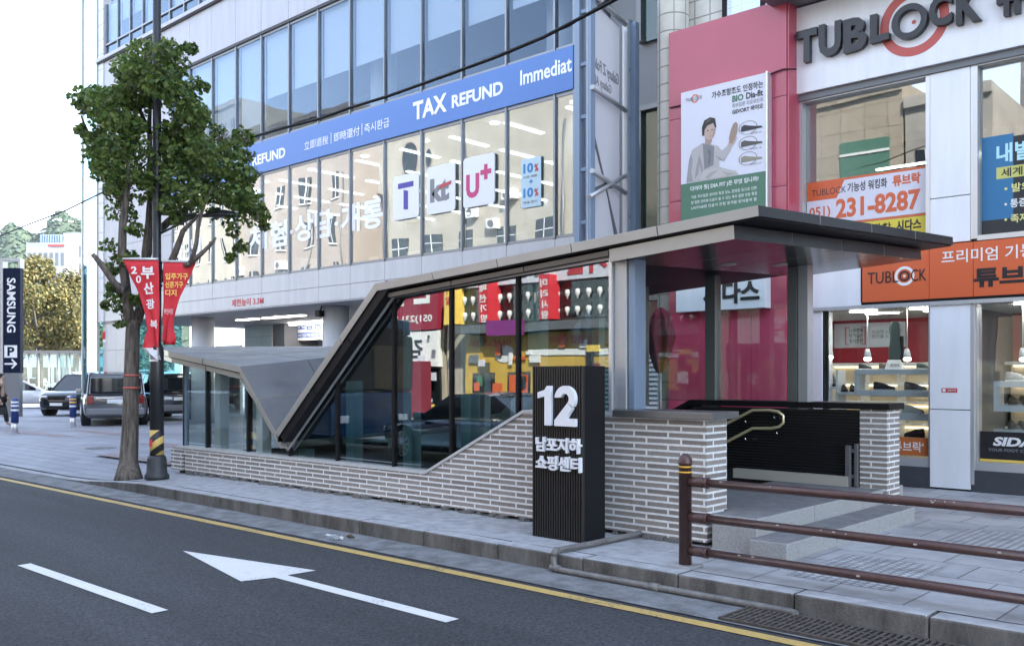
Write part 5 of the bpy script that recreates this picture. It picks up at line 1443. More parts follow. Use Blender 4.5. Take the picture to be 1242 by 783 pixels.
# hazard stripes: wrapped sheet
m, n, bs = nt_new('hazard_stripe')
geo = n.nodes.new('ShaderNodeNewGeometry'); sp = n.nodes.new('ShaderNodeSeparateXYZ'); n.links.new(geo.outputs['Position'], sp.inputs[0])
def mth(op, a, c=None):
    q = n.nodes.new('ShaderNodeMath'); q.operation = op
    for i, s in enumerate((a, c)):
        if s is None: continue
        if isinstance(s, (int, float)): q.inputs[i].default_value = s
        else: n.links.new(s, q.inputs[i])
    return q.outputs[0]
s1 = mth('MULTIPLY', sp.outputs[0], .735); s2 = mth('MULTIPLY', sp.outputs[1], .678)
dd = mth('ADD', mth('ADD', s1, s2), 0.0)
fr = mth('FRACT', mth('MULTIPLY', mth('SUBTRACT', sp.outputs[2], mth('MULTIPLY', dd, .75)), 4.4))
gtn = mth('GREATER_THAN', fr, .5)
mxn = n.nodes.new('ShaderNodeMix'); mxn.data_type = 'RGBA'; mxn.inputs[6].default_value = rgb(.02, .02, .022); mxn.inputs[7].default_value = rgb(.62, .42, .12)
n.links.new(gtn, mxn.inputs[0]); n.links.new(mxn.outputs[2], bs.inputs['Base Color']); bs.inputs['Roughness'].default_value = .5
b = MB(); b.lathe((lx0, ly0, 0), [(.1065, .37), (.1065, .76)], 28); b.build('stripe_wrap', m, L_)
fd = Vector((.678, -.735, 0))       # towards the road viewer
rt = Vector((.735, .678, 0))
def onpole(du, z, r=.106): return Vector((lx0, ly0, z)) + fd * r + rt * du
def card(name, c, w, h, mt, par, t=.004):
    b = MB(); pts = [c + rt * (-w / 2) + Vector((0, 0, -h / 2)), c + rt * (w / 2) + Vector((0, 0, -h / 2)), c + rt * (w / 2) + Vector((0, 0, h / 2)), c + rt * (-w / 2) + Vector((0, 0, h / 2))]
    b.prism(pts, fd * t); return b.build(name, mt, par)
card('paper_notice', onpole(-.01, 1.92), .13, .18, M['white'], L_)
card('notice_print', onpole(-.01, 1.90, .1105), .10, .08, M['letter_grey'], L_, .002)
card('red_tag', onpole(-.05, .56, .098), .06, .11, M['letter_red'], L_)
for z in (3.22, 3.36, 3.0):
    b = MB(); b.lathe((lx0, ly0, z), [(.083, 0), (.083, .04)], 20); b.build('clamp', M['pole'], L_)
# small arm with lamp head pointing along the pavement
z = EYE + (456 - 262) / F * 14.57
hd = Vector((lx0, ly0, z)) + rt * 1.02
b = MB(); b.tube([Vector((lx0, ly0, z + .04)), hd + Vector((0, 0, .0)) - rt * .2], .026, 8); b.tube([Vector((lx0, ly0, z - .30)), Vector((lx0, ly0, z)) + rt * .6], .018, 8); b.build('arm', M['pole'], L_)
b = MB(); b.smooth = True
pts, fs = [], []
for i, (u, w, h) in enumerate([(-.30, .03, .03), (-.24, .05, .05), (-.10, .10, .09), (.06, .14, .10), (.20, .11, .07), (.27, .03, .02)]):
    for k in range(12):
        a = 2 * math.pi * k / 12; v = math.sin(a)
        pts.append(hd + rt * u + fd * (w * math.cos(a)) + Vector((0, 0, (h if v > 0 else h * .25) * v)))
for i in range(5):
    for k in range(12): fs.append((i * 12 + k, i * 12 + (k + 1) % 12, (i + 1) * 12 + (k + 1) % 12, (i + 1) * 12 + k))
fs += [tuple(range(12))[::-1], tuple(range(60, 72))]
b.add(pts, fs); b.build('lamp_head', M['pole'], L_)

# red banners on the pole
def flagb(lab, side, prof, name):
    """prof: rows of (inner px, outer px, py) read in the pole's own plane."""
    dep = 14.45
    t = thing('street_banner', lab, 'banner', (lx0, ly0, 2.2), 'red banners hung from the lamp pole')
    rows = []
    for i, (a, c, y) in enumerate(prof):
        row = []
        for k in range(13):
            u = k / 12
            p = ad(lerp(a, c, u), y, dep)
            w = .045 * math.sin(u * 9 + i * .55 + side) * (i / len(prof)) + .03 * math.sin(u * 17 + i * 1.3) * (i / len(prof)) ** 2
            row.append(p + fd * w)
        rows.append(row)
    vs = [p for r in rows for p in r]; nn = 13
    fs = [(i * nn + k, i * nn + k + 1, (i + 1) * nn + k + 1, (i + 1) * nn + k) for i in range(len(rows) - 1) for k in range(nn - 1)]
    b = MB(); b.smooth = True; b.add(vs, fs)
    h = int(len(prof) * .86)
    for fi, f in enumerate(fs):
        if side == 0 and fi // 12 >= len(prof) - 3: b.m[fi] = 1
    o = b.build('banner_cloth', [M['red_cloth'], M['banner_grey']], t)
    so_ = o.modifiers.new('thick', 'SOLIDIFY'); so_.thickness = .004
    p0, p1 = ad(prof[0][0], prof[0][2] - 1, dep), ad(prof[0][1], prof[0][2] - 1, dep)
    b = MB(); b.tube([p0, p1], .022, 8); b.build('top_bar', M['trim'], t)
    return t
def dens(pr, n=18):
    out = []
    ys = [p[2] for p in pr]
    for i in range(n):
        y = lerp(ys[0], ys[-1], i / (n - 1))
        out.append((plin(y, [(p[2], p[0]) for p in pr]), plin(y, [(p[2], p[1]) for p in pr]), y))
    return out
f1 = flagb('left red banner with white Korean lettering on the lamp pole', 0, dens([(192, 149, 315), (193, 158, 335), (193, 168, 355), (193, 176, 378), (193, 179, 400), (193, 173, 414), (193, 170, 424), (194, 190, 436)]), 'left')
f2 = flagb('right red banner with yellow Korean lettering on the lamp pole', 1, dens([(198, 238, 318), (198, 230, 336), (198, 220, 358), (198, 212, 380), (198, 209, 398), (197, 214, 413), (197, 213, 418)]), 'right')
def ptxt(s, mt, par, px0, px1, pyt, pyb, dep=14.34, tilt=0.0, **k):
    a, c, t = ad(px0, pyb, dep), ad(px1, pyb, dep), ad(px0, pyt, dep)
    Vv = Vector((0, 0, 1)) + rt * tilt
    Uu = rt - Vector((0, 0, tilt))
    txt(s, mt, par, a, (c - a).length, (t - a).length, U=Uu, V=Vv, ext=.001, **k)
ptxt('부', M['white'], f1, 171, 187, 323, 338, bold=.03); ptxt('산', M['white'], f1, 175, 187, 343, 357, bold=.03, tilt=-.1); ptxt('광', M['white'], f1, 178, 188, 363, 375, bold=.02, tilt=-.1); ptxt('복', M['white'], f1, 182, 191, 388, 398, bold=.02)
ptxt('2', M['white'], f1, 159, 166, 323, 332, bold=.03); ptxt('0', M['white'], f1, 165, 171, 334, 343, bold=.02)
for k, s in enumerate(['입주가구', '신혼가구', '디지']):
    ptxt(s, M['yellow_letter'], f2, 200.5, [228, 222, 214][k], 331 + k * 10, 339 + k * 10, bold=.02)
ptxt('부산사랑', M['white'], f2, 199, 210, 374, 381, bold=.0)

# ================================================================== TREES
def leaf_quads(b, c, rad, n, size, squash=.8, rnd=random):
    for _ in range(n):
        while True:
            v = Vector((rnd.uniform(-1, 1), rnd.uniform(-1, 1), rnd.uniform(-1, 1)))
            l = v.length
            if .25 < l < 1 and rnd.random() < l ** 1.2: break
        p = c + Vector((v.x * rad, v.y * rad, v.z * rad * squash))
        nrm = (v.normalized() * .6 + Vector((rnd.uniform(-1, 1), rnd.uniform(-1, 1), rnd.uniform(-.2, 1.2)))).normalized()
        t = nrm.orthogonal().normalized(); t.rotate(Matrix.Rotation(rnd.uniform(0, 6.28), 3, nrm)); u = nrm.cross(t)
        s = size * rnd.uniform(.6, 1.25)
        b.add([p - t * s * .15, p + u * s * .5 + t * s * .35, p + t * s * .62 + u * s * .2 + nrm * s * .12, p + t * s * .62 - u * s * .2 + nrm * s * .12, p - u * s * .5 + t * s * .35], [(0, 4, 3, 2, 1)])
DT = 14.95
def tp(px, py, dd_=0.0): return ad(px, py, DT + dd_)
G1 = thing('ginkgo_tree', 'green leafy ginkgo tree with a forked ridged trunk beside the lamp pole', 'tree', (-14.62, 6.80, 0))
tr_ = MB(); tr_.smooth = True
base = gz(156, 577)
tr_.tube([Vector((base.x, base.y, -.1)), Vector((base.x, base.y, .03)), tp(156, 560), tp(158, 520), tp(159, 470), tp(160, 430), tp(161, 400), tp(162, 388)], [.24, .20, .145, .128, .118, .112, .108, .10], 16)
def br(pts, r): tr_.tube([tp(*p) for p in pts], r, 9)
br([(159, 395), (155, 370, -.1), (152, 340, -.2), (148, 310, -.2), (149, 270, -.3), (153, 245, -.3), (156, 215, -.4), (152, 180, -.4)], [.09, .08, .072, .068, .06, .05, .035, .015])
br([(163, 395), (172, 370, .2), (176, 340, .3), (177, 305, .3), (181, 270, .3), (183, 235, .3), (182, 195, .3), (181, 150, .2), (184, 100, .2), (186, 60, .2)], [.09, .085, .078, .07, .065, .055, .045, .035, .02, .01])
br([(172, 372, .2), (185, 348, .0), (205, 325, -.2), (215, 300, -.3), (222, 280, -.4), (240, 262, -.5)], [.09, .08, .06, .05, .04, .02])
br([(177, 310, .3), (188, 285, .5), (205, 268, .6), (230, 250, .8), (262, 235, .9), (295, 222, .9)], [.08, .07, .06, .05, .035, .015])
br([(153, 345, -.2), (145, 352, -.5), (135, 338, -.6), (124, 322, -.7), (112, 308, -.8)], [.06, .055, .05, .045, .035])
br([(152, 250, -.3), (140, 225, .1), (125, 190, .3), (108, 165, .4), (98, 140, .3)], [.06, .05, .04, .03, .012])
br([(182, 200, .3), (200, 170, .4), (222, 140, .5), (235, 110, .5)], [.05, .04, .025, .01])
br([(181, 160, .2), (168, 130, -.2), (162, 100, -.3)], [.04, .025, .01])
br([(183, 230, .3), (205, 200, .6), (240, 180, .9), (270, 165, .9)], [.05, .04, .025, .01])
tr_.build('trunk', M['bark'], G1)
bb = MB(); bb.smooth = True
for pts, r in [([(232, 318, -.6), (238, 296, -.6), (241, 268, -.6), (251, 240, -.6), (258, 226, -.6)], [.04, .035, .03, .02, .012]), ([(232, 318, -.6), (246, 306, -.6), (256, 296, -.6), (262, 288, -.6)], [.04, .035, .028, .018]), ([(225, 322, -.5), (232, 318, -.6)], [.045, .04])]:
    bb.tube([tp(*p) for p in pts], r, 8)
bb.build('bare_branch', M['bark'], G1)
rg = MB()
for z_ in (1.60, 1.40):
    q = tp(159.5, 456 - (z_ - EYE) / DT * F); rg.lathe((q.x, q.y, z_), [(.128, 0), (.128, .03)], 18)
rg.build('ribbon', mat('faded_red_ribbon', (.50, .12, .10), .7), G1)
random.seed(21)
clumps = [(175, 62, 20), (200, 58, 16), (155, 85, 20), (180, 90, 22), (205, 90, 18), (228, 58, 9), (218, 72, 12), (150, 100, 12), (215, 112, 16), (195, 110, 18), (232, 105, 12), (246, 104, 8), (222, 130, 18), (240, 138, 14), (165, 115, 20),
          (98, 120, 12), (112, 118, 14), (128, 122, 16), (145, 120, 16), (120, 138, 14), (142, 142, 18), (160, 150, 16), (104, 132, 9), (98, 160, 7), (110, 162, 8), (122, 158, 12), (120, 180, 16), (140, 175, 18), (160, 180, 18), (130, 205, 18), (155, 205, 18), (115, 198, 12),
          (205, 165, 20), (225, 160, 18), (238, 148, 12), (200, 195, 20), (225, 190, 22), (250, 182, 18), (268, 162, 12), (280, 180, 16), (298, 170, 12), (302, 188, 10), (272, 200, 20), (245, 210, 20), (215, 220, 20), (190, 225, 14), (292, 215, 16), (308, 210, 10), (262, 232, 18), (235, 240, 18), (285, 240, 18), (302, 245, 14), (315, 262, 10), (300, 268, 12), (280, 268, 12), (262, 262, 9), (285, 285, 8), (290, 300, 7), (278, 312, 6), (318, 275, 6),
          (145, 225, 14), (132, 232, 10), (170, 235, 12), (140, 255, 12), (158, 262, 10), (165, 280, 10), (170, 215, 14), (150, 245, 10), (205, 245, 14), (215, 268, 10), (225, 262, 12),
          (133, 298, 9), (140, 312, 8), (128, 320, 6), (150, 318, 7), (138, 328, 7), (146, 372, 9), (138, 362, 8), (135, 350, 7), (155, 382, 8), (150, 392, 6), (128, 368, 5), (165, 365, 7), (152, 355, 7), (160, 312, 7)]
tw = MB(); tw.smooth = True
for px, py, r in clumps:                                             # fine twigs feeding every spray of leaves
    for k in range(3):
        a = random.uniform(0, 6.28); rr = r * random.uniform(.7, 1.15); d0 = random.uniform(-.4, .4)
        tw.tube([tp(px + random.uniform(-3, 3), py + r * .5, d0), tp(px + .5 * rr * math.cos(a), py + .4 * rr * math.sin(a), d0), tp(px + rr * math.cos(a), py - abs(rr * math.sin(a)) * .9, d0 + random.uniform(-.2, .2))], [.012, .008, .004], 5)
tw.build('twigs', M['bark'], G1, kind='stuff')
lv = MB()
for px, py, r in clumps:
    rad = r / F * DT
    for dd_ in ([-.55, .1, .65] if r > 12 else [-.1]):
        c = tp(px + random.uniform(-4, 4), py + random.uniform(-4, 4), dd_ + random.uniform(-.3, .3))
        leaf_quads(lv, c, rad * random.uniform(.95, 1.2), int(50 + 1350 * rad * rad), random.choice((.07, .085, .1)))
lv.build('crown', M['leaf'], G1)

def bushy_tree(name, lab, pos, h, tr_r, blobs, n, size, mt, group=None, trunk_h=None, seed=1, cat='tree'):
    rnd = random.Random(seed)
    t = thing(name, lab, cat, pos, group); P = Vector(pos)
    th_ = trunk_h or h * .35
    tb = MB(); tb.smooth = True
    tb.tube([P + Vector((0, 0, -.1)), P + Vector((.05, 0, th_ * .5)), P + Vector((0, .05, th_))], [tr_r * 1.2, tr_r, tr_r * .85], 9)
    for c, r in blobs[:7]: tb.tube([P + Vector((0, 0, th_ * .9)), P.lerp(P + Vector(c), .55) + Vector((0, 0, th_ * .4)), P + Vector(c)], [tr_r * .6, tr_r * .35, tr_r * .1], 6)
    tb.build('trunk', M['bark'], t)
    b = MB()
    for c, r in blobs: leaf_quads(b, P + Vector(c), r, int(n * r * r), size, .75, rnd)
    b.build('crown', mt, t)
    return t
def blobset(seed, w, z0, z1, n, r0, r1):
    rnd = random.Random(seed); out = []
    for _ in range(n):
        z = rnd.uniform(z0, z1); f = 1 - abs((z - lerp(z0, z1, .42)) / (z1 - z0)) * 1.25
        a = rnd.uniform(0, 6.28); d = w * max(.15, f) * math.sqrt(rnd.random()); out.append(((d * math.cos(a), d * math.sin(a), z), rnd.uniform(r0, r1)))
    return out
for i, (px, dep, h, w, lab) in enumerate([(48, 78, 12.6, 4.6, 'tall golden tree with wide crown behind the glass pavilion'), (92, 84, 12.2, 4.2, 'golden green tree beside the store corner behind the pavilion'), (8, 92, 11.5, 4.5, 'golden green tree behind the parking pylon sign')]):
    p = ad(px, 456, dep); bushy_tree('street_tree', lab, (p.x, p.y, 0), h, .28, blobset(30 + i, w, 4.0, h - 1.6, 46, .8, 1.5), 170, .27, M['leaf_gold'], 'autumn trees behind the pavilion', 4.2, seed=i + 3)

# ================================================================== BOLLARDS, PYLON SIGN, PERSON
def bollard(lab, px, py):
    q = gz(px, py); t = thing('bollard', lab, 'bollard', (q.x, q.y, 0), 'blue and white bollards on the plaza'); x, y = q.x, q.y
    b = MB(); b.lathe((x, y, 0), [(.085, 0), (.085, .30)], 18); b.build('steel_foot', M['trim'], t)
    b = MB(); b.lathe((x, y, 0), [(.15, 0), (.15, .02)], 18); b.build('base_plate', M['steel'], t)
    b = MB(); b.lathe((x, y, 0), [(.10, .30), (.10, .94), (.07, .97), (.02, .98)], 18); b.build('sleeve', mat('navy_sleeve', (.02, .045, .20), .4), t)
    for z, c in ((.62, 'white'), (.74, 'amber' if px > 50 else 'white'), (.84, 'white' if px < 50 else 'amber')):
        b = MB(); b.lathe((x, y, z), [(.1015, 0), (.1015, .055)], 18); b.build('band', M[c], t)
bollard('blue bollard with white bands in front of the pylon sign', 18, 525)
bollard('blue bollard with yellow bands in front of the grey van', 88.5, 517)
q = gz(14, 505); P_ = thing('parking_pylon', 'tall navy pylon sign with vertical white lettering, P symbol and arrow', 'pylon sign', (q.x, q.y, 0))
dep = 1.6 * F / (505 - 456)
rtp, fdp = rt, fd
def pbox(name, mt, px0, px1, py0, py1, t0, t1):
    a, c = ad(px0, py1, dep), ad(px1, py0, dep)
    b = MB(); b.prism([Vector((a.x, a.y, max(a.z, 0))) + fdp * t0, Vector((c.x, c.y, max(a.z, 0))) + fdp * t0, Vector((c.x, c.y, c.z)) + fdp * t0, Vector((a.x, a.y, c.z)) + fdp * t0], fdp * (t1 - t0)); return b.build(name, mt, P_)
pbox('back_frame', M['steel'], 1, 4.2, 313, 505, -.3, .05); pbox('sign_face', M['navy_sign'], 4.2, 24.5, 325, 452, -.25, .0); pbox('lower_panel', M['grey_panel'], 3.5, 23.5, 452, 505, -.25, -.005)
pbox('top_frame', M['steel'], 4.2, 25, 313, 316, -.28, .03); pbox('top_frame', M['steel'], 22.5, 25, 316, 325, -.28, .03)
a = ad(7, 337, dep) + fdp * .006; W_px = dep / F
txt('SAMSUNG', M['white'], P_, ad(8.5, 337, dep) + fdp * .006, 66 * W_px, 10.5 * W_px, U=Vector((0, 0, -1)), V=rtp, bold=.02)
pbox('p_field', M['white'], 5.2, 20.8, 418.5, 433.5, 0.0, .006); 
txt('P', M['navy_sign'], P_, ad(9.2, 431.5, dep) + fdp * .012, 8.5 * W_px, 11 * W_px, U=rtp, bold=.03)
def arrowp(pts):
    b = MB(); b.prism([ad(px, py, dep) + fdp * .002 for px, py in pts], fdp * .006); b.build('arrow', M['white'], P_)
arrowp([(5.5, 440), (18, 440), (18, 442), (5.5, 442)]); arrowp([(15, 435), (21, 441), (15, 447), (13.6, 445.8), (18.2, 441), (13.6, 436.2)])

def skinned(name, verts, edges, rads, mt, par, sub=2):
    me = bpy.data.meshes.new(name); me.from_pydata([Vector(v) for v in verts], edges, []); o = bpy.data.objects.new(name, me); C.objects.link(o)
    o.modifiers.new('skin', 'SKIN'); sv = me.skin_vertices[0].data
    for i, r in enumerate(rads): sv[i].radius = r if isinstance(r, tuple) else (r, r)
    sv[0].use_root = True
    ss = o.modifiers.new('sub', 'SUBSURF'); ss.levels = sub; ss.render_levels = sub
    bpy.context.view_layer.update()
    dg = bpy.context.evaluated_depsgraph_get(); m2 = bpy.data.meshes.new_from_object(o.evaluated_get(dg)); m2.name = name
    bpy.data.objects.remove(o)
    for p in m2.polygons: p.use_smooth = True
    m2.materials.clear(); m2.materials.append(mt)
    o = bpy.data.objects.new(name, m2); C.objects.link(o)
    if par: o.parent = par
    return o
q = gz(1.5, 517)
PR = thing('person', 'person in a beige vest and dark sleeves walking with a black bag', 'person', (q.x, q.y, 0), rz=YAW + R(-65)); ORG[PR.name] = Vector((0, 0, 0))
skn = mat('skin', (.46, .30, .22), .6); drk = mat('dark_clothing', (.02, .02, .024), .8); bei = mat('beige_vest', (.34, .27, .21), .8)
# +Y is the walking direction
bv = [(0, 0, .95), (0, .01, 1.15), (0, .0, 1.36), (0, .01, 1.46), (0, .03, 1.54), (0, .04, 1.64),
      (-.09, 0, .90), (-.10, .10, .50), (-.10, .16, .09), (-.10, .27, .05), (.09, 0, .90), (.10, -.05, .50), (.10, -.22, .12), (.10, -.12, .05),
      (-.17, 0, 1.38), (-.23, .02, 1.12), (-.21, .15, .92), (-.20, .20, .84), (.17, 0, 1.38), (.24, -.06, 1.12), (.22, -.02, .86), (.21, .0, .77)]
be = [(0, 1), (1, 2), (2, 3), (3, 4), (4, 5), (0, 6), (6, 7), (7, 8), (8, 9), (0, 10), (10, 11), (11, 12), (12, 13), (2, 14), (14, 15), (15, 16), (16, 17), (2, 18), (18, 19), (19, 20), (20, 21)]
rd = [(.15, .11), (.13, .10), (.15, .10), .055, .06, .085, .085, .06, .045, .035, .085, .06, .045, .035, .055, .042, .032, .036, .055, .042, .032, .036]
skinned('body', bv, be, rd, skn, PR)
skinned('trousers', [(0, 0, .97), (-.09, 0, .88), (-.10, .10, .50), (-.10, .16, .12), (.09, 0, .88), (.10, -.05, .50), (.10, -.21, .15)], [(0, 1), (1, 2), (2, 3), (0, 4), (4, 5), (5, 6)], [(.165, .125), .10, .078, .07, .10, .078, .07], drk, PR)
skinned('sleeve', [(-.15, 0, 1.40), (-.23, .02, 1.12), (-.21, .15, .93)], [(0, 1), (1, 2)], [.07, .055, .045], drk, PR)
skinned('sleeve', [(.15, 0, 1.40), (.24, -.06, 1.12), (.22, -.02, .87)], [(0, 1), (1, 2)], [.07, .055, .045], drk, PR)
skinned('vest', [(0, 0, .92), (0, .01, 1.15), (0, .0, 1.36), (0, .01, 1.45)], [(0, 1), (1, 2), (2, 3)], [(.18, .135), (.16, .125), (.175, .12), (.08, .07)], bei, PR)
skinned('hair', [(0, .0, 1.70), (0, -.02, 1.62), (0, -.03, 1.54)], [(0, 1), (1, 2)], [.085, .092, .07], drk, PR)
for sx in (-.035, .035):
    b = MB(); b.lathe((sx, .125, 1.65), [(.004, -.006), (.010, 0), (.004, .006)], 8); b.build('eye', drk, PR)
b = MB(); b.prism([(-.014, .118, 1.605), (.014, .118, 1.605), (0, .145, 1.612), (0, .12, 1.655)], (0, -.01, 0)); b.build('nose', skn, PR)
for (hx, hy, hz) in ((-.20, .20, .80), (.21, .0, .73)):
    for k in range(4): 
        b = MB(); b.tube([(hx, hy - .03 + .02 * k, hz + .03), (hx - .005, hy - .03 + .021 * k, hz - .03), (hx + .012 * (1 if hx < 0 else -1), hy - .03 + .021 * k, hz - .06 + .006 * abs(k - 1.5))], [.010, .009, .007], 6); b.build('finger', skn, PR)
    b = MB(); b.tube([(hx, hy + .035, hz + .05), (hx + .01, hy + .055, hz + .0), (hx + .02, hy + .05, hz - .025)], [.011, .010, .008], 6); b.build('thumb', skn, PR)
mw = Matrix.Translation((q.x, q.y, 0)) @ Matrix.Rotation(YAW + R(-65), 4, 'Z')
hb = mw @ Vector((.235, .0, .68))
BG = thing('hand_bag', 'black hand bag carried by the person in beige vest', 'bag', tuple(hb), rz=YAW + R(-65)); ORG[BG.name] = Vector((0, 0, 0))
b = MB(); b.prism([(-.05, -.17, -.30), (-.05, .17, -.30), (-.05, .13, -.08), (-.05, -.13, -.08)], (.10, 0, 0)); b.build('bag_body', drk, BG, bevel=.03)
b = MB(); b.tube([(0, -.09, -.10), (-.02, -.05, .0), (-.02, .05, .0), (0, .09, -.10)], .009, 6); b.build('bag_strap', drk, BG)

# ================================================================== CARS
def car(name, lab, pos, rz, kind, paint, group='cars parked on the plaza'):
    """x forward. Body is lofted from stations across the car's length; glasshouse, wheels, lamps and trim are parts."""
    t = thing(name, lab, 'car', pos, group, rz); ORG[t.name] = Vector((0, 0, 0))
    K = {'van': dict(L=5.0, W=1.96, H=1.76, belt=1.02, hood=(.56, .98), bon=1.02, ws=(.30, .55), rear=(-.485, -.46), roof=(-.45, .24), wb=(-.30, .31), wr=.36),
         'suv': dict(L=4.75, W=1.90, H=1.72, belt=1.02, hood=(.5, .9), bon=1.05, ws=(.12, .28), rear=(-.49, -.42), roof=(-.40, .08), wb=(-.29, .31), wr=.38),
         'sedan': dict(L=4.8, W=1.86, H=1.44, belt=.90, hood=(.5, .9), bon=.88, ws=(.08, .24), rear=(-.40, -.22), roof=(-.20, .04), wb=(-.29, .31), wr=.35)}[kind]
    L, W, H, belt, wr = K['L'], K['W'], K['H'], K['belt'], K['wr']
    x = lambda f: f * L
    tail_h = 1.0 if kind == 'sedan' else belt
    # lower body
    st = [(-.5, .82, .42, belt * .93), (-.485, .92, .30, belt * .97 if kind != 'sedan' else .96), (-.40, .985, .24, tail_h), (-.2, 1, .22, belt), (.1, 1, .22, belt), (K['ws'][1], .99, .22, K['bon'] * .985), (.40, .95, .24, K['bon'] * .93), (.47, .86, .28, K['bon'] * .83), (.5, .70, .36, K['bon'] * .70)]
    n = 12; pts = []
    for f, w, zl, zh in st:
        hw = W / 2 * w; zm = lerp(zl, zh, .55)
        prof = [(-hw * .86, zl), (-hw * .97, lerp(zl, zh, .18)), (-hw, zm), (-hw * .985, lerp(zl, zh, .85)), (-hw * .93, zh - .02), (-hw * .80, zh), (hw * .80, zh), (hw * .93, zh - .02), (hw * .985, lerp(zl, zh, .85)), (hw, zm), (hw * .97, lerp(zl, zh, .18)), (hw * .86, zl)]
        pts += [(x(f), yy, zz) for yy, zz in prof]
    fs = [(i * n + k, i * n + (k + 1) % n, (i + 1) * n + (k + 1) % n, (i + 1) * n + k) for i in range(len(st) - 1) for k in range(n)] + [tuple(range(n))[::-1], tuple((len(st) - 1) * n + k for k in range(n))]
    b = MB(); b.smooth = True; b.add(pts, fs)
    b.build('body', paint, t)
    # cabin: roof and pillars with glass set between
    r0, r1 = K['roof']; w0, w1 = K['ws'][0], K['ws'][1]; b0, b1 = K['rear']
    hw, rw = W / 2 * .94, W / 2 * .80
    zb_, zr = belt - .03, H
    low = [(x(b0), -hw * .93, zb_), (x(w1), -hw * .93, K['bon'] - .03), (x(w1), hw * .93, K['bon'] - .03), (x(b0), hw * .93, zb_)]
    mid0 = [(x(lerp(b0, r0, .0)), -hw, zb_), (x(lerp(w1, w0, .12)), -hw, zb_)]
    top = [(x(r0), -rw, zr - .05), (x(r1), -rw, zr - .04), (x(r1), rw, zr - .04), (x(r0), rw, zr - .05)]
    g = MB(); g.add(low + top, [(0, 3, 2, 1), (4, 5, 6, 7), (0, 1, 5, 4), (1, 2, 6, 5), (2, 3, 7, 6), (3, 0, 4, 7)])
    g.build('glasshouse', M['car_glass'], t, bevel=.05)
    rf = MB(); rf.smooth = True
    rp, nn = [], 7
    for f, dz, ws in [(r0 - .012, -.07, .93), (r0 + .03, -.02, 1), (lerp(r0, r1, .5), 0, 1.01), (r1 - .03, -.02, 1), (r1 + .015, -.07, .94)]:
        for k in range(nn):
            u = -1 + 2 * k / (nn - 1); rp.append((x(f), u * rw * 1.03 * ws, zr + dz + .03 * (1 - u * u) - .02))
    ff = [(i * nn + k, (i + 1) * nn + k, (i + 1) * nn + k + 1, i * nn + k + 1) for i in range(4) for k in range(nn - 1)]
    rf.add(rp + [(p[0], p[1], p[2] - .05) for p in rp], ff + [tuple(35 + q for q in f[::-1]) for f in ff] + [(i, i + 35, i + 1 + 35, i + 1) for i in range(nn - 1)] + [(28 + i, 28 + i + 1, 63 + i + 1, 63 + i) for i in range(nn - 1)] + [(i * nn, (i + 1) * nn, (i + 1) * nn + 35, i * nn + 35) for i in range(4)] + [(i * nn + 6, i * nn + 41, (i + 1) * nn + 41, (i + 1) * nn + 6) for i in range(4)])
    rf.build('roof', paint, t)
    for sy in (-1, 1):
        pl_ = MB()
        fr_ = [0, .36, .68, 1.0] if kind != 'sedan' else [0, .5, 1.0]
        for u in fr_:
            xb, xt = x(lerp(b0, w1, u)), x(lerp(r0, r1, u))
            wd = .05 if 0 < u < 1 else .07
            zl_ = lerp(zb_, K['bon'] - .03, u)
            pl_.prism([(xb - wd, sy * hw * .945, zl_), (xb + wd, sy * hw * .945, zl_), (xt + wd * .8, sy * (rw + .012), zr - .06), (xt - wd * .8, sy * (rw + .012), zr - .06)], (0, -sy * .03, 0))
        pl_.build('pillar', paint, t)
        hb_ = MB(); hb_.box(x(.02), x(.05), sy * (W / 2 - .005), sy * (W / 2 + .02), belt - .16, belt - .13); hb_.box(x(-.2), x(-.17), sy * (W / 2 - .005), sy * (W / 2 + .02), belt - .16, belt - .13); hb_.build('door_handle', M['chrome'], t)
        mr_ = MB(); mr_.box(x(w1) - .32, x(w1) - .18, sy * (W / 2 - .02), sy * (W / 2 + .17), belt - .02, belt + .13); mr_.build('mirror', paint, t, bevel=.03)
    for f in K['wb']:
        for sy in (-1, 1):
            wx = x(f); yo = sy * (W / 2 - .10)
            b = MB(); b.tube([(wx, sy * (W / 2 - .26), wr), (wx, sy * (W / 2 + .008), wr)], wr + .05, 24); b.build('wheel_arch', M['tyre'], t)
            ty = MB(); ty.tube([(wx, yo - sy * .11, wr), (wx, yo - sy * .09, wr), (wx, yo + sy * .10, wr), (wx, yo + sy * .125, wr)], [wr * .93, wr, wr, wr * .93], 28); w_ = ty.build('wheel', M['tyre'], t)
            rm = MB()
            for k in range(10):
                a = 2 * math.pi * k / 10
                d = Vector((math.cos(a), 0, math.sin(a))); e = Vector((-math.sin(a), 0, math.cos(a))); c0 = Vector((wx, yo + sy * .127, wr))
                rm.prism([c0 + d * .05 - e * .025, c0 + d * wr * .68 - e * .035, c0 + d * wr * .68 + e * .035, c0 + d * .05 + e * .025], (0, sy * .012, 0))
            rm.tube([(wx, yo + sy * .127, wr), (wx, yo + sy * .145, wr)], .06, 14)
            for k in range(24):
                a0, a1 = 2 * math.pi * k / 24, 2 * math.pi * (k + 1) / 24
                rm.prism([Vector((wx + r * math.cos(a), yo + sy * .127, wr + r * math.sin(a))) for r, a in ((wr * .66, a0), (wr * .66, a1), (wr * .74, a1), (wr * .74, a0))], (0, sy * .012, 0))
            o = rm.build('rim', M['rim'], w_)
    # ends
    xr, xf = x(-.5), x(.5)
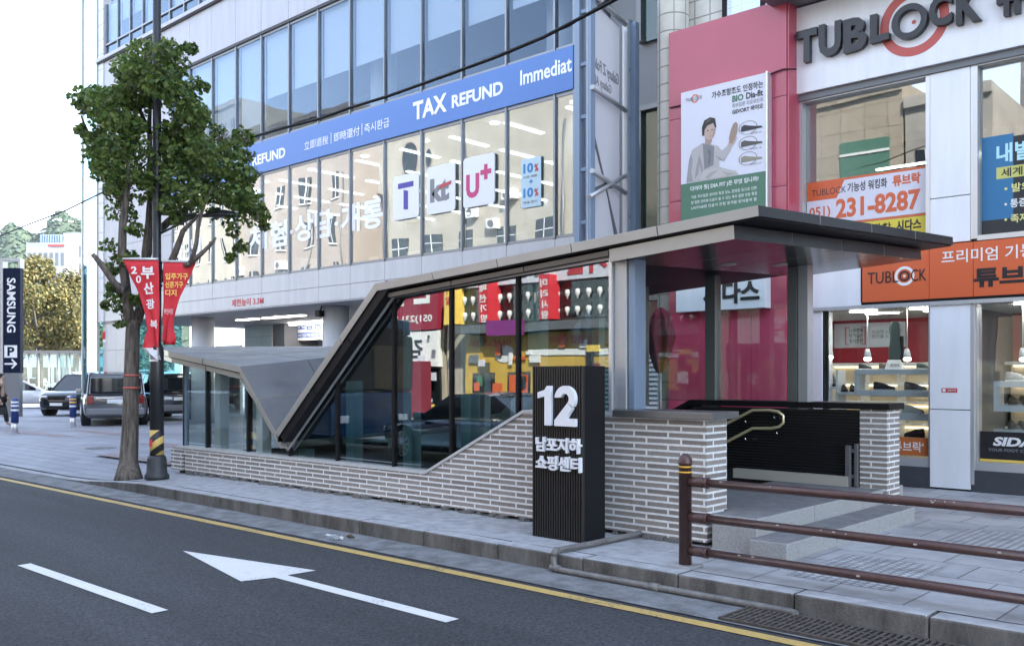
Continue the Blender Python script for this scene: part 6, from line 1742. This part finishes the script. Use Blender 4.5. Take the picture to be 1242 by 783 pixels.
    for sy in (-1, 1):
        tl = MB()
        if kind == 'van': tl.box(xr - .012, xr + .10, sy * W * .33, sy * W * .435, .72, .99)
        else: tl.box(xr - .012, xr + .10, sy * W * .22, sy * W * .42, .72, .84)
        tl.build('tail_light', M['lamp_red'], t, bevel=.015)
        hl = MB(); hl.box(xf - .16, xf - .03, sy * W * .22, sy * W * .40, K['bon'] * .64, K['bon'] * .78); hl.build('headlight', M['lamp_clear'], t, bevel=.03)
    bp = MB(); bp.box(xr - .05, xr + .12, -W * .44, W * .44, .36, .58); bp.build('rear_bumper', M['grey_panel'] if kind == 'van' else paint, t, bevel=.04)
    p_ = MB(); p_.box(xr - .022, xr + .01, -.26, .26, .74, .86); p_.build('number_plate', M['plate'], t)
    p_ = MB(); p_.box(xf - .02, xf + .035, -.26, .26, .42, .53); p_.build('number_plate', M['plate'], t)
    g_ = MB(); g_.box(xf - .10, xf + .005, -W * .20, W * .20, K['bon'] * .60, K['bon'] * .76); g_.build('grille', M['dark'], t, bevel=.03)
    g_ = MB(); g_.box(xf - .10, xf + .015, -W * .24, W * .24, .30, .40); g_.build('lower_grille', M['dark'], t, bevel=.02)
    if kind == 'van':
        g_ = MB(); g_.box(xr - .02, xr + .02, -W * .30, W * .30, .885, .92); g_.build('chrome_strip', M['chrome'], t)
        g_ = MB(); g_.box(xr - .012, xr + .10, -W * .38, W * .38, 1.08, 1.56); g_.build('rear_window', M['car_glass'], t, bevel=.03)
    if kind != 'sedan':
        for sy in (-1, 1):
            g_ = MB(); g_.tube([(x(r0 + .05), sy * rw * .9, zr + .01), (x(r0 + .07), sy * rw * .9, zr + .05), (x(r1 - .05), sy * rw * .9, zr + .05), (x(r1 - .03), sy * rw * .9, zr + .01)], .016, 6); g_.build('roof_rail', M['chrome'], t)
    return t
gp = mat('grey_car_paint', (.17, .175, .185), .22, .6, coat=1); gp2 = mat('dark_grey_car_paint', (.075, .08, .09), .2, .6, coat=1); blk = mat('navy_black_car_paint', (.008, .011, .02), .16, .3, coat=1); wht = mat('white_car_paint', (.70, .71, .72), .2, coat=1); dkb = mat('dark_car_paint', (.015, .017, .02), .2, .3, coat=1)
def heading(deg): return R(90 + deg)     # azimuth measured from +Y towards -X
def parked(name, lab, px, dep, az, kind, paint):
    p = ad(px, 456, dep); return car(name, lab, (p.x, p.y, .0), heading(az), kind, paint)
parked('parked_van', 'silver grey van seen from behind, left of the ginkgo trunk', 137, 32.0, 68, 'van', gp)
parked('parked_van', 'dark grey van seen from behind beside the lamp pole', 191, 35.2, 82, 'van', gp2)
parked('parked_suv', 'black suv facing forward beside the silver grey van', 107, 39.5, 218, 'suv', blk)
parked('parked_car', 'white sedan whose front half shows beside the pylon sign', 22, 47.0, 338, 'sedan', wht)
parked('parked_suv', 'dark suv mostly hidden behind the black suv and pavilion', 108, 46, 235, 'suv', dkb)
parked('parked_car', 'dark sedan behind the glass pavilion walls', 45, 90, 60, 'sedan', dkb)

# ================================================================== GLASS PAVILION far left
dep = 70
PV = thing('glass_pavilion', 'low glass pavilion with slim steel posts at the far side of plaza', 'pavilion', tuple(ad(64, 456, dep).xy) + (0,))
def dp(px, py, extra=0): return ad(px, py, dep + extra)
topz = ad(60, 425, dep).z
A, B = ad(22, 456, dep), ad(122, 456, dep); bk = Vector((-_s, _c, 0)) * 6
for nm, s0, s1, off_ in [('front', A, B, Vector((0, 0, 0))), ('back', A, B, bk)]:
    for k in range(8):
        P, Q = s0.lerp(s1, k / 8) + off_, s0.lerp(s1, (k + 1) / 8) + off_
        d = (Q - P).normalized() * .06
        b = MB(); b.prism([Vector((P.x, P.y, 0)) + d, Vector((Q.x, Q.y, 0)) - d, Vector((Q.x, Q.y, topz - .2)) - d, Vector((P.x, P.y, topz - .2)) + d], Vector((-_s, _c, 0)) * .02); b.build('glass_pane', glass('pavilion_glass', (.70, .82, .80), .16), PV)
        b = MB(); b.tube([(P.x, P.y, 0), (P.x, P.y, topz - .1)], .07, 8); b.build('post', M['trim'], PV)
b = MB(); e = Vector((-_s, _c, 0)) * .3; b.prism([Vector((p.x, p.y, topz - .2)) for p in (A - e, B - e, B + bk + e, A + bk + e)], (0, 0, .2)); b.build('roof', M['steel_dark'], PV)
# low buildings behind the pavilion
def block(name, lab, px0, px1, pyt, dep, thick, mt, cat='building', wins=None, group=None, z0=0.0, wmt='car_glass'):
    A, B = ad(px0, 456, dep), ad(px1, 456, dep); zt = ad(0, pyt, dep).z; bk = Vector((-_s, _c, 0)) * thick
    t = thing(name, lab, cat, (A.x, A.y, z0), group)
    b = MB(); b.prism([Vector((p.x, p.y, z0)) for p in (A, B, B + bk, A + bk)], (0, 0, zt - z0)); b.build('wall', mt, t)
    if wins:
        cols, rows, zl, zh, fw = wins
        for r in range(rows):
            for c in range(cols):
                P, Q = A.lerp(B, (c + .5 - fw / 2) / cols), A.lerp(B, (c + .5 + fw / 2) / cols)
                za, zb = lerp(zl, zh, (r + .2) / rows), lerp(zl, zh, (r + .85) / rows)
                n_ = Vector((_s, -_c, 0)) * .06
                b = MB(); b.prism([Vector((P.x, P.y, za)) + n_, Vector((Q.x, Q.y, za)) + n_, Vector((Q.x, Q.y, zb)) + n_, Vector((P.x, P.y, zb)) + n_], n_ * -1.6); b.build('window', M[wmt], t)
    b = MB(); zz = Vector((0, 0, .3)); e = Vector((_s, -_c, 0)) * .15
    b.prism([Vector((p.x, p.y, zt)) for p in (A + e, B + e, B + bk, A + bk)], (0, 0, .35)); b.build('parapet', mt, t)
    return t
redb = mat('red_shop_front', (.42, .05, .05), .6)
t = block('shop_building', 'white low shop building with a red fascia beyond the autumn trees', 24, 130, 408, 120, 10, M['white'], wins=(8, 1, .2, 3.2, .7))
A, B = ad(52, 456, 119.6), ad(86, 456, 119.6); z0, z1 = ad(0, 421, 119.6).z, ad(0, 413, 119.6).z
b = MB(); b.prism([Vector((A.x, A.y, z0)), Vector((B.x, B.y, z0)), Vector((B.x, B.y, z1)), Vector((A.x, A.y, z1))], Vector((-_s, _c, 0)) * .3); b.build('red_fascia', redb, t)
block('shop_building', 'grey low building hidden behind the pylon sign', -60, 28, 415, 130, 12, M['grey_panel'], wins=(6, 2, .5, 4.5, .6))
# hospital-like white block on the slope, and the hill
M['hill_white'] = mat('pale_grey_render', (.44, .45, .48), .7)
t = block('white_block', 'white office block with rows of windows below the wooded hill', 32, 79, 296, 260, 30, M['hill_white'], wins=(7, 6, 3, 37, .62), wmt='grey_panel')
block('white_tower', 'taller plain white block at the right of the office block below the hill', 77, 101, 284, 268, 30, M['hill_white'], wins=(3, 7, 4, 40, .35), wmt='grey_panel')
A, B = ad(58, 456, 259.4), ad(78, 456, 259.4); z0, z1 = ad(0, 298.5, 259).z, ad(0, 296.5, 259).z
b = MB(); b.prism([Vector((A.x, A.y, z0)), Vector((B.x, B.y, z0)), Vector((B.x, B.y, z1)), Vector((A.x, A.y, z1))], Vector((-_s, _c, 0)) * .3); b.build('roof_sign', redb, t)
b = MB()
for k in range(9):
    P = ad(50 + k * 3, 456, 262); b.tube([(P.x, P.y, 38), (P.x, P.y, 41.5)], .35, 6)
b.build('roof_plant', M['steel_blue'], t)
hill = MB(); rnd = random.Random(4)
hn, hm = 60, 26; hp = []
for j in range(hm):
    for i in range(hn):
        px = -330 + 560 * i / (hn - 1); dep_ = 430 + 400 * j / (hm - 1)
        p = ad(px, 456, dep_)
        ridge = plin(px, [(-330, 320), (-100, 290), (0, 276), (40, 270), (75, 258), (100, 252), (130, 250), (200, 262), (240, 280)])
        hz = EYE + (456 - ridge) / F * 620
        f = sstep(j / (hm - 1) * 2) if j < hm / 2 else sstep((1 - j / (hm - 1)) * 2)
        p.z = hz * f * (.97 + .05 * math.sin(px * .11) + rnd.uniform(-.015, .015)) - 1
        hp.append(p)
hill.smooth = True
hill.add(hp, [(j * hn + i, j * hn + i + 1, (j + 1) * hn + i + 1, (j + 1) * hn + i) for j in range(hm - 1) for i in range(hn - 1)])
hill.build('hill', mat('wooded_slope', (.05, .075, .045), .95, var=.35, vscale=.05), kind='structure')
fw = MB()
for _ in range(15000):
    k = rnd.randrange(len(hp)); j, i = divmod(k, hn)
    if j >= hm // 2 + 2 or i >= hn - 1 or j == 0: continue
    p = hp[k].lerp(hp[k + 1], rnd.random()).lerp(hp[max(0, k - hn)], rnd.random())
    r = rnd.uniform(.9, 2.1)
    c = p + Vector((0, 0, r * .5))
    a0 = rnd.uniform(0, 6.28)
    ring = [c + Vector((r * math.cos(a0 + 1.047 * q), r * math.sin(a0 + 1.047 * q), rnd.uniform(-.4, .4) * r)) for q in range(6)]
    fw.add(ring + [c + Vector((0, 0, r * .95)), c - Vector((0, 0, r))], [(q, (q + 1) % 6, 6) for q in range(6)] + [((q + 1) % 6, q, 7) for q in range(6)])
tag(fw.build('hill_forest', M['leaf_far']), 'far woodland covering the hill behind the white blocks', 'woodland', kind='stuff')
for lab, px, py, w, h in [('small white house among the trees on the hill', 62, 295, 9, 4), ('pale tower building on the hill top', 76, 281, 5, 8)]:
    P = ad(px, 456, 600); zt = ad(px, py - 12, 600).z
    t = thing('hill_house', lab, 'house', (P.x, P.y, zt - h))
    b = MB(); b.box(P.x - w / 2, P.x + w / 2, P.y - 5, P.y + 5, zt - h - 12, zt); b.build('wall', M['lavender_panel'], t)
    b = MB(); b.box(P.x - w / 2 - .5, P.x + w / 2 + .5, P.y - 5.5, P.y + 5.5, zt, zt + 1); b.build('roof', M['white'], t)
    for k in range(4): b = MB(); b.box(P.x - w * .4 + k * w * .22, P.x - w * .4 + k * w * .22 + w * .1, P.y - 5.1, P.y - 4.9, zt - 5, zt - 2); b.build('window', M['car_glass'], t)

# haze
hz = MB(); hz.box(-900, 140, -140, 900, -1.4, 175)
m = bpy.data.materials.new('haze'); m.use_nodes = True; nn_ = m.node_tree; nn_.nodes.clear()
o_ = nn_.nodes.new('ShaderNodeOutputMaterial'); v_ = nn_.nodes.new('ShaderNodeVolumePrincipled'); v_.inputs['Color'].default_value = rgb(.82, .88, .96); v_.inputs['Density'].default_value = .00010; v_.inputs['Anisotropy'].default_value = .2
nn_.links.new(v_.outputs[0], o_.inputs['Volume'])
USE_HAZE = True
if USE_HAZE:
    tag(hz.build('haze', m), 'thin pale haze over the far hill', 'haze', kind='stuff')

# ================================================================== OVERHEAD CABLES
def cable(lab, pts, y, r=.018):
    p = [ay(px, py, y) for px, py in pts]
    q = []
    for a, c in zip(p, p[1:]):
        for k in range(6): q.append(a.lerp(c, k / 6))
    q.append(p[-1])
    b = MB(); b.tube(q, r, 6); tag(b.build('overhead_cable', M['dark']), lab, 'cable', 'cables strung over the street')
cable('thick black cable sagging across the store front', [(200, 172), (300, 168), (345, 155), (385, 145), (424, 131), (470, 117), (540, 92), (600, 70), (660, 45), (735, 6), (800, -30)], 8.6, .022)
cable('thin black cable running above the store fascia', [(660, 44), (690, 32), (735, 2), (800, -36)], 8.9, .012)
cable('thin cable crossing the pale sky left of the ginkgo', [(-40, 305), (0, 286), (40, 270), (80, 255), (125, 233), (170, 205), (190, 190)], 7.2, .014)
cable('thin cable on the pink wall beside the advertising board', [(812, 131), (826, 128)], 13.37, .012)
cable('thin cable on the pink wall right of the advertising board', [(934, 90), (950, 84), (966, 84)], 13.37, .012)

# ================================================================== OPPOSITE SIDE, seen in the glass
OY = -10.0
def opp(name, lab, x0, x1, h, mt, cols, rows, zl, wmt='car_glass', fw=.5, y=OY):
    t = thing(name, lab, 'building', ((x0 + x1) / 2, y - 6, 0))
    bx('wall', mt, t, x0, x1, y - 12, y, -.1, h)
    bx('cornice', mt, t, x0, x1, y - 12, y + .15, h, h + .4)
    for r in range(rows):
        for c in range(cols):
            xa, xb = lerp(x0, x1, (c + .5 - fw / 2) / cols), lerp(x0, x1, (c + .5 + fw / 2) / cols)
            za, zb = lerp(zl, h - .4, (r + .22) / rows), lerp(zl, h - .4, (r + .78) / rows)
            f = bx('window', M[wmt], t, xa, xb, y - .02, y + .04, za, zb)
            s = MB(); s.box(xa - .06, xb + .06, y + .001, y + .10, za - .1, za); s.box((xa + xb) / 2 - .03, (xa + xb) / 2 + .03, y + .041, y + .07, za, zb); s.build('sill', M['white'], f)
    return t
def rtxt(s, mt, t, x1, z, w, h, y=None, **k):
    return txt(s, mt, t, (x1, (OY + .36) if y is None else y, z), w, h, U=(-1, 0, 0), ext=.01, **k)
cream = mat('cream_render', (.44, .41, .345), .8, var=.14, vscale=.6); sand = mat('sand_render', (.40, .35, .28), .8, var=.18, vscale=.5); pinkb = mat('pinkish_render', (.40, .35, .31), .8, var=.12, vscale=.4)
opp('apartment_building', 'tall cream block across the street at the far left, mirrored in the store glass', -84, -66.5, 23.5, cream, 9, 6, 4, fw=.3)
opp('apartment_building', 'pinkish block across the street mirrored behind the ginkgo in store glass', -66, -52.5, 20.5, pinkb, 4, 5, 4, fw=.3)
t = opp('arched_building', 'cream building with oval windows across the street mirrored behind the logo plates', -48.8, -31.5, 18.2, cream, 0, 0, 4)
for k, (cxx, z, rr) in enumerate([(-46.0, 15.7, .8), (-44.2, 15.5, .42)]):
    b = MB(); b.prism([(cxx + rr * .7 * math.cos(R(15 * q)), OY + .05, z + rr * 1.3 * math.sin(R(15 * q))) for q in range(24)], (0, -.08, 0)); f = b.build('window', M['car_glass'], t)
    rb_ = MB()
    for q in range(24):
        a0, a1 = R(15 * q), R(15 * q + 15)
        rb_.prism([(cxx + r * .7 * math.cos(a), OY + .001, z + r * 1.3 * math.sin(a)) for r, a in ((rr, a0), (rr, a1), (rr * 1.1, a1), (rr * 1.1, a0))], (0, .06, 0))
    rb_.build('frame', pinkb, f)
for r_ in range(2):
    for k in range(5):
        xa = -47.8 + 3.2 * k
        f = bx('window', M['car_glass'], t, xa, xa + 1.5, OY - .02, OY + .04, 6.2 + 3 * r_, 7.6 + 3 * r_); s = MB()
        s.box(xa + .72, xa + .78, OY + .041, OY + .06, 6.2 + 3 * r_, 7.6 + 3 * r_); s.box(xa, xa + 1.5, OY + .041, OY + .06, 6.95 + 3 * r_, 7.0 + 3 * r_)
        s.build('frame', M['white'], f)
bx('red_sign', M['red_cloth'], t, -47, -38, OY, OY + .3, 4.2, 5.6)
rtxt('맛있는 집', M['white'], t, -39, 4.45, 7, .9)
t = opp('sign_building', 'building with a big crimson sign across the street mirrored in entrance glass', -31.4, -27.2, 10, sand, 3, 2, 6.6)
bx('crimson_sign', mat('crimson_sign', (.28, .02, .045), .5), t, -31.3, -27.3, OY, OY + .35, 3.5, 6.3)
rtxt('전주집', M['white'], t, -27.5, 4.5, 3.6, 1.4, bold=.04); rtxt('051)231-2281', M['white'], t, -27.6, 3.75, 3.0, .35)
bx('white_shopfront', M['white'], t, -31.3, -27.3, OY, OY + .3, 2.0, 3.45)
rtxt('김밥', M['letter_black'], t, -28.2, 2.35, 1.8, .8, OY + .31, bold=.03)
bx('shop_window', M['car_glass'], t, -31.2, -27.4, OY, OY + .1, .1, 1.9)
bx('red_stall', M['maroon_cloth'], t, -28.9, -27.5, OY + .5, OY + 1.5, 0, 2.2)
t = opp('yellow_shop', 'yellow shop with a wig showroom above across the street mirrored in entrance glass', -27.0, -18.1, 8.5, cream, 0, 0, 6)
yl = mat('yellow_shopfront', (.58, .38, .07), .5, var=.15, vscale=.8)
bx('yellow_front', yl, t, -25.6, -18.2, OY, OY + .4, .0, 3.15)
bx('dark_eave', M['steel_dark'], t, -25.8, -18.15, OY, OY + .9, 3.2, 3.5)
b = MB(); b.prism([(-23.6 + .5 * math.cos(R(15 * q)), OY + .41, 2.45 + .33 * math.sin(R(15 * q))) for q in range(24)], (0, .02, 0)); b.build('oval_emblem', M['white'], t)
bx('white_strip', M['white'], t, -22.4, -18.4, OY + .41, OY + .44, 2.35, 2.55)
for xa in (-25.2, -23.4, -21.4, -19.7): bx('shop_window', M['car_glass'], t, xa, xa + 1.1, OY + .38, OY + .42, .2, 1.75)
bx('poster_sheet', M['orange'], t, -23.3, -22.4, OY + .425, OY + .44, .9, 1.65)
rg2 = random.Random(8)
pal = [M['poster'], M['white'], M['grey_panel'], M['yellow_letter'], M['green_ad'], M['poster'], M['letter_black'], M['maroon_cloth'], M['car_glass'], M['orange']]
for k in range(46):
    xx = rg2.uniform(-25.6, -18.4); ww = rg2.uniform(.15, .6); zz = rg2.choice([rg2.uniform(0, .9), rg2.uniform(.9, 2.2), rg2.uniform(2.0, 2.9)]); hh = rg2.uniform(.1, .5)
    bx('price_card', rg2.choice(pal), t, xx, xx + ww, OY + .43 + k * .0012, OY + .47 + k * .0012, zz, min(3.1, zz + hh))
for xx, s_ in ((-20.6, '국수 김밥 떡볶이'), (-24.8, '어서오세요')): rtxt(s_, M['letter_red'], t, xx + 1.6, 2.72, 2.2, .28, OY + .50)
for k in range(22):
    xx = rg2.uniform(-31.0, -27.5); ww = rg2.uniform(.12, .5); zz = rg2.uniform(.1, 3.2); hh = rg2.uniform(.1, .4)
    st_c = rg2.choice(pal); bx('street_card', st_c, t, xx, xx + ww, OY + .37 + k * .0012, OY + .40 + k * .0012, zz, zz + hh)
for k in range(2):
    f = bx('showroom_window', M['car_glass'], t, -26.6 + 4.3 * k, -22.5 + 4.3 * k, OY, OY + .06, 3.65, 4.95)
    hd_ = MB()
    for r in range(2):
        for c in range(9):
            cx0 = -26.4 + 4.3 * k + c * .46; hd_.lathe((cx0, OY + .12, 3.72 + r * .62), [(.035, 0), (.035, .08), (.085, .15), (.10, .25), (.06, .34)], 8)
    hd_.build('display_heads', M['white'], f)
bx('sign_board', M['poster'], t, -26.9, -18.3, OY, OY + .25, 5.0, 6.1)
rtxt('가발', M['letter_red'], t, -18.9, 5.15, 1.8, .8, OY + .26, bold=.04); rtxt('김 민', M['letter_grey'], t, -21.6, 5.2, 1.6, .65, OY + .26)
for x_, c_, s_ in ((-26.5, 'yellow_letter', '가발'), (-24.6, 'red_cloth', '패션가발'), (-21.6, 'red_cloth', '머리사랑')):
    f = bx('blade_sign', M[c_], t, x_, x_ + .5, OY + .08, OY + .7, 3.6, 5.2)
    for k, ch in enumerate(s_): rtxt(ch, M['letter_red'] if c_[0] == 'y' else M['white'], t, x_ + .43, 4.75 - k * .38, .36, .30, OY + .705, bold=.02)
bx('purple_sign', mat('purple_sign', (.22, .03, .20), .5), t, -24.0, -22.2, OY + .91, OY + .95, 3.1, 3.65)
t = opp('tiled_building', 'beige tiled building with a green shuttered window across the street mirrored in shop windows', -17.4, -13.7, 13.0, M['tile_beige'], 0, 0, 5)
bx('green_window', mat('green_shutter', (.06, .17, .12), .5), t, -16.1, -14.25, OY - .02, OY + .04, 8.2, 11.3)
bx('window_rail', M['white'], t, -16.1, -14.25, OY + .041, OY + .08, 10.7, 10.8)
bx('shop_window', M['car_glass'], t, -17.2, -14, OY, OY + .06, .1, 2.6); bx('sign_board', M['white'], t, -17.3, -13.9, OY + .001, OY + .25, 2.8, 3.7); rtxt('약국', M['letter_red'], t, -14.7, 2.95, 1.6, .6, OY + .26)
t = opp('plain_building', 'weathered white rendered building across the street mirrored in the shop windows', -13.6, -10.3, 12.2, mat('weathered_white_render', (.36, .34, .31), .85, var=.25, vscale=.7), 2, 1, 6)
opp('grey_building', 'grey block across the street at the right with small windows', -1.8, 14, 15, M['grey_panel'], 6, 4, 4)
opp('low_building', 'low sand coloured building across the street beneath the tall grey block', -10.2, -1.9, 9.5, sand, 3, 2, 3.5)
opp('tower_block', 'tall grey block behind the opposite row mirrored high in the right shop window', -12, 6, 26, mat('grey_render', (.20, .19, .18), .8, var=.2, vscale=.4), 7, 7, 6, y=-21, fw=.4)
rn2 = random.Random(12)
for k in range(14):
    ux = rn2.choice([rn2.uniform(-78, -54), rn2.uniform(-47, -33), rn2.uniform(-31, -19)]); uz = rn2.uniform(7.5, 13) if ux < -33 else rn2.uniform(6.5, 8)
    ac = thing('air_conditioner', 'white air conditioner unit on a facade across the street seen only mirrored', 'air conditioner', (ux, OY, uz), 'air conditioner units across the street')
    bx('unit_body', M['white'], ac, ux, ux + .8, OY + .02, OY + .38, uz, uz + .6, bevel=.02)
    b = MB(); b.tube([(ux + .32, OY + .385, uz + .3), (ux + .32, OY + .40, uz + .3)], .22, 16); b.build('fan_grille', M['steel_dark'], ac)
for ux in (-57.3, -53.0, -48.3, -40.5, -33.0):
    dp_ = MB(); dp_.tube([(ux, OY + .08, 3), (ux, OY + .08, 16)], .06, 8); tag(dp_.build('wall_pipe', M['steel_dark']), 'dark downpipe on a facade across the street seen only mirrored', 'pipe', 'downpipes across the street')
BS = thing('passing_bus', 'blue city bus in the road mirrored at the left of the entrance glass', 'bus', (-20, 2.0, -.16))
car('passing_car', 'dark blue sedan in the road mirrored in the entrance glass', (-13.4, 1.85, -.16), R(180), 'sedan', mat('blue_car_paint', (.012, .03, .08), .2, .4, coat=1), 'cars driving on the road')
bl = mat('bus_blue_paint', (.012, .05, .12), .25, coat=.6)
bx('body', bl, BS, -27.50, -16.80, .8, 3.2, .20, 1.25, bevel=.08)
bx('window_band', M['car_glass'], BS, -27.45, -16.78, .82, 3.18, 1.26, 2.55, bevel=.05)
bx('roof', bl, BS, -27.50, -16.85, .8, 3.2, 2.56, 2.95, bevel=.08)
bx('destination_sign', M['letter_black'], BS, -16.80, -16.72, 1.1, 2.9, 2.3, 2.7)
for k in range(6):
    b = MB(); b.box(-26.90 + k * 1.9, -26.82 + k * 1.9, 3.17, 3.195, 1.25, 2.56); b.build('pillar', bl, BS)
for wx in (-25.30, -19.50):
    for sy in (.85, 2.95):
        b = MB(); b.tube([(wx, sy, .32), (wx, sy + .26, .32)], .48, 24); w_ = b.build('wheel', M['tyre'], BS)
        b = MB(); b.tube([(wx, sy - .01, .32), (wx, sy + .27, .32)], .26, 16); b.build('rim', M['rim'], w_)
for sy in (1.0, 2.7):
    b = MB(); b.box(-16.82, -16.76, sy, sy + .3, .55, .72); b.build('headlight', M['lamp_clear'], BS, bevel=.02)
